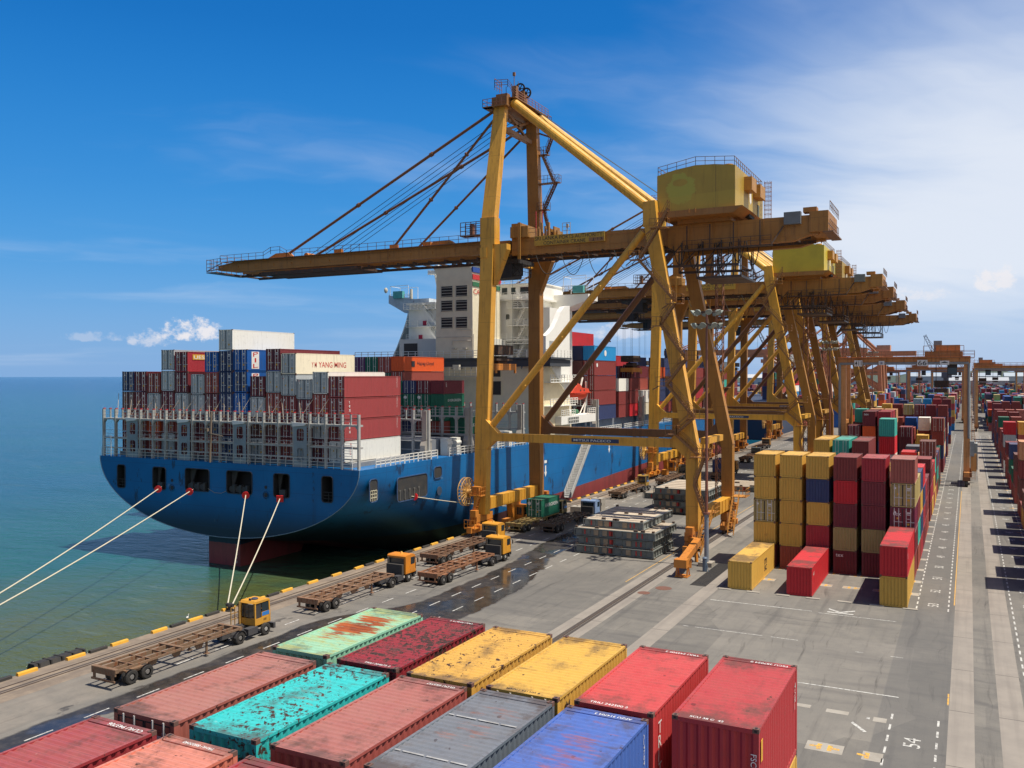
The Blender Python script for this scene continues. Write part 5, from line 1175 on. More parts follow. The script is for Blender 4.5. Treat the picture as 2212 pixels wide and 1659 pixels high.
# ================================================================== far orange harbour cranes
SAL = (.62, .25, .12)
def far_crane(x, y, h, lab):
    r_ = empty('quay_crane', (x, y, 0), lab, 'crane', 'far salmon coloured quay cranes'); P = lambda nm, mb, col=SAL: mb.build(nm, M['matte'], r_, col, shift=False)
    for xx in (-15, 15):
        for yy in (-9, 9): mb = MB(); mb.beam((xx, yy, 0), (xx*.9, yy*.8, h), 2, 2, up=(0, 1, 0)); P('leg', mb)
    mb = MB()
    for yy in (-8, 8): mb.beam((-15, yy, 12), (15, yy, 12), 1.4, 1.6); mb.beam((-15, yy, 13), (13.6, yy, h-1), 1, 1); mb.beam((15, yy, 13), (-13.6, yy, h-1), 1, 1); mb.beam((-13.6, yy, h-8), (13.6, yy, h-8), 1.2, 1.4)
    P('portal_frame', mb)
    mb = MB()
    for yy in (-3.5, 3.5): mb.box(-66, 32, yy-1, yy+1, h, h+2.6)
    for k in range(20): mb.box(-66+5*k, -65.5+5*k, -2.5, 2.5, h+.8, h+1.8)
    P('boom_girder', mb)
    mb = MB()
    for yy in (-3.5, 3.5): mb.beam((-13.5, yy, h+2), (-9, yy*.4, h+23), 1.3, 1.3, up=(0, 1, 0)); mb.beam((13.5, yy, h+2), (-8, yy*.4, h+23), 1.2, 1.2); mb.beam((2, yy, h+2), (-9, yy*.4, h+22), .8, .8); mb.beam((-14, yy, h+9), (10, yy, h+3), .8, .8); mb.beam((-13, yy, h+2), (-3, yy, h+10), .7, .7); mb.beam((4, yy, h+2), (-6, yy, h+15), .7, .7)
    P('mast_frame', mb)
    mb = MB()
    for yy in (-3.5, 3.5): mb.tube((-9, yy*.4, h+23), (-60, yy, h+2.6), .3, 6); mb.tube((-9, yy*.4, h+23), (-34, yy, h+2.6), .3, 6)
    P('forestay', mb)
    mb = MB(); mb.box(12, 19, -4, 4, h+2.6, h+6); P('machinery_house', mb, (.60, .30, .18))
    return r_
far_crane(-75, 452, 32.5, 'salmon coloured crane framed between the second and third yellow cranes'); far_crane(-58, 540, 33, 'salmon coloured crane behind the other one, seen through the yellow legs'); far_crane(-64, 640, 31, 'most distant salmon coloured crane with its girder ending left of the yard')
for x, y, lab, az, L in ((-140, 760, 'grey lattice boom mobile crane left of the near yard gantry', -1, 44), (-18, 850, 'grey lattice boom mobile crane right of the near yard gantry', -1, 40), (-2, 1150, 'tiny far lattice crane over the right block', -1, 34)):
    r_ = empty('mobile_crane', (x, y, 0), lab, 'crane')
    mb = MB(); mb.box(-4, 4, -4, 4, 0, 4); mb.beam((0, 0, 4), (0, 0, 22), 3, 3, up=(0, 1, 0)); mb.box(-3, 5, -3, 3, 20, 25); mb.build('tower', M['matte'], r_, (.10, .12, .15), shift=False)
    mb = MB(); lattice(mb, (-1, 0, 23), (-1-L*.38, 0, 23+L*.85), 2.2, 14, .35); mb.beam((3, 0, 25), (1, 0, 36), .4, .4, up=(0, 1, 0)); mb.tube((1, 0, 36), (-1-L*.38, 0, 23+L*.85), .12, 5); mb.tube((-1-L*.38, 0, 23+L*.85), (-1.6-L*.38, 0, 40), .1, 5); mb.build('lattice_boom', M['matte'], r_, (.14, .16, .20), shift=False)
# ================================================================== the container ship
CXs = -87.8; HB_ = 22.9; DK = 10.7
def hull_mat():
    m, t, b = new_mat('ship_hull_paint')
    g = t.add('ShaderNodeNewGeometry').outputs['Position']; x, y, z = t.sep(g)
    n = t.noise(g, .12, 5, .6); n2 = t.noise(t.scl(g, (1, .5, .12)), .9, 6, .7); n3 = t.noise(t.scl(g, (1, .35, 1)), .55, 6, .7)
    blue = t.mix(t.ss(n, .3, .7), (.002, .112, .315, 1), (.003, .145, .39, 1))
    blue = t.mix(t.ss(n2, .55, .8, 0, .35), blue, (.006, .085, .25, 1))
    blue = t.mix(t.ss(t.noise(t.scl(g, (1, .8, .35)), .45, 7, .75), .60, .63, 0, .8), blue, (.012, .03, .075, 1))
    blue = t.mix(t.ss(t.noise(t.scl(g, (1.4, 1.4, .09)), .7, 6, .7), .55, .75, 0, .45), blue, (.010, .055, .15, 1))
    blue = t.mix(t.ss(n3, .66, .71, 0, .55), blue, (.16, .28, .40, 1))
    blue = t.mix(t.m('MULTIPLY', t.ss(y, 132, 96), t.ss(z, 6.5, 1.5)), blue, (.010, .025, .05, 1))  # shade under the stern overhang put into the hull colour
    # plate seams
    s1 = t.m('ABSOLUTE', t.m('SUBTRACT', t.m('FRACT', t.m('DIVIDE', y, 11.5)), .5)); s2 = t.m('ABSOLUTE', t.m('SUBTRACT', t.m('FRACT', t.m('DIVIDE', t.m('ADD', z, .4), 2.6)), .5))
    sm = t.m('MAXIMUM', t.m('GREATER_THAN', s1, .4965), t.m('GREATER_THAN', s2, .489)); blue = t.mix(t.m('MULTIPLY', sm, .45), blue, (.012, .045, .13, 1))
    red = t.mix(t.ss(n2, .4, .75), (.26, .05, .05, 1), (.15, .04, .04, 1))
    lim = t.m('ADD', t.m('MULTIPLY', t.m('SUBTRACT', y, 92), .024), t.m('MULTIPLY', t.m('SUBTRACT', n3, .5), .25))
    lim = t.m('MINIMUM', lim, 2.6)
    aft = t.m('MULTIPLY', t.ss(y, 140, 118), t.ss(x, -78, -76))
    red = t.mix(aft, red, (.03, .022, .025, 1))  # red blackened aft, painting the same overhang shade
    c = t.mix(t.ss(t.m('SUBTRACT', z, lim), -.05, .05), red, blue)
    rs = t.m('MULTIPLY', t.ss(t.noise(t.scl(g, (1.1, 1.1, .10)), 1.0, 6, .65), .68, .80), t.ss(z, 3, 11)); c = t.mix(t.m('MULTIPLY', rs, .5), c, (.10, .04, .02, 1))
    t.put(b.inputs['Base Color'], c); b.inputs['Roughness'].default_value = .45; return m
M['hull'] = hull_mat()
SHIP = empty('container_ship', (CXs, 86.4, -3), 'big blue container ship moored at the quay, stern toward the camera', 'ship')
SP = lambda nm, mb, col=(.62, .62, .58), m='matte', par=None: mb.build(nm, M['shipwhite' if col is not None and min(col) > .57 and m in ('matte', 'paint') else m], par or SHIP, col)
SWHT = (.84, .82, .75); SGRY = (.30, .31, .32); SCRM = (.78, .67, .45)
# hull lofted through stations: (Y, half breadth, keel height, roundness)
st_ = [(86.4, HB_, .9, 2.0), (92, HB_, -.3, 2.25), (100, HB_, -2.0, 2.8), (110, HB_, -4.5, 4), (125, HB_, -8, 6.5), (145, HB_, -11, 10), (170, HB_, -12, 12), (240, HB_, -12, 12), (262, 22.2, -12, 8), (280, 20, -12, 5), (296, 16.2, -12, 3.5), (310, 11.2, -12, 2.4), (320, 6.6, -11, 1.7), (327, 2.6, -9, 1.3), (330, .25, -5, 1.1)]
def section(y, hb, zb, p, N=18):
    up = DK if y < 250 else DK+(y-250)*.05
    half = []
    for i in range(N+1):
        a = math.pi/2*i/N; half.append((hb*math.cos(a)**(2/p), up-(up-zb)*math.sin(a)**(2/p)))
    pts = [(CXs+q[0], y, q[1]) for q in half]+[(CXs-q[0], y, q[1]) for q in reversed(half[:-1])]
    return pts
secs = []
for (a, b_) in zip(st_, st_[1:]):
    for k in range(3): t_ = k/3; secs.append([a[i]+(b_[i]-a[i])*t_ for i in range(4)])
secs.append(st_[-1]); rings = [section(*q) for q in secs]
mb = MB(); n = len(rings[0])
for q in rings: mb.v += q
for i in range(len(rings)-1):
    for j in range(n-1): mb.f.append((i*n+j, i*n+j+1, (i+1)*n+j+1, (i+1)*n+j)); mb.m.append(0)
for i in range(len(rings)-1): mb.quad(rings[i][0], rings[i+1][0], rings[i+1][-1], rings[i][-1])
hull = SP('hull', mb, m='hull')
for p in hull.data.polygons: p.use_smooth = True
# transom with cut openings
def rrect(x0, x1, z0, z1, r, n=4):
    o = []
    for cx, cz, a0 in ((x1-r, z1-r, 0), (x0+r, z1-r, 90), (x0+r, z0+r, 180), (x1-r, z0+r, 270)):
        for k in range(n+1): a = R(a0+90*k/n); o.append((cx+r*math.cos(a), cz+r*math.sin(a)))
    return o
holes = [(-107.1, -105.5, 6.35, 9.6), (-100, -97.5, 6.55, 9.6), (-93.8, -89.4, 6.75, 9.7), (-86.3, -81.9, 6.8, 9.75), (-78.3, -75.7, 6.75, 9.75), (-70.6, -68.9, 6.6, 9.8)]
def holed_face(outer, hs_, mk, name, mat, parent):
    bm = bmesh.new(); ed = []
    for loop in [outer]+hs_:
        vs = [bm.verts.new(mk(*p)) for p in loop]
        ed += [bm.edges.new((vs[i], vs[(i+1) % len(vs)])) for i in range(len(vs))]
    bmesh.ops.triangle_fill(bm, use_beauty=True, use_dissolve=False, edges=ed)
    off = wloc(parent); bmesh.ops.translate(bm, vec=-off, verts=bm.verts)
    me = bpy.data.meshes.new(name); bm.to_mesh(me); bm.free(); me.materials.append(mat)
    o = bpy.data.objects.new(name, me); COL.objects.link(o); o.parent = parent; return o
outer = [(p[0], p[2]) for p in rings[0]]
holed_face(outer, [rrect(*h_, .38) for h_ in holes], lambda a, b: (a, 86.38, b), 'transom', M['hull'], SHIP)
M['recess'] = simple('recess_shade_paint', (.022, .026, .03), .8, 0, .3, 1)  # near-black colour carries the shade inside the mooring ports
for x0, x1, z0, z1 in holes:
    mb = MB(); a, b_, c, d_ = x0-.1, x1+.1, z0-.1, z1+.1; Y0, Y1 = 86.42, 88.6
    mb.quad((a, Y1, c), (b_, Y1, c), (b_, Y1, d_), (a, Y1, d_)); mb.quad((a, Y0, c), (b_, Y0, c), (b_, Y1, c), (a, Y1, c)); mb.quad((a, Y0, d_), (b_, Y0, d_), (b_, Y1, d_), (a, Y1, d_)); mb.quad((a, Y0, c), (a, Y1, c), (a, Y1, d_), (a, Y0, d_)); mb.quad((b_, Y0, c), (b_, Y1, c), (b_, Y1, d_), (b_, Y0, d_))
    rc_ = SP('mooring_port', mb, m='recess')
    mb = MB(); q = rrect(x0, x1, z0, z1, .38)
    for p0, p1 in zip(q, q[1:]+q[:1]): mb.beam((p0[0], 86.34, p0[1]), (p1[0], 86.34, p1[1]), .10, .10, up=(0, 1, 0))
    SP('frame', mb, (.03, .045, .07), 'matte', rc_)
    mb = MB(); w_ = x1-x0
    if w_ > 3:
        for fx in (.25, .5, .75): mb.cbox((x0+w_*fx, 86.7, z0+.55), .35, .5, 1.1); mb.tube((x0+w_*fx-.5, 86.6, z0+.5), (x0+w_*fx-.5, 87.2, z0+.5), .42, 12)
        mb.prism([(x0, z1), (x0+1.2, z1), (x0+.1, z0)], 'y', 87.2, 87.4)
    elif w_ > 2: mb.cbox((x0+w_/2, 86.7, z0+.5), .9, .5, .9); mb.prism([(x0, z1), (x0+.8, z1), (x0+.1, z0)], 'y', 87.2, 87.4)
    else: mb.rail([(x0, 86.6, z0), (x1, 86.6, z0)], 1.2, .8, .025, 2)
    SP('fairlead', mb, (.05, .055, .06), 'matte', rc_)
for x in (-96.3, -79.6):
    mb = MB(); mb.tube((x, 86.3, 6.9), (x, 86.5, 6.9), .46, 16, .40, False); mb.tube((x, 86.33, 6.9), (x, 86.37, 6.9), .3, 14); mb.tube((x, 86.33, 7.9), (x, 86.37, 7.9), .22, 12); SP('panama_lead', mb, (.02, .03, .045))
mb = MB(); mb.path([(p[0], 86.36, p[2]) for p in rings[0]], .055, 5); SP('edge_glint', mb, (.20, .30, .38))  # added pale tube paints the bright glint along the transom rim
# skeg and rudder
mb = MB(); mb.prism([(87.6, 1.3), (87.6, -8), (96, -8), (101, -1), (101, 1)], 'x', -90.8, -85.2); SP('stern_skeg', mb, m='hull')
mb = MB()
for i, s in enumerate(('12', '11', '10', '9', '8')): put_text(mb, s, (-85.9, 87.57, -.4-.55*i), (1, 0, 0), (0, 0, 1), .32)
SP('draught_mark', mb, m='white')
# openings and marks on the starboard side
SX = CXs+HB_
def side_port(y0, y1, z0, z1):
    mb = MB(); q = rrect(y0, y1, z0, z1, .5); mb.prism(q, 'x', SX-.05, SX+.012); p_ = SP('mooring_port', mb, m='recess'); mb = MB()  # flush dark plate paints the shade of an open port
    for a, b_ in zip(q, q[1:]+q[:1]): mb.beam((SX+.02, a[0], a[1]), (SX+.02, b_[0], b_[1]), .10, .12, up=(1, 0, 0))
    SP('frame', mb, (.02, .07, .18), 'matte', p_); return p_
p_ = side_port(88.3, 90.0, 6.6, 9.4); mb = MB(); mb.rail([(SX+.05, 88.5, 6.7), (SX+.05, 89.8, 6.7)], 1.3, .5, .03, 2); SP('railing', mb, (.75, .7, .5), 'matte', p_)
p_ = side_port(94.2, 101.3, 5.9, 9.0)
for k in range(5): mb = MB(); mb.tube((SX+.04, 94.8+k*1.1, 6.1), (SX+.04, 94.8+k*1.1, 7.3), .12, 8); mb.box(SX, SX+.1, 94.6+k*1.1, 95+k*1.1, 7.2, 7.4); SP('roller_fairlead', mb, (.09, .09, .085), 'matte', p_)
side_port(103.0, 105, 8.0, 9.6)
mb = MB(); mb.tube((SX-.02, 104.4, 6.2), (SX+.06, 104.4, 6.2), .62, 16); SP('panama_lead', mb, (.02, .05, .10))
mb = MB()
for y, z in ((139, 6.6), (169.5, 8.4)): mb.prism([(y-.22, z), (y+.22, z), (y+.22, z-1.1), (y+.5, z-1.1), (y, z-2.0), (y-.5, z-1.1), (y-.22, z-1.1)], 'x', SX+.01, SX+.02); mb.box(SX+.01, SX+.02, y-.5, y+.5, z+.4, z+.9)
SP('tug_mark', mb, m='white')
mb = MB()
for s, y in (('I', 213), ('T', 221), ('I', 243.5), ('A', 262)): put_text(mb, s, (SX+.03, y, 3.6), (0, 1, 0), (0, 0, 1), 4.2, 1.2 if s == 'I' else 4.0)
SP('hull_lettering', mb, m='white')
# deck edge railing
for y0, y1 in ((90, 104.5), (107.5, 116), (118, 138), (165, 177.5), (179, 192), (193, 206), (207, 220), (221, 234), (235, 300)):
    yy = y0; mb = MB()
    while yy < y1-.1:
        y2 = min(y1, yy+3.2); mb.rail([(SX-.25, yy, DK), (SX-.25, y2-.15, DK)], 1.15, 1.05, .045, 2); yy += 3.2
    SP('deck_railing', mb, (.75, .74, .68))
mb = MB(); mb.rail([(-110.5, 86.5, DK), (-65.1, 86.5, DK)], 1.2, 1.26, .026, 2); SP('stern_railing', mb, (.60, .60, .56))
# lashing bridges
def lashing(y, x0, x1, main=False, par=SHIP):
    mb = MB(); n = 18; top = 17.4; pw = .11 if main else .15
    for i in range(n+1):
        x = x0+(x1-x0)*i/n; mb.box(x-pw, x+pw, y-.3, y+.1, DK, top); 
        if i < n:
            xm = x+(x1-x0)/n/2; mb.box(xm-.08, xm+.08, y-.1, y+.1, 15.9, 17.45)
    for z in (13.2, 15.9): mb.box(x0, x1, y-.25, y+.75, z, z+.22)
    mb.box(x0, x1, y-.2, y+.1, 11.9, 12.0)
    for i in range(n):
        x = x0+(x1-x0)*i/n; w_ = (x1-x0)/n
        for sg, q in ((1, x+pw), (-1, x+w_-pw)): mb.prism([(q, 15.9), (q+sg*.4, 15.9), (q, 15.45)], 'y', y-.2, y+.1)
    mb.cur = 1
    for i in range(2*n+1): mb.cbox((x0+(x1-x0)*i/(2*n), y, 17.48), .24, .3, .12)
    lb = mb.build('lashing_bridge', [M['paint'], M['redmark']], SHIP, (.40, .405, .39))
    mb = MB(); mb.rail([(x0, y-.3, 16.15), (x1, y-.3, 16.15)], 1.25, 2.5, .022, 2); mb.rail([(x0, y-.3, 13.4), (x1, y-.3, 13.4)], 1.05, 2.5, .022, 1); SP('railing', mb, (.50, .50, .48), 'matte', lb)
    if main:
        for i in (2, 6, 10, 14):
            x = x0+(x1-x0)*i/n+.2; w_ = (x1-x0)/n-.4
            o_ = [(x, DK+.02), (x+w_, DK+.02), (x+w_, 15.9), (x, 15.9)]
            holed_face(o_, [rrect(x+.5, x+w_-.5, 11.4, 13.1, .3), rrect(x+.5, x+w_-.5, 13.9, 15.5, .3)], lambda a, b: (a, y-.42, b), 'bulkhead_panel', M['steelgrey'], lb)
            mb = MB(); mb.prism([(x-.2, 16.3), (x+w_+.1, 16.2), (x+w_-.3, 15.9), (x, 15.75)], 'y', y-.6, y-.44); SP('canvas_flap', mb, (.72, .72, .70), 'matte', lb)
        for x in (x0+.8, x1-1.0): mb = MB(); mb.stairs((x-.3, y-.8, DK), (x+.4, y-.6, 13.3), .9, 8, (1, 0, 0), True, .035) if False else None
        for x in (x0+.35, x1-2.3):
            mb = MB()
            for k in range(9): mb.box(x+.1, x+1.6, y-.52, y-.46, DK+.3+k*.33, DK+.36+k*.33)
            mb.beam((x+.1, y-.5, DK), (x+.1, y-.5, 13.6), .08, .08, up=(0, 1, 0)); mb.beam((x+1.6, y-.5, DK), (x+1.6, y-.5, 13.6), .08, .08, up=(0, 1, 0))
            SP('ladder', mb, (.7, .7, .68), 'matte', lb)
        rl_ = random.Random(9); mb = MB()
        for i in range(15):
            x = x0+2.4+i*2.55; d_ = rl_.choice((-1.6, 1.6)); mb.tube((x, y+.3, 16.6), (x-d_*rl_.uniform(.7, 1), y+1.6, 19.6), .035, 4); 
            if i % 2: mb.tube((x+.3, y+.3, 16.6), (x+d_*.7, y+1.6, 19.4), .03, 4)
        SP('lashing_rod', mb, (.50, .42, .33), 'matte', lb)
        mb = MB(); mb.tube((-88.9, y-.9, DK), (-88.6, y-.9, 17.4), .14, 8); mb.beam((-89.5, y-1, 14.6), (-86.5, y-1, 14.2), .12, .12); mb.cbox((-89.2, y-1.1, 15.0), .6, .5, .4); SP('stern_light_post', mb, (.20, .15, .11), 'matte', lb)
    return lb
M['steelgrey'] = simple('bluish_grey_steel', (.25, .30, .34), .55, 0, .3, .8, .15)
lashing(86.9, -110.4, -65.3, True)
for y, x0 in ((102.6, -110.4), (114.2, -110.4), (131.4, -110.4), (164.6, -110.4), (192.4, -110.4), (220, -110.4), (247, -110.4)):
    lashing(y, x0, -65.4)
    # wide foot post at the ship's side
    mb = MB(); mb.prism([(y-.9, DK), (y+.9, DK), (y+.9, 12.6), (y+.45, 13.4), (y-.45, 13.4), (y-.9, 12.6)], 'x', -66.3, -65.5); mb.box(-66.2, -65.5, y-.55, y+.55, 13.3, 17.3); SP('side_post', mb, (.36, .34, .30), 'paint')
for y in (109, 111.5, 121, 124, 128): mb = MB(); mb.cbox((-66.6, y, 11.9), 1.2, 1.1, 2.4); mb.tube((-66.2, y-.7, 12.4), (-66.2, y+.7, 12.4), .35, 10); SP('deck_vent', mb, (.72, .70, .62))
for a, b_, z_ in ((88.4, 101, 11.25), (104, 113.5, 13), (116, 131, 13), (166, 192, 13), (194, 219, 13), (221, 246, 13), (248, 290, 13)): mb = MB(); mb.box(-109, -67.6, a, b_, DK, z_); SP('hatch_coaming', mb, (.22, .23, .24), 'paint')
# ---- superstructure
mb = MB(); mb.box(-94, -65.6, 139, 151, DK, 23.7); mb.box(-94, -70, 151, 162, DK, 23.7); cs = SP('deckhouse', mb, SCRM, 'clean')
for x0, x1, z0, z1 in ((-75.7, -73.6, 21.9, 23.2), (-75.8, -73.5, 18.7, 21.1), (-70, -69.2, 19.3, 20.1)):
    mb = MB(); mb.box(x0, x1, 138.95, 138.99, z0, z1); SP('opening', mb, (.03, .028, .025), 'matte', cs); mb = MB()  # dark panel paints the shade within the opening
    for a, b_, c, d_ in ((x0-.1, x0, z0-.1, z1+.1), (x1, x1+.1, z0-.1, z1+.1), (x0, x1, z1, z1+.1), (x0, x1, z0-.1, z0)): mb.box(a, b_, 138.85, 138.98, c, d_)
    SP('frame', mb, SCRM, 'matte', cs)
mb = MB(); mb.box(-104.5, -63.2, 137.6, 146.5, 24.95, 25.25); mb.box(-103.8, -63.5, 137.9, 146.5, 23.7, 24.9); mb.box(-104.5, -70, 146.5, 163, 24.95, 25.25); dk_ = SP('cross_deck', mb, (.045, .055, .07), 'matte')
mb = MB(); mb.rail([(-104.4, 137.65, 25.2), (-63.3, 137.65, 25.2)], 1.35, 1.5, .045, 2); mb.rail([(-63.3, 137.65, 25.2), (-63.3, 146.5, 25.2)], 1.35, 1.5, .045, 2); SP('railing', mb, SWHT, 'matte', dk_)
mb = MB()
for k in range(20): mb.prism([(-103+2*k, 23.7), (-102.6+2*k, 23.7), (-102.9+2*k, 23.2)], 'y', 137.7, 137.9)
SP('bracket', mb, (.12, .13, .15), 'matte', dk_)
mb = MB(); mb.box(-86, -77, 136.2, 137.6, 21.9, 22.05); mb.rail([(-86, 136.25, 21.9), (-77, 136.25, 21.9)], 1.7, 1.1, .05, 2); mb.cbox((-81.6, 137.2, 23.6), 1.3, .6, .9); SP('gallery', mb, (.70, .66, .55), 'matte', cs)
# funnel casing with flared top
mb = MB(); mb.prism([(-86.5, 25.2), (-78.7, 25.2), (-78.8, 40.0), (-79.1, 41.6), (-86.9, 41.6), (-86.3, 40.4)], 'y', 138, 148.5); fu = SP('funnel', mb, (.82, .73, .53), 'clean')
mb = MB(); mb.prism([(-87, 41.6), (-79.05, 41.6), (-79.2, 41.95), (-86.9, 41.9)], 'y', 137.8, 148.7); SP('top_rim', mb, (.06, .075, .09), 'matte', fu)
for x0, x1 in ((-85.2, -82.9), (-82.1, -79.8)):
    for z0, z1 in ((36.35, 38.25), (33.75, 35.65), (30.7, 32.6)):
        mb = MB(); mb.box(x0, x1, 137.93, 137.97, z0, z1); lv = SP('louvre', mb, (.015, .015, .018), 'matte', fu); mb = MB()
        for k in range(4): mb.box(x0, x1, 137.84, 137.95, z0+.1+k*.5, z0+.18+k*.5)
        for a, b_, c, d_ in ((x0-.09, x0, z0-.09, z1+.09), (x1, x1+.09, z0-.09, z1+.09)): mb.box(a, b_, 137.86, 137.98, c, d_)
        SP('slat', mb, (.55, .53, .45), 'matte', lv)
mb = MB()
for x, y, r_ in ((-84.4, 141, .4), (-83.4, 141.5, .4), (-82.4, 143, .5), (-81.5, 144.4, .5)): mb.tube((x, y, 41.8), (x, y, 43.6), r_, 12)
mb.prism([(-79.8, 41.8), (-76.6, 41.8), (-77, 43.2), (-77.8, 43.9), (-79, 43.7), (-79.7, 42.8)], 'y', 142, 147); SP('exhaust_pipe', mb, (.025, .025, .028), 'matte', fu)
for z0, z1, mt in ((40.6, 41.5, 'bluemark'), (39.3, 40.2, 'redmark'), (38.1, 38.9, None)):
    mb = MB(); mb.box(-78.85+(.2 if z0 > 40.5 else 0)-.35, -78.66, 138.0+.02, 148.4, z0, z1); q = mb.build('funnel_stripe', M[mt] if mt else M['matte'], fu, (.02, .16, .07))
mb = MB(); put_text(mb, 'CAPITAL', (-78.68, 138.3, 36.7), (0, 1, 0), (0, 0, 1), .95, 6.5); mb.build('lettering', M['redmark'], fu)
mb = MB(); mb.box(-86.2, -79, 137.86, 137.98, 29.0, 29.14); mb.box(-82, -79, 137.86, 137.98, 30.3, 30.4)
mb.path([(-82.9, 137.85, 27.6), (-82.9, 137.85, 28.4), (-79, 137.85, 28.4)], .07, 5); mb.tube((-78.5, 137.9, 25.2), (-78.5, 137.9, 29.5), .09, 6); mb.box(-82.8, -82, 137.5, 137.95, 26.9, 27.1); mb.box(-80.6, -79.8, 137.5, 137.95, 26.9, 27.1); SP('pipework', mb, (.66, .60, .48), 'matte', fu)
# lower casing left of the funnel with a dark opening
mb = MB(); mb.box(-100.7, -86.6, 150, 158, 25.25, 29.0); mb.box(-96.5, -78.5, 141, 150, 25.25, 29.0); lc = SP('casing', mb, (.72, .70, .62), 'paint')
mb = MB(); mb.box(-95.4, -92.4, 140.9, 140.97, 25.5, 28.2); SP('opening', mb, (.06, .05, .045), 'matte', lc)  # dark panel in place of the shaded interior
# accommodation block, decks and outside stairs
mb = MB(); mb.box(-100.4, -76.8, 150, 162, 25.25, 36.3); mb.box(-76.8, -72.2, 152.5, 162, 25.25, 36.3); ac = SP('accommodation', mb, SWHT, 'matte')
for x, z in ((-77.9, 33.2),): mb = MB(); mb.prism(rrect(x-.35, x+.35, z-.55, z+.55, .2), 'y', 149.93, 149.98); SP('window', mb, None, 'glass', ac)
for z in (28.2, 31.6, 34.9):
    mb = MB(); mb.box(-77.6, -71.8, 149.0, 152.5, z-.15, z); mb.rail([(-77.6, 149.05, z), (-71.9, 149.05, z)], 1.1, 1.2, .045, 2); SP('balcony', mb, SWHT, 'matte', ac)
    mb = MB(); mb.box(-74, -72.6, 152.42, 152.49, z, z+2.0); mb.prism(rrect(-75.4, -75, z+1, z+1.5, .15), 'y', 152.44, 152.49); SP('door', mb, (.50, .50, .47), 'matte', ac)
    mb = MB(); mb.cbox((-72.3, 152.2, z+.7), .35, .3, .8); SP('fire_box', mb, (.5, .02, .03), 'matte', ac)
    mb = MB(); mb.stairs((-76.2, 150.6, z-3.3 if z > 29 else 25.25), (-74.4, 150.6, z), .8, 10, (0, 1, 0), True, .035); SP('stairway', mb, SWHT, 'matte', ac)
mb = MB(); mb.stairs((-74.4, 150.6, 34.9), (-76.4, 150.6, 37.4), .8, 8, (0, 1, 0), True, .035); mb.box(-80.4, -77.9, 149, 150, 25.3, 28.7); SP('stairway', mb, SWHT, 'matte', ac)
mb = MB(); mb.box(-90, -72, 148.8, 150, 28.7, 28.85); mb.rail([(-82, 148.85, 28.85), (-77.5, 148.85, 28.85)], 1.2, 1.2, .045, 2); SP('balcony', mb, SWHT, 'matte', ac)
for z, x in ((29.1, -97.5), (31.9, -96.5)):
    mb = MB(); mb.box(-100.3, -94, 148.9, 150, z-.12, z); mb.rail([(-100.3, 148.95, z), (-97.6, 148.95, z)], 1.2, 1.1, .05, 2); SP('balcony', mb, SWHT, 'matte', ac)
    mb = MB(); mb.cbox((x, 149.9, z+.7), .8, .2, .9); SP('fire_box', mb, (.45, .02, .06), 'matte', ac)
mb = MB(); mb.stairs((-93, 149.5, 31.9), (-96.5, 149.5, 35.4), .8, 10, (0, 1, 0), True, .04); mb.stairs((-93, 149.5, 28.9), (-95.5, 149.5, 31.9), .8, 9, (0, 1, 0), True, .035); mb.box(-101, -93.5, 149, 150.2, 35.3, 35.4); mb.rail([(-101, 149, 35.4), (-93.5, 149, 35.4)], 1.2, .8, .045, 2); SP('stairway', mb, SWHT, 'matte', ac)
# bridge deck and wings
mb = MB(); mb.box(-100.5, -71, 149.2, 163, 36.3, 36.6); mb.box(-93, -71.8, 151.5, 162, 36.6, 39.4); mb.box(-94, -71.6, 150.8, 162.5, 39.4, 39.6); br_ = SP('wheelhouse', mb, SWHT, 'matte')
mb = MB(); mb.rail([(-81, 149.3, 36.6), (-71.2, 149.3, 36.6)], 1.15, 1.3, .045, 2); mb.rail([(-94, 150.9, 39.6), (-71.7, 150.9, 39.6)], 1.1, 1.5, .04, 2); SP('railing', mb, SWHT, 'matte', br_)
for x0, x1 in ((-79.9, -78.8), (-77.9, -77), (-76, -73), (-72.8, -72.0)): mb = MB(); mb.box(x0, x1, 151.42, 151.49, 37.7, 38.9); SP('window', mb, None, 'glass', br_)
wp = [(-110.6, 39.3), (-110.6, 37.6), (-106.4, 35.4), (-100.4, 35.2), (-100.4, 38.3), (-104, 38.3)]
mb = MB(); mb.prism(wp, 'y', 157.6, 162.5); SP('bridge_wing', mb, (.52, .57, .62), 'paint')
mb = MB(); mb.prism([(-64.6, 37.7), (-64.6, 36.6), (-69.5, 34.9), (-73, 34.9), (-73, 37.7)], 'y', 157.6, 162.5); SP('bridge_wing', mb, SWHT, 'paint')
for x0, x1 in ((-110.5, -105.3), (-70, -64.7)):
    mb = MB()
    mb.rail([(x0, 157.7, 38.3), (x1, 157.7, 38.3)], 1.1, 1.3, .045, 2)
    for x in (x0, x1-.6):
        for y in (157.8, 161.5): mb.beam((x+.2, y, 38.2), (x+.2, y, 41.2), .08, .08, up=(0, 1, 0))
    mb.beam((x0+.2, 157.8, 41.2), (x1-.4, 157.8, 41.3), .1, .1); mb.beam((x0+.2, 161.5, 41.2), (x1-.4, 161.5, 41.2), .08, .08); mb.beam((x0+.2, 157.8, 41.2), (x0+.2, 161.5, 41.2), .08, .08)
    SP('wing_awning_frame', mb, (.78, .78, .76))
mb = MB(); mb.cbox((-107.9, 157.5, 39.3), 2.4, .9, 1.5); mb.cbox((-66.5, 157.5, 38.6), 2.2, .9, 1.3); SP('wing_console', mb, (.10, .42, .40))
mb = MB(); mb.tube((-104.8, 157.6, 38.3), (-104.8, 157.6, 40.4), .3, 8); mb.sphere((-111.3, 157.6, 40.4), .4, .4, .6); SP('compass_stand', mb, (.60, .56, .45))
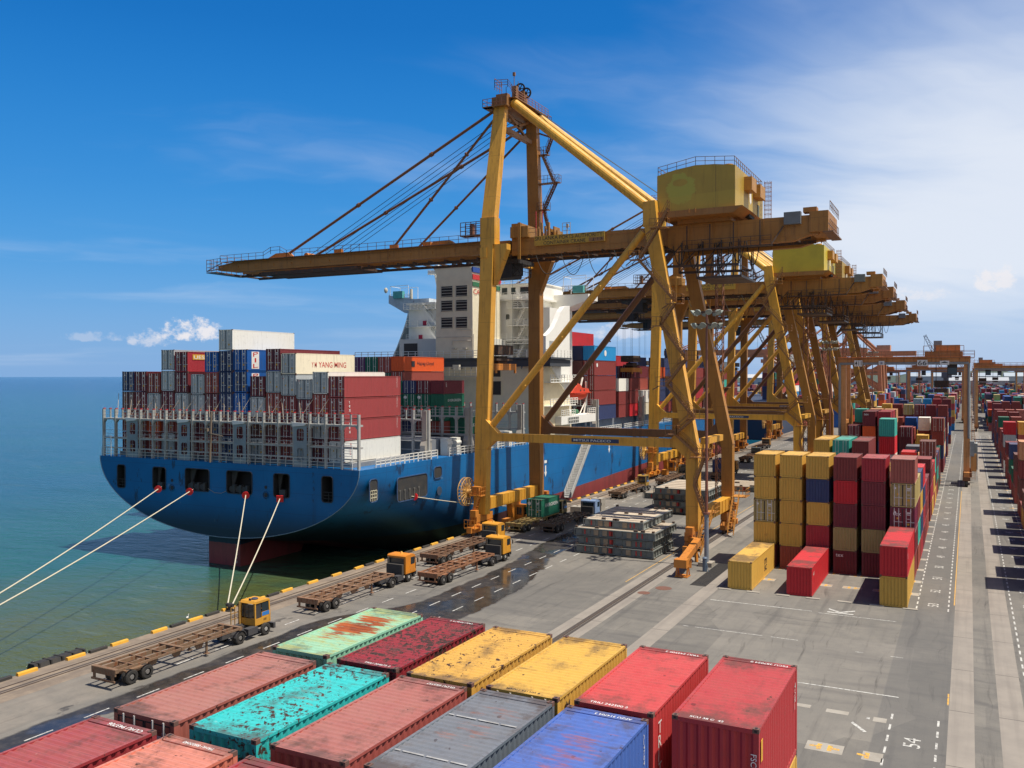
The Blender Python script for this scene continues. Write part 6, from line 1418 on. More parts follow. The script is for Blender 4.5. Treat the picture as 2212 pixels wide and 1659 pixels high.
mb = MB(); mb.tube((-95, 153, 38.3), (-96, 153, 42.8), .25, 8); mb.cbox((-95.9, 153, 42.9), 2.6, 1.2, .7); mb.cbox((-95.5, 153, 44), .8, .8, .8); mb.rail([(-97.3, 152.4, 42.4), (-94.4, 152.4, 42.4)], 1.0, .6, .05, 1); SP('radar_mast', mb, SWHT); mb = MB(); mb.tube((-88, 156, 39.6), (-88, 156, 46), .3, 8); SP('signal_mast', mb, SWHT); mb = MB(); mb.tube((-71.8, 151.5, 39.5), (-71.8, 151.5, 42.4), .18, 8); mb.sphere((-71.8, 151.5, 42.4), .55, .55, .55); SP('antenna_dome', mb, SWHT)
mb = MB(); mb.cbox((-80.2, 151, 40.2), .5, .4, .9); SP('life_ring_box', mb, (.6, .03, .06))
# sweeping side plates under the wings
for sg in (-1,):
    X_ = lambda v: CXs-sg*(CXs-v) if sg > 0 else v
    base = [(-109.8, 19.0), (-107.8, 22), (-105.8, 25), (-104.1, 28), (-102.7, 31), (-101.9, 33.4), (-101.6, 34.6), (-105.4, 35.6), (-106.5, 35.0), (-101.3, 33.5)]
    curve = [(-109.8, 19.0), (-107.6, 22), (-105.6, 25), (-104.0, 28), (-102.6, 31), (-101.7, 33.3), (-101.3, 34.8)]
    mb = MB(); mir = (lambda x: x) if sg < 0 else (lambda x: 2*CXs-x)
    for (xa, za), (xb, zb) in zip(curve, curve[1:]):
        for ya, yb in ((151, 162.5),): mb.hexa([(mir(xa), ya, za), (mir(xa)+.25, ya, za), (mir(xa)+.25, yb, za), (mir(xa), yb, za), (mir(xb), ya, zb), (mir(xb)+.25, ya, zb), (mir(xb)+.25, yb, zb), (mir(xb), yb, zb)])
    inner = -100.3
    mb.prism([(mir(x), z) for x, z in curve]+[(mir(inner), 34.8), (mir(inner), 33.2), (mir(-100.9), 32.2), (mir(inner), 19)], 'y', 161, 161.5)
    SP('side_buttress', mb, SWHT, 'matte')
mb = MB(); mb.prism([(140.0, 25.25), (150.4, 18), (150.4, 34.9), (148, 34.6), (146.4, 33.6), (145.2, 32.2), (143.4, 30.6), (141.6, 29.6), (140.0, 29.0)], 'x', -66.2, -65.3); mb.box(-72.2, -69.9, 151.6, 162.2, 19, 34.9); sb = SP('side_plating', mb, SWHT, 'matte')
mb = MB(); mb.box(-66.3, -65.25, 141.5, 143.1, 25.3, 28.2); SP('door', mb, (.35, .36, .36), 'matte', sb)
mb = MB()
for z in (21.0, 16.8): mb.box(-67, -64.3, 140, 151, z-.15, z); mb.rail([(-64.4, 140, z), (-64.4, 152, z)], 1.2, 1.2, .05, 2)
SP('boat_deck', mb, SWHT, 'matte')
mb = MB(); mb.box(-68.5, -64.4, 144.6, 161, 13.3, 14.7); mb.box(-68.5, -64.4, 144.6, 161, 14.7, 14.8); df = SP('davit_deck', mb, SWHT, 'paint')
mb = MB(); mb.box(-64.42, -64.36, 147.5, 152.6, 13.5, 14.5); SP('opening', mb, (.08, .09, .09), 'matte', df); mb = MB()  # dark panel painted for the shade behind the grille
for k in range(7): mb.box(-64.36, -64.3, 147.5+k*.8, 147.62+k*.8, 13.5, 14.5)
mb.box(-64.36, -64.3, 147.5, 152.6, 13.95, 14.05); SP('grille', mb, SWHT, 'matte', df)
mb = MB(); mb.rail([(-64.45, 144.7, 14.8), (-64.45, 151, 14.8)], 1.1, .9, .045, 2); mb.rail([(-64.45, 157, 14.8), (-64.45, 161, 14.8)], 1.1, .9, .045, 2); SP('railing', mb, SWHT, 'matte', df)
for y in (153.8, 161.4): mb = MB(); mb.beam((-66.5, y-1.4, 14.8), (-66.3, y, 18.8), .2, .2); mb.beam((-66.5, y-3.4, 14.8), (-66.3, y-1.2, 17.0), .16, .16); mb.beam((-66.6, y, 18.8), (-66.4, y-.6, 20.9), .18, .18); SP('davit', mb, SWHT, 'matte')
mb = MB()
for y in (146.5, 148.8, 150.9): mb.tube((-66.2, y, 15.4), (-66.2, y+1.5, 15.4), .45, 12)
SP('life_raft_canister', mb, (.78, .76, .68))
mb = MB(); mb.tube((-66.6, 155, 15.2), (-66.6, 156.6, 15.2), .5, 12); mb.cbox((-66.6, 154.4, 15.2), 1, .6, .9); SP('winch', mb, (.02, .14, .07))
# lifeboat
lbx, lby, lbz = -67.0, 157.2, 17.4
lb = empty('lifeboat', (lbx, lby, lbz), 'orange red enclosed lifeboat hanging on its davits below the bridge', 'lifeboat')
mb = MB(); ns = 13; pr = []
for i in range(ns):
    t_ = i/(ns-1); w_ = 1.45*(1-abs(2*t_-1)**2.6)**.6+.08; kz = .5*abs(2*t_-1)**2.4; pr.append([(lbx+dx*w_, lby-4.6+9.2*t_, lbz+zz) for dx, zz in ((-1, 1.5), (-1.02, 1.15), (-.8, .45+kz*.5), (-.3, .02+kz), (.3, .02+kz), (.8, .45+kz*.5), (1.02, 1.15), (1, 1.5))])
for q in pr: mb.v += q
for i in range(ns-1):
    for j in range(7): mb.f.append((i*8+j, i*8+j+1, i*8+8+j+1, i*8+8+j)); mb.m.append(0)
mb.f += [tuple(range(8)), tuple(range((ns-1)*8, ns*8))]; mb.m += [0, 0]
SPl = lambda nm, mb, col=(.62, .045, .012), m='clean': mb.build(nm, M[m], lb, col)
SPl('hull', mb)
mb = MB(); mb.prism([(lby-4.3, lbz+1.45), (lby+4.3, lbz+1.45), (lby+3.6, lbz+2.2), (lby+.6, lbz+2.35), (lby-.4, lbz+3.0), (lby-1.4, lbz+3.2), (lby-2.6, lbz+2.5), (lby-3.6, lbz+2.2)], 'x', lbx-1.15, lbx+1.15); cn = SPl('canopy', mb, (.66, .07, .03))
mb = MB(); mb.box(lbx-1.55, lbx+1.55, lby-4.2, lby+4.2, lbz+1.35, lbz+1.48); SPl('rubbing_strake', mb, (.5, .04, .012))
for y in (-.6, 1.2): mb = MB(); mb.box(lbx+1.15, lbx+1.18, lby+y, lby+y+.5, lbz+1.7, lbz+2.05); SPl('window', mb, None, 'glass')
mb = MB(); mb.tube((lbx, lby+2.2, lbz+2.2), (lbx, lby+3.4, lbz+4.3), .18, 8); SPl('exhaust_mast', mb, (.7, .66, .58), 'matte')

# ---- gangway from the deck to the quay
gw = empty('gangway', (-62.5, 142.4, .3), 'long grey accommodation ladder slanting from the ship deck to the quay', 'gangway')
a, b_ = Vector((-62.2, 142.4, .9)), Vector((-63.6, 155.5, 9.9))
mb = MB(); mb.stairs(a, b_, 1.3, 34, (1, .1, 0), True, .05); mb.beam(a+Vector((0, 0, -.1)), b_+Vector((0, 0, -.1)), 1.3, .08); mb.build('ladder', M['matte'], gw, (.36, .36, .35))
mb = MB()
for q in (-.7, .7): mb.beam(a+Vector((q, 0, .65)), b_+Vector((q, 0, .65)), .05, .7)
mb.build('side_screen', M['matte'], gw, (.42, .42, .40)); mb = MB(); mb.tube((-62.9, 142.2, .15), (-61.5, 142.2, .15), .15, 8); mb.beam((-62.6, 142.2, .15), (-62.5, 142.7, .9), .1, .1); mb.build('roller', M['black'], gw)

# ---- mooring ropes with red rat guards
def rope(nm, pts_ends, sag, lab, guard, shape='disc'):
    a, b_ = map(Vector, pts_ends); mb = MB(); pts = [a.lerp(b_, i/20)-Vector((0, 0, sag*math.sin(math.pi*i/20))) for i in range(21)]; mb.path(pts, .065, 6)
    o = mb.build('mooring_rope', M['rope'], loc=tuple(a)); tag(o, lab, 'rope', 'mooring ropes')
    if guard:
        c = pts[0].lerp(pts[1], .4); dv = (pts[1]-pts[0]).normalized(); mb = MB()
        if shape == 'disc': mb.tube(c-dv*.04, c+dv*.04, .48, 18)
        else: mb.beam(c-dv*.05, c+dv*.05, .85, .85)
        g_ = mb.build('rat_guard', M['clean'], loc=tuple(c), color=(.75, .02, .03)); tag(g_, guard, 'rat guard')
rope('r', ((-98.3, 86.4, 6.95), (-61.6, 22.3, .6)), .8, 'outermost pale mooring rope running from the stern to the lower left', 'red disc on the leftmost mooring rope')
rope('r', ((-92.3, 86.4, 6.95), (-61.8, 22.1, .55)), .7, 'second pale mooring rope running to the lower left, below the outermost', 'red disc on the second mooring rope from the left')
rope('r', ((-83.0, 86.4, 6.9), (-61.9, 62.0, .6)), .3, 'steep pale mooring rope to the bollard by the tractor, left of the two', 'red disc on the steep rope right of the middle of the stern')
rope('r', ((-77.2, 86.4, 6.8), (-61.5, 62.2, .6)), .3, 'steep pale mooring rope to the bollard by the tractor, right of the two', 'red square plate on the rightmost steep rope', 'sq')
rope('r', ((SX, 97.5, 6.3), (-61.7, 132.8, .6)), .5, 'thin rope from the ship side port running along the quay behind the crane leg', 'red disc on the rope beside the big ship side port')
mb = MB(); mb.path([Vector((-89.6, 86.3, 7.2)), Vector((-88.4, 86.3, 6.7)), Vector((-87.2, 86.3, 6.7)), Vector((-86.4, 86.3, 7.0))], .03, 5); SP('slack_line', mb, (.35, .33, .28))

# ================================================================== containers on the ship
CB = 11.3
def ship_stack(x, y, L, top, tiers, names, doors=True, base=CB, detail=0, grp='containers on the ship', hts=None, doorcols=None):
    """tiers bottom to top"""
    n = len(tiers); h = (top-base)/n; z = base; out = []
    for k, c in enumerate(tiers):
        if c is None: out.append(None); z += h; continue
        H = SH if h < 2.72 else TH; fl = c in ('white', 'cream', 'greyr')
        dc = None; col = c
        if c == 'greyr': col, dc = 'grey', 'grey'
        tn = 'topmost' if k == n-1 else ('lowest' if k == 0 else ord_[k]+' from below')
        cname = 'grey doored reefer' if c == 'greyr' else CN.get(c, c)
        o = container(x, y, z, L, H, col, f'{cname} container, {tn}, {names}', doors and not (isinstance(doors, tuple) and k in doors), detail, .3, .12, 0, grp, dc, fl, jit=False)
        o.scale.z = h/H*.982; out.append(o); z += h
    return out
SL = [-108.4, -105.85, -103.25, -100.45, -97.8, -94.75, -92.15, -89.55, -86.95, -84.0, -81.3, -78.75, -76.2, -73.6, -71.05]
ST = [(22.8, ['wine', 'brick', 'brown', 'navy']), (22.8, ['maroon', 'brick', 'wine', 'wine']), (22.55, ['brick', 'orange', 'greyr', 'brick']), (25.8, ['greyr', 'brick', 'wine', 'greyr', 'greyr']), (25.5, ['wine', 'brick', 'greyr', 'wine', 'wine']),
      (22.4, ['maroon', 'wine', 'greyr', 'greyr']), (25.4, ['brick', 'navy', 'wine', 'brick', 'blue']), (28.35, ['navy', 'wine', 'navy', 'navy', 'navy', 'greyr']), (25.65, ['wine', 'maroon', 'blue', 'navy', 'blue']), (22.1, ['greyr', 'brown', 'greyr', 'wine']),
      (25.65, ['wine', 'brown', 'brick', 'greyr', 'wine']), (25.05, ['brick', 'wine', 'maroon', 'greyr', 'greyr']), (21.7, ['greyr', 'maroon', 'wine', 'greyr']), (22.65, ['wine', 'greyr', 'brick', 'greyr']), (22.1, ['white', 'maroon', 'maroon', 'maroon'])]
SO = []
for i, (x, (tp, ti)) in enumerate(zip(SL, ST)):
    nm = f'{ord_[i]} stack from left on the stern'
    SO.append(ship_stack(x, 88.3, L40, tp, ti, nm, True, CB, 1 if True else 0, 'containers stacked on the ship stern'))
# colours of a few long sides that show
for i, k, col in ((13, 3, 'white'), (4, 4, 'crimson'), (8, 4, 'blue'), (8, 3, 'blue'), (7, 5, 'white'), (11, 4, 'cream')):
    SO[i][k].color = (*C_[col], 1)
for o in (SO[14][1], SO[14][2], SO[14][3]): o.color = (.33, .055, .055, 1)
put = lambda o, s, y, z, h_, w_=None, m='white': side_text(o, L40, s, y, z, h_, w_, m)
mbp = MB(); mbp.box(CW/2+.002, CW/2+.012, -5.3, -3.9, .25, 2.6); q = mbp.build('sign_panel', M['white'], SO[8][4], shift=False); mbp = MB()
for i, ch in enumerate('PIL'): put_text(mbp, ch, (CW/2+.02, -5.05+.3*(ch == 'I'), 1.9-i*.78), (0, 1, .12), (0, 0, 1), .58, .3 if ch == 'I' else .95)
mbp.build('lettering', M['redmark'], q, shift=False)
mbp = MB(); mbp.box(CW/2+.002, CW/2+.012, -5.3, -3.9, .25, 2.6); q = mbp.build('sign_panel', M['white'], SO[8][3], shift=False); mbp = MB(); put_text(mbp, 'P', (CW/2+.02, -5.05, 1.9), (0, 1, .12), (0, 0, 1), .58, .95); mbp.build('lettering', M['redmark'], q, shift=False)
put(SO[11][4], 'YANG MING', -1.6, .95, .8, 5.8, 'redmark'); put(SO[11][4], 'Y M', -3.0, .95, .75, 1.0, 'redmark'); put(SO[13][3], '中远海运' if False else 'COSCO', -4.6, 1.6, .45, 2.2, 'bluemark')
mbp = MB(); mbp.box(CW/2+.002, CW/2+.012, -5.2, -2.9, 1.75, 2.5); q = mbp.build('sign_panel', M['yellowmark'], SO[4][4], shift=False); mbp = MB(); put_text(mbp, 'UES', (CW/2+.02, -5.0, 1.85), (0, 1, 0), (0, 0, 1), .5, 1.9); mbp.build('lettering', M['white'], q, shift=False)
for o in (SO[14][2], SO[14][1]):
    mbp = MB()
    for i, ch in enumerate('tex'): put_text(mbp, ch, (CW/2+.006, -5.2, 1.9-i*.5), (0, 1, 0), (0, 0, 1), .3)
    mbp.build('lettering', M['white'], o, shift=False)
for o in (SO[14][3], SO[14][2], SO[14][1]): down_text(o, L40, SH, 'TGHU4530', 5.2, 2.5, .16); 
down_text(SO[14][0], L40, SH, 'YIL', -5.0, 2.3, .42, 'redmark')
for i, k in ((3, 4), (4, 4)): pass
for (i, k) in ((4, 4), (4, 3), (10, 4)): end_text(SO[i][k], L40, 'tex', -.95, 2.0, .22)
for (i, k) in ((11, 4), (10, 3), (11, 3), (12, 3)): end_text(SO[i][k], L40, 'T', -1.0, 2.0, .4, 'redmark')
# second bay
B2 = [(-80.2-2.52, 118.3, L40, 25.2, ['brick', 'wine', 'navy', 'maroon', 'orange'])]
S2 = []
def s2(x, y, L, top, ti, i, doors=True, nm='stack from starboard of the second bay'): S2.append(ship_stack(x, y, L, top, ti, f'{ord_[i]} {nm}', doors, 13.1)); return S2[-1]
og = s2(-82.64, 118.4, L40, 25.25, ['wine', 'green', 'navy', 'brick', 'orange'], 4, (4,)); 
cl = ['brick', 'green', 'purple', 'green', 'navy', 'maroon', 'wine', 'green', 'maroon', 'brick', 'green']
for i in range(10): s2(-85.2-2.52*i, 118.4, L40, 25.2-.15*(i % 3 == 1), [cl[i]], 5+i) if False else S2.append([container(-85.2-2.52*i, 118.4, 22.6, L40, SH, cl[i], f'{CN.get(cl[i], cl[i])} container, topmost in {ord_[5+i]} stack from starboard of the second bay', True, 0, .3, .1, 0, 'containers on the ship', None, False, jit=False), container(-85.2-2.52*i, 118.4, 19.98, L40, SH, cl[(i+3) % 11], f'{CN.get(cl[(i+3) % 11], cl[(i+3) % 11])} container, second from top in {ord_[5+i]} stack from starboard of the second bay', True, 0, .3, .1, 0, 'containers on the ship', None, False, jit=False)])
mbp = MB(); put_text(mbp, 'Hapag-Lloyd', (CW/2+.01, -2.2, .95), (0, 1, 0), (0, 0, 1), .8, 5.0); mbp.box(CW/2+.004, CW/2+.012, -3.9, -2.9, .8, 1.8); mbp.build('lettering', M['inkmark'], og[4], shift=False)
a3 = s2(-73.35, 115.5, L20, 21.4, ['brick', 'green', 'green', 'wine'], 0, (2, 3)); a4 = s2(-75.9, 115.5, L20, 21.4, ['maroon', 'green', 'green', 'wine'], 1); s2(-78.45, 115.5, L20, 21.4, ['navy', 'wine', 'green', 'navy'], 2); s2(-81.0, 115.5, L20, 21.4, ['navy', 'wine', 'green', 'green'], 3)
S2.append([container(-70.85, 117.2, 13.1, L20, SH, 'green', 'green container with white letters, low beside the crane leg on the ship', False, 0, .2, .05, 0, 'containers on the ship', jit=False)])
for o in (a3[2], S2[-1][0]): side_text(o, L20, 'EVERGREEN', -1.9, 1.1, .48, 3.9)
for st3 in (a4, S2[-3]):
    for k in (1, 2): 
        mbp = MB(); mbp.tube((-.75, -L20/2-.01, 1.9), (-.75, -L20/2+.0, 1.9), .3, 12); mbp.build('emblem', M['white'], st3[k], shift=False)
down_text(a3[3], L20, SH, 'tex', -2.5, 2.3, .3)
# forward bays
def fstack(i, x, y, L, top, ti, nm, doors=True): return ship_stack(x, y, L, top, ti, nm, doors, 13.1)
NW = 'bay past the bridge'
f0 = fstack(0, -69.25, 166.3, L40, 28.2, ['navy', 'maroon', 'maroon', 'maroon', 'sky'], 'first stack from starboard, first '+NW, (4,))
fstack(1, -71.8, 166.3, L40, 28.2, ['wine', 'brown', 'brown', 'brown', 'navy'], 'second stack from starboard, first '+NW); f2 = fstack(2, -74.3, 166.3, L40, 31.1, ['wine', 'brown', 'navy', 'green', 'brick', 'red'], 'third stack from starboard, first '+NW, (4, 5))
fstack(3, -76.9, 166.3, L40, 31.0, ['wine', 'navy', 'green', 'navy', 'navy', 'green'], 'fourth stack from starboard, first '+NW); fstack(4, -79.4, 166.3, L40, 31.0, ['wine', 'navy', 'green', 'navy', 'navy', 'green'], 'fifth stack from starboard, first '+NW)
side_text(f2[5], L40, 'HYUNDAI', -2.2, 1.0, .6, 5); side_text(f0[0], L40, 'U.A.S.C.', -5.6, 1.9, .35)
for o, y, z in ((f0[4], 0, 1.5), (f0[3], -4.6, 2.0)): mbp = MB(); mbp.tube((CW/2, y, z), (CW/2+.012, y, z), .62 if y == 0 else .4, 16); mbp.build('emblem', M['white'], o, shift=False)
fr = random.Random(17)
def bay(y, L, tops, cols, nm, dr=True):
    for i, (tp, ti) in enumerate(zip(tops, cols)): fstack(i, -69.0-2.52*i, y, L, tp, ti, f'{ord_[i]} stack from starboard, {nm}', dr if i else False)
bay(179.6, L20, [21.55, 21.5, 21.5], [['maroon', 'maroon', 'white'], ['maroon', 'navy', 'grey'], ['brown', 'navy', 'navy']], 'second '+NW)
bay(186.2, L20, [21.6, 21.5, 24.2, 24.2], [['red', 'maroon', 'maroon'], ['maroon', 'brown', 'navy'], ['wine', 'navy', 'brown', 'sky'], ['wine', 'navy', 'brown', 'wine']], 'third '+NW)
bay(194.3, L40, [18.7, 24.4, 24.4, 26.9, 27], [['cream', 'white'], ['navy', 'wine', 'brick', 'wine'], ['navy', 'wine', 'red', 'brick'], ['wine', 'navy', 'wine', 'brick', 'crimson'], ['wine', 'navy', 'wine', 'brick', 'navy']], 'fourth '+NW)
bay(208, L40, [21.4, 24.3, 24.3, 26.8], [['maroon', 'navy', 'navy'], ['wine', 'navy', 'brick', 'orange'], ['navy', 'wine', 'brown', 'navy'], ['navy', 'wine', 'brown', 'navy', 'navy']], 'fifth '+NW)
bay(222, L40, [21.3, 22, 26.8], [['maroon', 'slate', 'maroon'], ['wine', 'navy', 'brick'], ['navy', 'wine', 'brown', 'navy', 'navy']], 'sixth '+NW)
bay(235.5, L40, [24.3, 27.0, 29.5], [['brick', 'crimson', 'maroon', 'maroon'], ['wine', 'navy', 'brick', 'green', 'navy'], ['navy', 'wine', 'brown', 'navy', 'navy', 'navy']], 'seventh '+NW)
bay(249, L40, [24.2, 27.0, 29.6], [['orange', 'white', 'green', 'maroon'], ['wine', 'navy', 'brick', 'green', 'navy'], ['navy', 'wine', 'brown', 'navy', 'navy', 'navy']], 'eighth '+NW)
bay(263, L40, [23.5, 26.5], [['brick', 'red', 'teal', 'maroon'], ['wine', 'navy', 'brick', 'green', 'navy']], 'ninth '+NW)
bay(277, L40, [23.5, 26.5], [['grey', 'wine', 'maroon', 'navy'], ['wine', 'navy', 'brick', 'green', 'slate']], 'tenth '+NW)
# ---- another ship berthed ahead
S3 = empty('container_ship', (-86, 355, -3), 'second dark hulled container ship berthed far ahead beyond the blue one', 'ship')
mb = MB(); mb.prism([(-107, 12), (-64.8, 12), (-64.8, -3), (-70, -12), (-102, -12), (-107, -3)], 'y', 352, 640); mb.build('hull', M['matte'], S3, (.03, .05, .10))
mb = MB(); mb.box(-104, -68, 520, 530, 12, 30); mb.box(-106, -66, 524, 529, 29, 31.5); mb.box(-92, -82, 532, 540, 12, 36); mb.build('superstructure', M['matte'], S3, SWHT)
rs = random.Random(31)
for b_ in range(8):
    y = 360+b_*14.2
    for i in range(3):
        n_ = rs.choice((4, 5, 5)) if i else rs.choice((3, 4)); cs_ = [rs.choice(['maroon', 'brick', 'navy', 'wine', 'magenta', 'white', 'sky', 'grey', 'green', 'red']) for _ in range(n_)]
        if b_ == 1 and i == 0: cs_ = ['magenta', 'magenta', 'blue', 'navy']
        ship_stack(-68-2.52*i, y, L40, 12.6+2.65*len(cs_), cs_, f'{ord_[i]} stack, {ord_[b_]} bay of the ship ahead', False, 12.6, grp='containers on the ship ahead')
# ================================================================== trucks with skeletal trailers
def build_truck(kind, lab, loc, rz, cabcol, trcol=(.21, .125, .07), no=None, bare=False):
    r_ = empty('terminal_truck', (0, 0, 0), lab, 'truck', 'port trucks with skeletal trailers')
    P = lambda nm, mb, col=None, m='matte', par=None: mb.build(nm, M[m], par or r_, col, shift=False)
    mb = MB()
    for x in (-.5, .5): mb.box(x-.06, x+.06, .1, 12.3, 1.12, 1.42)
    for x in (-1.17, 1.17): mb.box(x-.05, x+.05, .1, 12.3, 1.26, 1.42)
    for k in range(9):
        y = .1+k*1.51; mb.box(-1.2, 1.2, y, y+.10, 1.30, 1.43)
    for y in (.2, 6.1, 12.1): mb.box(-1.25, 1.25, y-.18, y+.12, 1.2, 1.47)
    mb.box(-1.22, 1.22, 0, .12, 1.0, 1.45); mb.box(-1.2, 1.2, -.05, .05, .55, .68)
    for x in (-.95, .95): mb.box(x-.08, x+.08, -.02, .1, .55, 1.1); mb.box(x-.06, x+.06, 8.6, 8.75, .25, 1.2); mb.box(x-.2, x+.2, 8.5, 8.85, .2, .26)
    mb.box(-.9, .9, 1.2, 3.5, .75, 1.0)
    for y in (3.0, 5.2, 7.4): mb.prism([(y, 1.2), (y+.9, 1.2), (y+.7, .85), (y+.2, .85)], 'x', .95, 1.05); mb.prism([(y, 1.2), (y+.9, 1.2), (y+.7, .85), (y+.2, .85)], 'x', -1.05, -.95)
    tr = P('trailer', mb, trcol, 'rusty')
    def wheels(par, ys, dual=True, r=.52):
        for y in ys:
            for sg in (-1, 1):
                mb = MB(); mb.wheel((sg*1.0, y, r), r, .27, 18, .5)
                if dual: mb.wheel((sg*.68, y, r), r, .27, 18, .5)
                t_ = P('wheel', mb, None, 'black', par); mb = MB(); mb.tube((sg*.98, y, r), (sg*1.12, y, r), r*.5, 14, r*.3); mb.tube((sg*.9, y, r), (sg*1.0, y, r), r*.52, 14); P('rim', mb, (.16, .15, .14) if dual else (.35, .34, .32), 'matte', t_)
    wheels(tr, (1.55, 2.9))
    mb = MB()
    for x in (-.42, .42): mb.box(x-.09, x+.09, 10.6, 15.9, .62, .92)
    mb.box(-1.0, -.5, 13.2, 14.4, .45, 1.0); mb.box(.5, 1.0, 13.2, 14.3, .4, .95); mb.box(-.5, .5, 11.7, 12.7, .95, 1.18); mb.box(-1.1, 1.1, 16.1, 16.35, .35, .8)
    for sg in (-1, 1):
        pts = [(12.2+.62*math.cos(R(a)), .52+.62*math.sin(R(a))) for a in range(15, 170, 22)]
        for (ya, za), (yb, zb) in zip(pts, pts[1:]): mb.beam((sg*.88, ya, za), (sg*.88, yb, zb), .62, .05)
    ch = P('chassis', mb, (.045, .045, .05), 'matte')
    wheels(ch, (12.2,)); wheels(ch, (15.2,), False)
    if kind == 'tug':
        x0, x1, y0, y1 = -.85, .75, 14.25, 16.1
        mb = MB()
        for x, y in ((x0, y0), (x1, y0), (x0, y1-.25), (x1, y1-.1)): mb.beam((x, y, 1.05), (x*.96, y+(.0 if y < 15 else -.1), 2.85), .13, .13, up=(0, 1, 0))
        mb.box(x0-.05, x1+.05, y0-.05, y1-.05, .95, 1.5); mb.prism([(y1-.5, 1.5), (y1, 1.5), (y1-.05, 1.95), (y1-.5, 1.95)], 'x', x0-.03, x1+.03); mb.box(x1-.03, x1+.04, 15.0, 16.0, 1.4, 1.95); mb.box(x0-.04, x0+.03, y0, 15.0, 1.0, 2.8)
        mb.prism([(y0-.05, 2.78), (y1-.1, 2.78), (y1-.2, 2.95), (y0+.1, 2.97)], 'x', x0-.06, x1+.06)
        cb = P('cab', mb, cabcol, 'paint')
        for q in ((x1+.005, x1+.02, 15.05, 15.85, 1.98, 2.74), (x0+.1, x1-.1, y1-.16, y1-.12, 1.98, 2.74), (x0+.1, x1-.1, y0-.0, y0+.03, 1.6, 2.7)): mb = MB(); mb.box(*q); P('window', mb, None, 'glass', cb)
        mb = MB(); mb.box(x1-.02, x1+.005, y0+.1, 14.95, 1.05, 2.75); P('door', mb, (.025, .025, .03), 'matte', cb)
        mb = MB(); mb.box(x1+.04, x1+.055, 15.05, 15.9, 1.62, 1.94); P('blue_decal', mb, (.03, .18, .5), 'clean', cb)
        mb = MB(); put_text(mb, no or '180', (x1+.06, 15.2, 1.2), (0, 1, 0), (0, 0, 1), .2); P('lettering', mb, None, 'inkmark', cb)
        mb = MB(); mb.tube((x0+.1, 14.0, 1.0), (x0+.1, 14.0, 2.9), .08, 8); mb.rail([(x0-.1, 13.2, 1.0), (x0-.1, 14.1, 1.0)], 1.5, .45, .03, 2); P('exhaust_pipe', mb, (.45, .25, .05), 'rusty')
        mb = MB(); mb.sphere((0, 15.0, 3.02), .3, .3, .12); mb.box(-.1, .1, 14.4, 14.5, 2.97, 3.15); P('roof_beacon', mb, (.03, .04, .08), 'matte', cb)
    else:
        mb = MB(); mb.prism([(14.45, .95), (16.4, .95), (16.45, 1.75), (16.25, 2.75), (15.9, 2.92), (14.6, 2.92), (14.45, 2.8)], 'x', -1.18, 1.18)
        cb = P('cab', mb, cabcol, 'paint')
        for q in ((1.185, 1.2, 15.4, 16.15, 1.85, 2.6), (-1.2, -1.185, 15.4, 16.15, 1.85, 2.6), (-.95, .95, 14.42, 14.445, 1.9, 2.6)): mb = MB(); mb.box(*q); P('window', mb, None, 'glass', cb)
        mb = MB(); mb.hexa([(-1.05, 16.46, 1.85), (1.05, 16.46, 1.85), (1.05, 16.42, 1.85), (-1.05, 16.42, 1.85), (-1.0, 16.32, 2.62), (1.0, 16.32, 2.62), (1.0, 16.26, 2.62), (-1.0, 16.26, 2.62)]); P('windshield', mb, None, 'glass', cb)
        mb = MB(); mb.box(1.18, 1.195, 15.25, 16.25, 1.05, 1.78); P('door', mb, cabcol, 'paint', cb)
        mb = MB(); mb.box(-1.19, 1.19, 16.35, 16.5, .62, .98); P('bumper', mb, (.05, .05, .055), 'matte', cb)
        for sg in (-1, 1):
            mb = MB(); mb.box(sg*.85-.18, sg*.85+.18, 16.46, 16.5, 1.05, 1.3); P('headlight', mb, (.7, .7, .65), 'clean', cb)
            mb = MB(); mb.beam((sg*1.2, 16.2, 2.5), (sg*1.42, 16.4, 2.4), .05, .05); mb.cbox((sg*1.42, 16.4, 2.15), .08, .18, .45); P('mirror', mb, (.03, .03, .03), 'matte', cb)
        mb = MB(); mb.tube((0, 15.4, 2.92), (0, 15.4, 3.12), .13, 10, .09); P('roof_beacon', mb, (.75, .45, .1), 'clean', cb)
        mb = MB(); mb.box(-1.0, 1.0, 14.0, 14.35, .95, 2.0); mb.tube((-.9, 14.2, 1.0), (-.9, 14.2, 2.7), .09, 8); P('engine_cover', mb, (.05, .045, .04), 'matte')
    if bare: pass
    r_.location = loc; r_.rotation_euler.z = rz
    return r_
ORC = (.70, .235, .012)
build_truck('tug', 'yellow terminal tractor with a rusty empty trailer, nearest on the quay', (-54.3, 42.5, 0), 0, (.62, .30, .03), no='180')
build_truck('truck', 'orange truck with an empty trailer just ahead of the yellow terminal tractor', (-54.4, 64.4, 0), 0, ORC, (.27, .15, .085))
build_truck('truck', 'orange truck with a rusty empty trailer, front one of the pair by the puddle', (-50.3, 78.5, 0), R(-.8), (.68, .30, .02), (.30, .13, .06))
build_truck('truck', 'orange truck half hidden behind the other one beside the crane leg', (-55.4, 86.8, 0), R(-.6), (.70, .31, .02), (.17, .09, .05))
build_truck('tug', 'dark cabbed tractor hauling a green container under the nearest crane', (-56.6, 110.5, 0), R(-1.5), (.10, .08, .03), (.30, .22, .07), no='58')
build_truck('truck', 'pale blue cabbed truck with an empty trailer under the nearest crane', (-52.3, 112.4, 0), R(-1.0), (.20, .30, .48), (.10, .08, .06))
build_truck('tug', 'small yellow and black tractor with an empty trailer beyond the gangway', (-56.0, 149.0, 0), R(-.8), (.42, .24, .04), no='71')
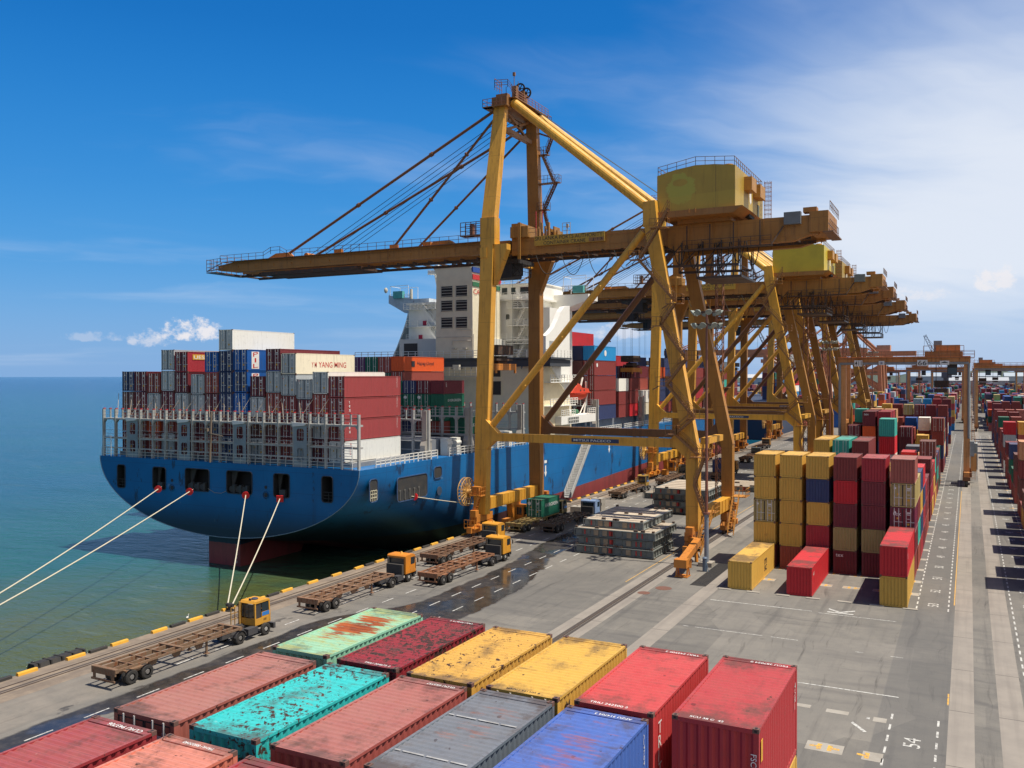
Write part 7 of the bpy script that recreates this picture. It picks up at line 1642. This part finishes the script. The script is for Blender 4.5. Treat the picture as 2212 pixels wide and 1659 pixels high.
build_truck('tug', 'dark tractor with an empty trailer, ahead of the small yellow one', (-54.5, 171, 0), R(-.8), (.10, .09, .05), no='12')
build_truck('truck', 'truck hauling a navy container behind the landward crane legs', (-47.5, 186, 0), 0, (.45, .20, .03))
build_truck('truck', 'far empty truck on the apron beyond the second crane', (-50.5, 226, 0), 0, (.05, .06, .06))
build_truck('truck', 'farthest empty truck in line on the apron', (-55, 262, 0), 0, (.35, .17, .03))
o = container(-57.45, 116.6, 1.48, L20, SH, 'green', 'dark green container with white letters riding on a trailer under the crane', True, 1, .1, .05, 0, 'containers on trucks', jit=False); o.rotation_euler.z = R(-1.5)
side_text(o, L20, 'EVERGREEN', -1.7, 1.35, .5, 4.2); mbp = MB(); mbp.tube((-.75, -L20/2-.01, 1.95), (-.75, -L20/2, 1.95), .26, 12); mbp.build('emblem', M['white'], o, shift=False)
container(-48.7, 188.5, 1.48, L20, SH, 'navy', 'navy container riding on a truck behind the landward crane legs', False, 0, .1, .05, 0, 'containers on trucks', jit=False)
t_ = build_truck('truck', 'far truck crossing the yard with a bright green container', (-7, 381, 0), R(88), (.4, .3, .05)); o = container(-16, 379.8, 1.5, L40, TH, 'green', 'bright green container on the far truck crossing at the end of the lane', False, 0, .1, .05, 0, 'containers on trucks', jit=False); o.rotation_euler.z = R(90); o.location = (-12.5, 381.2, 1.5); o.color = (.02, .26, .10, 1)

# ================================================================== hatch covers piled on the quay
def hatch(x0, x1, y0, y1, z, th, lab, tone=1.0):
    r_ = empty('hatch_cover', ((x0+x1)/2, (y0+y1)/2, z), lab, 'hatch cover', 'piled ship hatch covers'); col = (.20*tone, .215*tone, .20*tone)
    mb = MB(); mb.box(x0, x1, y0, y1, z+th-.08, z+th); mb.box(x0+.15, x1-.15, y0+.15, y1-.15, z+.02, z+th-.08)
    for k in range(11): x = x0+(x1-x0)*k/10; mb.box(x-.03, x+.03, y0+.01, y0+.15, z+.03, z+th-.08)
    for k in range(9): y = y0+(y1-y0)*k/8; mb.box(x1-.15, x1-.01, y-.03, y+.03, z+.03, z+th-.08)
    mb.box(x0, x1, y0, y0+.15, z, z+.07); mb.box(x1-.15, x1, y0, y1, z, z+.07); mb.build('panel', M['paint'], r_, col)
    mb = MB(); mb.box(x0+.3, x1-.3, y0+.3, y1-.3, z+th+.002, z+th+.012); mb.build('top_plate', M['matte'], r_, (.47*tone, .39*tone, .29*tone))
    mb = MB(); q = random.Random(int(x0*10+z*7))
    for k in range(7):
        x = x0+1+q.random()*(x1-x0-2); y = y0+q.choice((.25, .5, (y1-y0)*.5, y1-y0-.4)); mb.cbox((x, y0+(y-y0 if y > y0 else y), z+th+.12), .5, .25, .25)
    for x in (x0+.2, x1-.3):
        for y in (y0+.3, y1-.3): mb.cbox((x, y, z+th+.11), .3, .3, .24)
    for k in range(5): mb.box(x0+.5, x0+(x1-x0)*.9, y0+1.1+k*(y1-y0-2)/5, y0+1.18+k*(y1-y0-2)/5, z+th+.01, z+th+.05)
    mb.build('twistlock_socket', M['rusty'], r_, (.12, .09, .07))
    for fx in (.13, .44, .47, .78, .84): 
        mb = MB(); w_ = .16 if fx not in (.44,) else .4; mb.box(x0+(x1-x0)*fx, x0+(x1-x0)*fx+w_, y0-.015, y0+.012, z+.2, z+th-.15); mb.build('red_stripe', M['matte'], r_, (.48, .04, .03))
    for fx in (.25, .36, .66): 
        mb = MB(); mb.box(x0+(x1-x0)*fx, x0+(x1-x0)*fx+.6, y0-.012, y0+.012, z+.15, z+th-.12); mb.build('tan_patch', M['matte'], r_, (.34, .25, .16))
    return r_
z = .12
for i, (x0, x1, y0, y1, nm, tn) in enumerate(((-43.7, -33.5, 102.2, 110.2, 'lowest grey hatch cover in the near pile beside the crane leg', .8), (-43.6, -33.7, 102.6, 110.4, 'second grey hatch cover from the ground in the near pile', .85), (-43.9, -33.4, 102.5, 111.3, 'third grey hatch cover from the ground in the near pile', .9), (-43.1, -35.2, 103.5, 115.5, 'uppermost grey hatch cover of the near pile, pale on top', 1.1))):
    hatch(x0, x1, y0, y1, z, .92, nm, tn); z += 1.02
for i in range(4): 
    xx, yy = [(-43.2, 114.5), (-36, 113), (-43, 110.5), (-35, 110)][i]
sk = MB()
z = .12
for i, (x0, x1, y0, y1) in enumerate(((-44.6, -36, 138, 147), (-45.2, -36.2, 137.5, 147), (-47, -36.5, 138, 148.4), (-45, -36, 137.2, 150))): hatch(x0, x1, y0, y1, z, .92, ['lowest', 'second', 'third', 'uppermost'][i]+' hatch cover in the darker pile behind the crane leg', .75 if i < 3 else 1.0); z += 1.02
hatch(-42, -33, 170, 180, .1, .92, 'single hatch cover lying alone beyond the piles', .9); hatch(-42, -34, 205, 216, .1, .9, 'farthest hatch cover lying beyond the second crane', .9)
for i, (x, y) in enumerate(((-43.5, 102.4), (-33.9, 102.4), (-43.5, 110), (-33.9, 110), (-44.2, 138.4), (-36.6, 138.4), (-44.2, 146.4), (-36.6, 146.4))): sk.box(x, x+.5, y, y+.5, 0, .13)
# timber packers under the piles, left with each lowest cover
lowest = [o for o in COL.objects if o.get('label', '').startswith('lowest grey hatch')][0]
sk.build('dunnage', M['matte'], lowest, (.14, .10, .06))
# concrete weights beside the pale blue truck
for i, (x, y, z) in enumerate(((-56.2, 132.6, 0), (-54.0, 136, 0), (-54.0, 136, 1.02))):
    mb = MB(); mb.box(x-.9, x+.9, y-.9, y+.9, z, z+1.0); mb.box(x-.12, x+.12, y-.12, y+.12, z+1.0, z+1.01 if i == 1 else z+1.12)
    o = mb.build('concrete_block', M['concrete'], loc=(x, y, z)); tag(o, ['pale concrete block beside the tractor with the green container', 'lower pale concrete block behind the blue truck cab', 'upper pale concrete block behind the blue truck cab'][i], 'block')

# ================================================================== far shore: sheds and hills
for i, (x, y, sx, sy, h_, c, l) in enumerate(((-235, 1250, 90, 40, 24, (.62, .60, .58), 'long pale warehouse on the horizon behind the quay cranes'), (-118, 980, 44, 30, 24, (.66, .62, .62), 'pale building with a red panel seen under the near yard gantry'), (-20, 1500, 120, 40, 26, (.42, .46, .50), 'grey low shed on the horizon behind the near gantry'), (120, 1450, 150, 50, 26, (.46, .50, .52), 'grey shed on the horizon at the far right'), (10, 1180, 60, 30, 20, (.5, .5, .5), 'smaller grey shed below the far gantries'))):
    r_ = empty('warehouse', (x, y, 0), l, 'building'); mb = MB(); mb.box(-sx/2, sx/2, -sy/2, sy/2, 0, h_*.8); mb.build('wall', M['matte'], r_, c, shift=False)
    mb = MB(); mb.prism([(-sy/2-1, h_*.8), (sy/2+1, h_*.8), (0, h_)], 'x', -sx/2-1, sx/2+1); mb.build('roof', M['matte'], r_, (c[0]*.8, c[1]*.85, c[2]*.9), shift=False)
    mb = MB(); [mb.box(-sx/2+2+k*sx/8, -sx/2+2+k*sx/8+sx/14, -sy/2-.1, -sy/2, h_*.15, h_*.55) for k in range(8)]; mb.build('doors', M['matte'], r_, (.5, .03, .04) if i == 1 else (.16, .18, .2), shift=False)
mb = MB(); rh = random.Random(8)
def ridge(pts, y, dep):
    for (xa, ha), (xb, hb) in zip(pts, pts[1:]): mb.hexa([(xa, y, -2), (xb, y, -2), (xb, y+dep, -2), (xa, y+dep, -2), (xa, y+dep*.4, ha), (xb, y+dep*.4, hb), (xb, y+dep*.6, hb*.9), (xa, y+dep*.6, ha*.9)])
pts = []; x = -900
while x < 1500: pts.append((x, 26+14*math.sin(x*.011)+9*math.sin(x*.031+1)+rh.random()*8)); x += 24
ridge(pts, 3300, 500)
tag(mb.build('hills', simple('far_hill_green', (.045, .075, .06), .95, 0, .4, .02)), kind='structure')
KEEP = ('200002000020000200002000020002200002000020000200002000020000200002000022222222222222222222222222222222222222222222222222220000000000000000002000200020'
        '012200000222220000021112212122112112122101000201222001120122012000120000201112001200222222002011211110001111000020001200022001220111211222001100002000'
        '020011200012000122222200000000000000000000022222222222222212222222222211122221122111111211121112221202020212022222222222222222222222222222222222222222'
        '222222222222222222222222222200022212020000000000000002222222222220022222222000000000000000000000002220000002220000001000022012200020000200000222011200'
        '000000200000100022222200001000002011100002000001112200001121100012121111122120000000010000111100000000110000000001000000010000100000000000000111100000'
        '00001100000000000220')   # per container: 2 own object, 1 part of the mass (shown), 0 part of the mass (hidden)
# ================================================================== boxes past the three hundred that show largest: one mass
import numpy as np
vv, ff, cc, nv = [], [], [], 0
BOXF = ((0, 3, 2, 1), (4, 5, 6, 7), (0, 1, 5, 4), (1, 2, 6, 5), (2, 3, 7, 6), (3, 0, 4, 7))
def add_box_c(x0, x1, y0, y1, z0, z1, col):
    global nv
    vv.extend([(x0, y0, z0), (x1, y0, z0), (x1, y1, z0), (x0, y1, z0), (x0, y0, z1), (x1, y0, z1), (x1, y1, z1), (x0, y1, z1)])
    for q in BOXF: ff.append(tuple(nv+i for i in q)); cc.append(col)
    nv += 8
for x, y, z, L, c in FARBOX: add_box_c(x, x+2.44, y, y+L, z, z+2.66, c)
if KEEP:
    for i, o in enumerate(ALLC):
        kd = KEEP[i]
        if kd == '2': continue
        col = tuple(o.color)[:3]
        if kd == '1':
            mw_ = Matrix.LocRotScale(o.location, o.rotation_euler, o.scale); me = o.data
            for v in me.vertices: vv.append(tuple(mw_ @ v.co))
            for p in me.polygons: ff.append(tuple(nv+k for k in p.vertices)); cc.append((col, (.55, .55, .53), (.13, .07, .055))[p.material_index])
            nv += len(me.vertices)
        else:
            b_ = [Vector(q) for q in o.bound_box]; h_ = max(q.z for q in b_)*o.scale.z; l_ = max(q.y for q in b_)
            if abs(o.rotation_euler.z) > .5: l_, w_ = CW/2, l_
            else: w_ = CW/2
            add_box_c(o.location.x-w_+.02, o.location.x+w_-.02, o.location.y-l_+.02, o.location.y+l_-.02, o.location.z+.02, o.location.z+h_-.02, col)
        for ch in list(o.children_recursive): bpy.data.objects.remove(ch)
        bpy.data.objects.remove(o)
me = bpy.data.meshes.new('container_stacks'); me.from_pydata(vv, [], ff)
at_ = me.attributes.new('paint', 'FLOAT_COLOR', 'FACE'); at_.data.foreach_set('color', np.array([(*c, 1) for c in cc], dtype=np.float32).ravel())
m, t, b = new_mat('container_mass_paint'); t.put(b.inputs['Base Color'], t.mix(t.ss(t.noise(t.add('ShaderNodeTexCoord').outputs['Object'], .5, 4), .4, .8, 0, .4), t.add('ShaderNodeAttribute', attribute_name='paint').outputs['Color'], (.06, .045, .04, 1))); b.inputs['Roughness'].default_value = .6
me.materials.append(m); me.update()
o = bpy.data.objects.new('container_stacks', me); COL.objects.link(o); tag(o, kind='stuff')
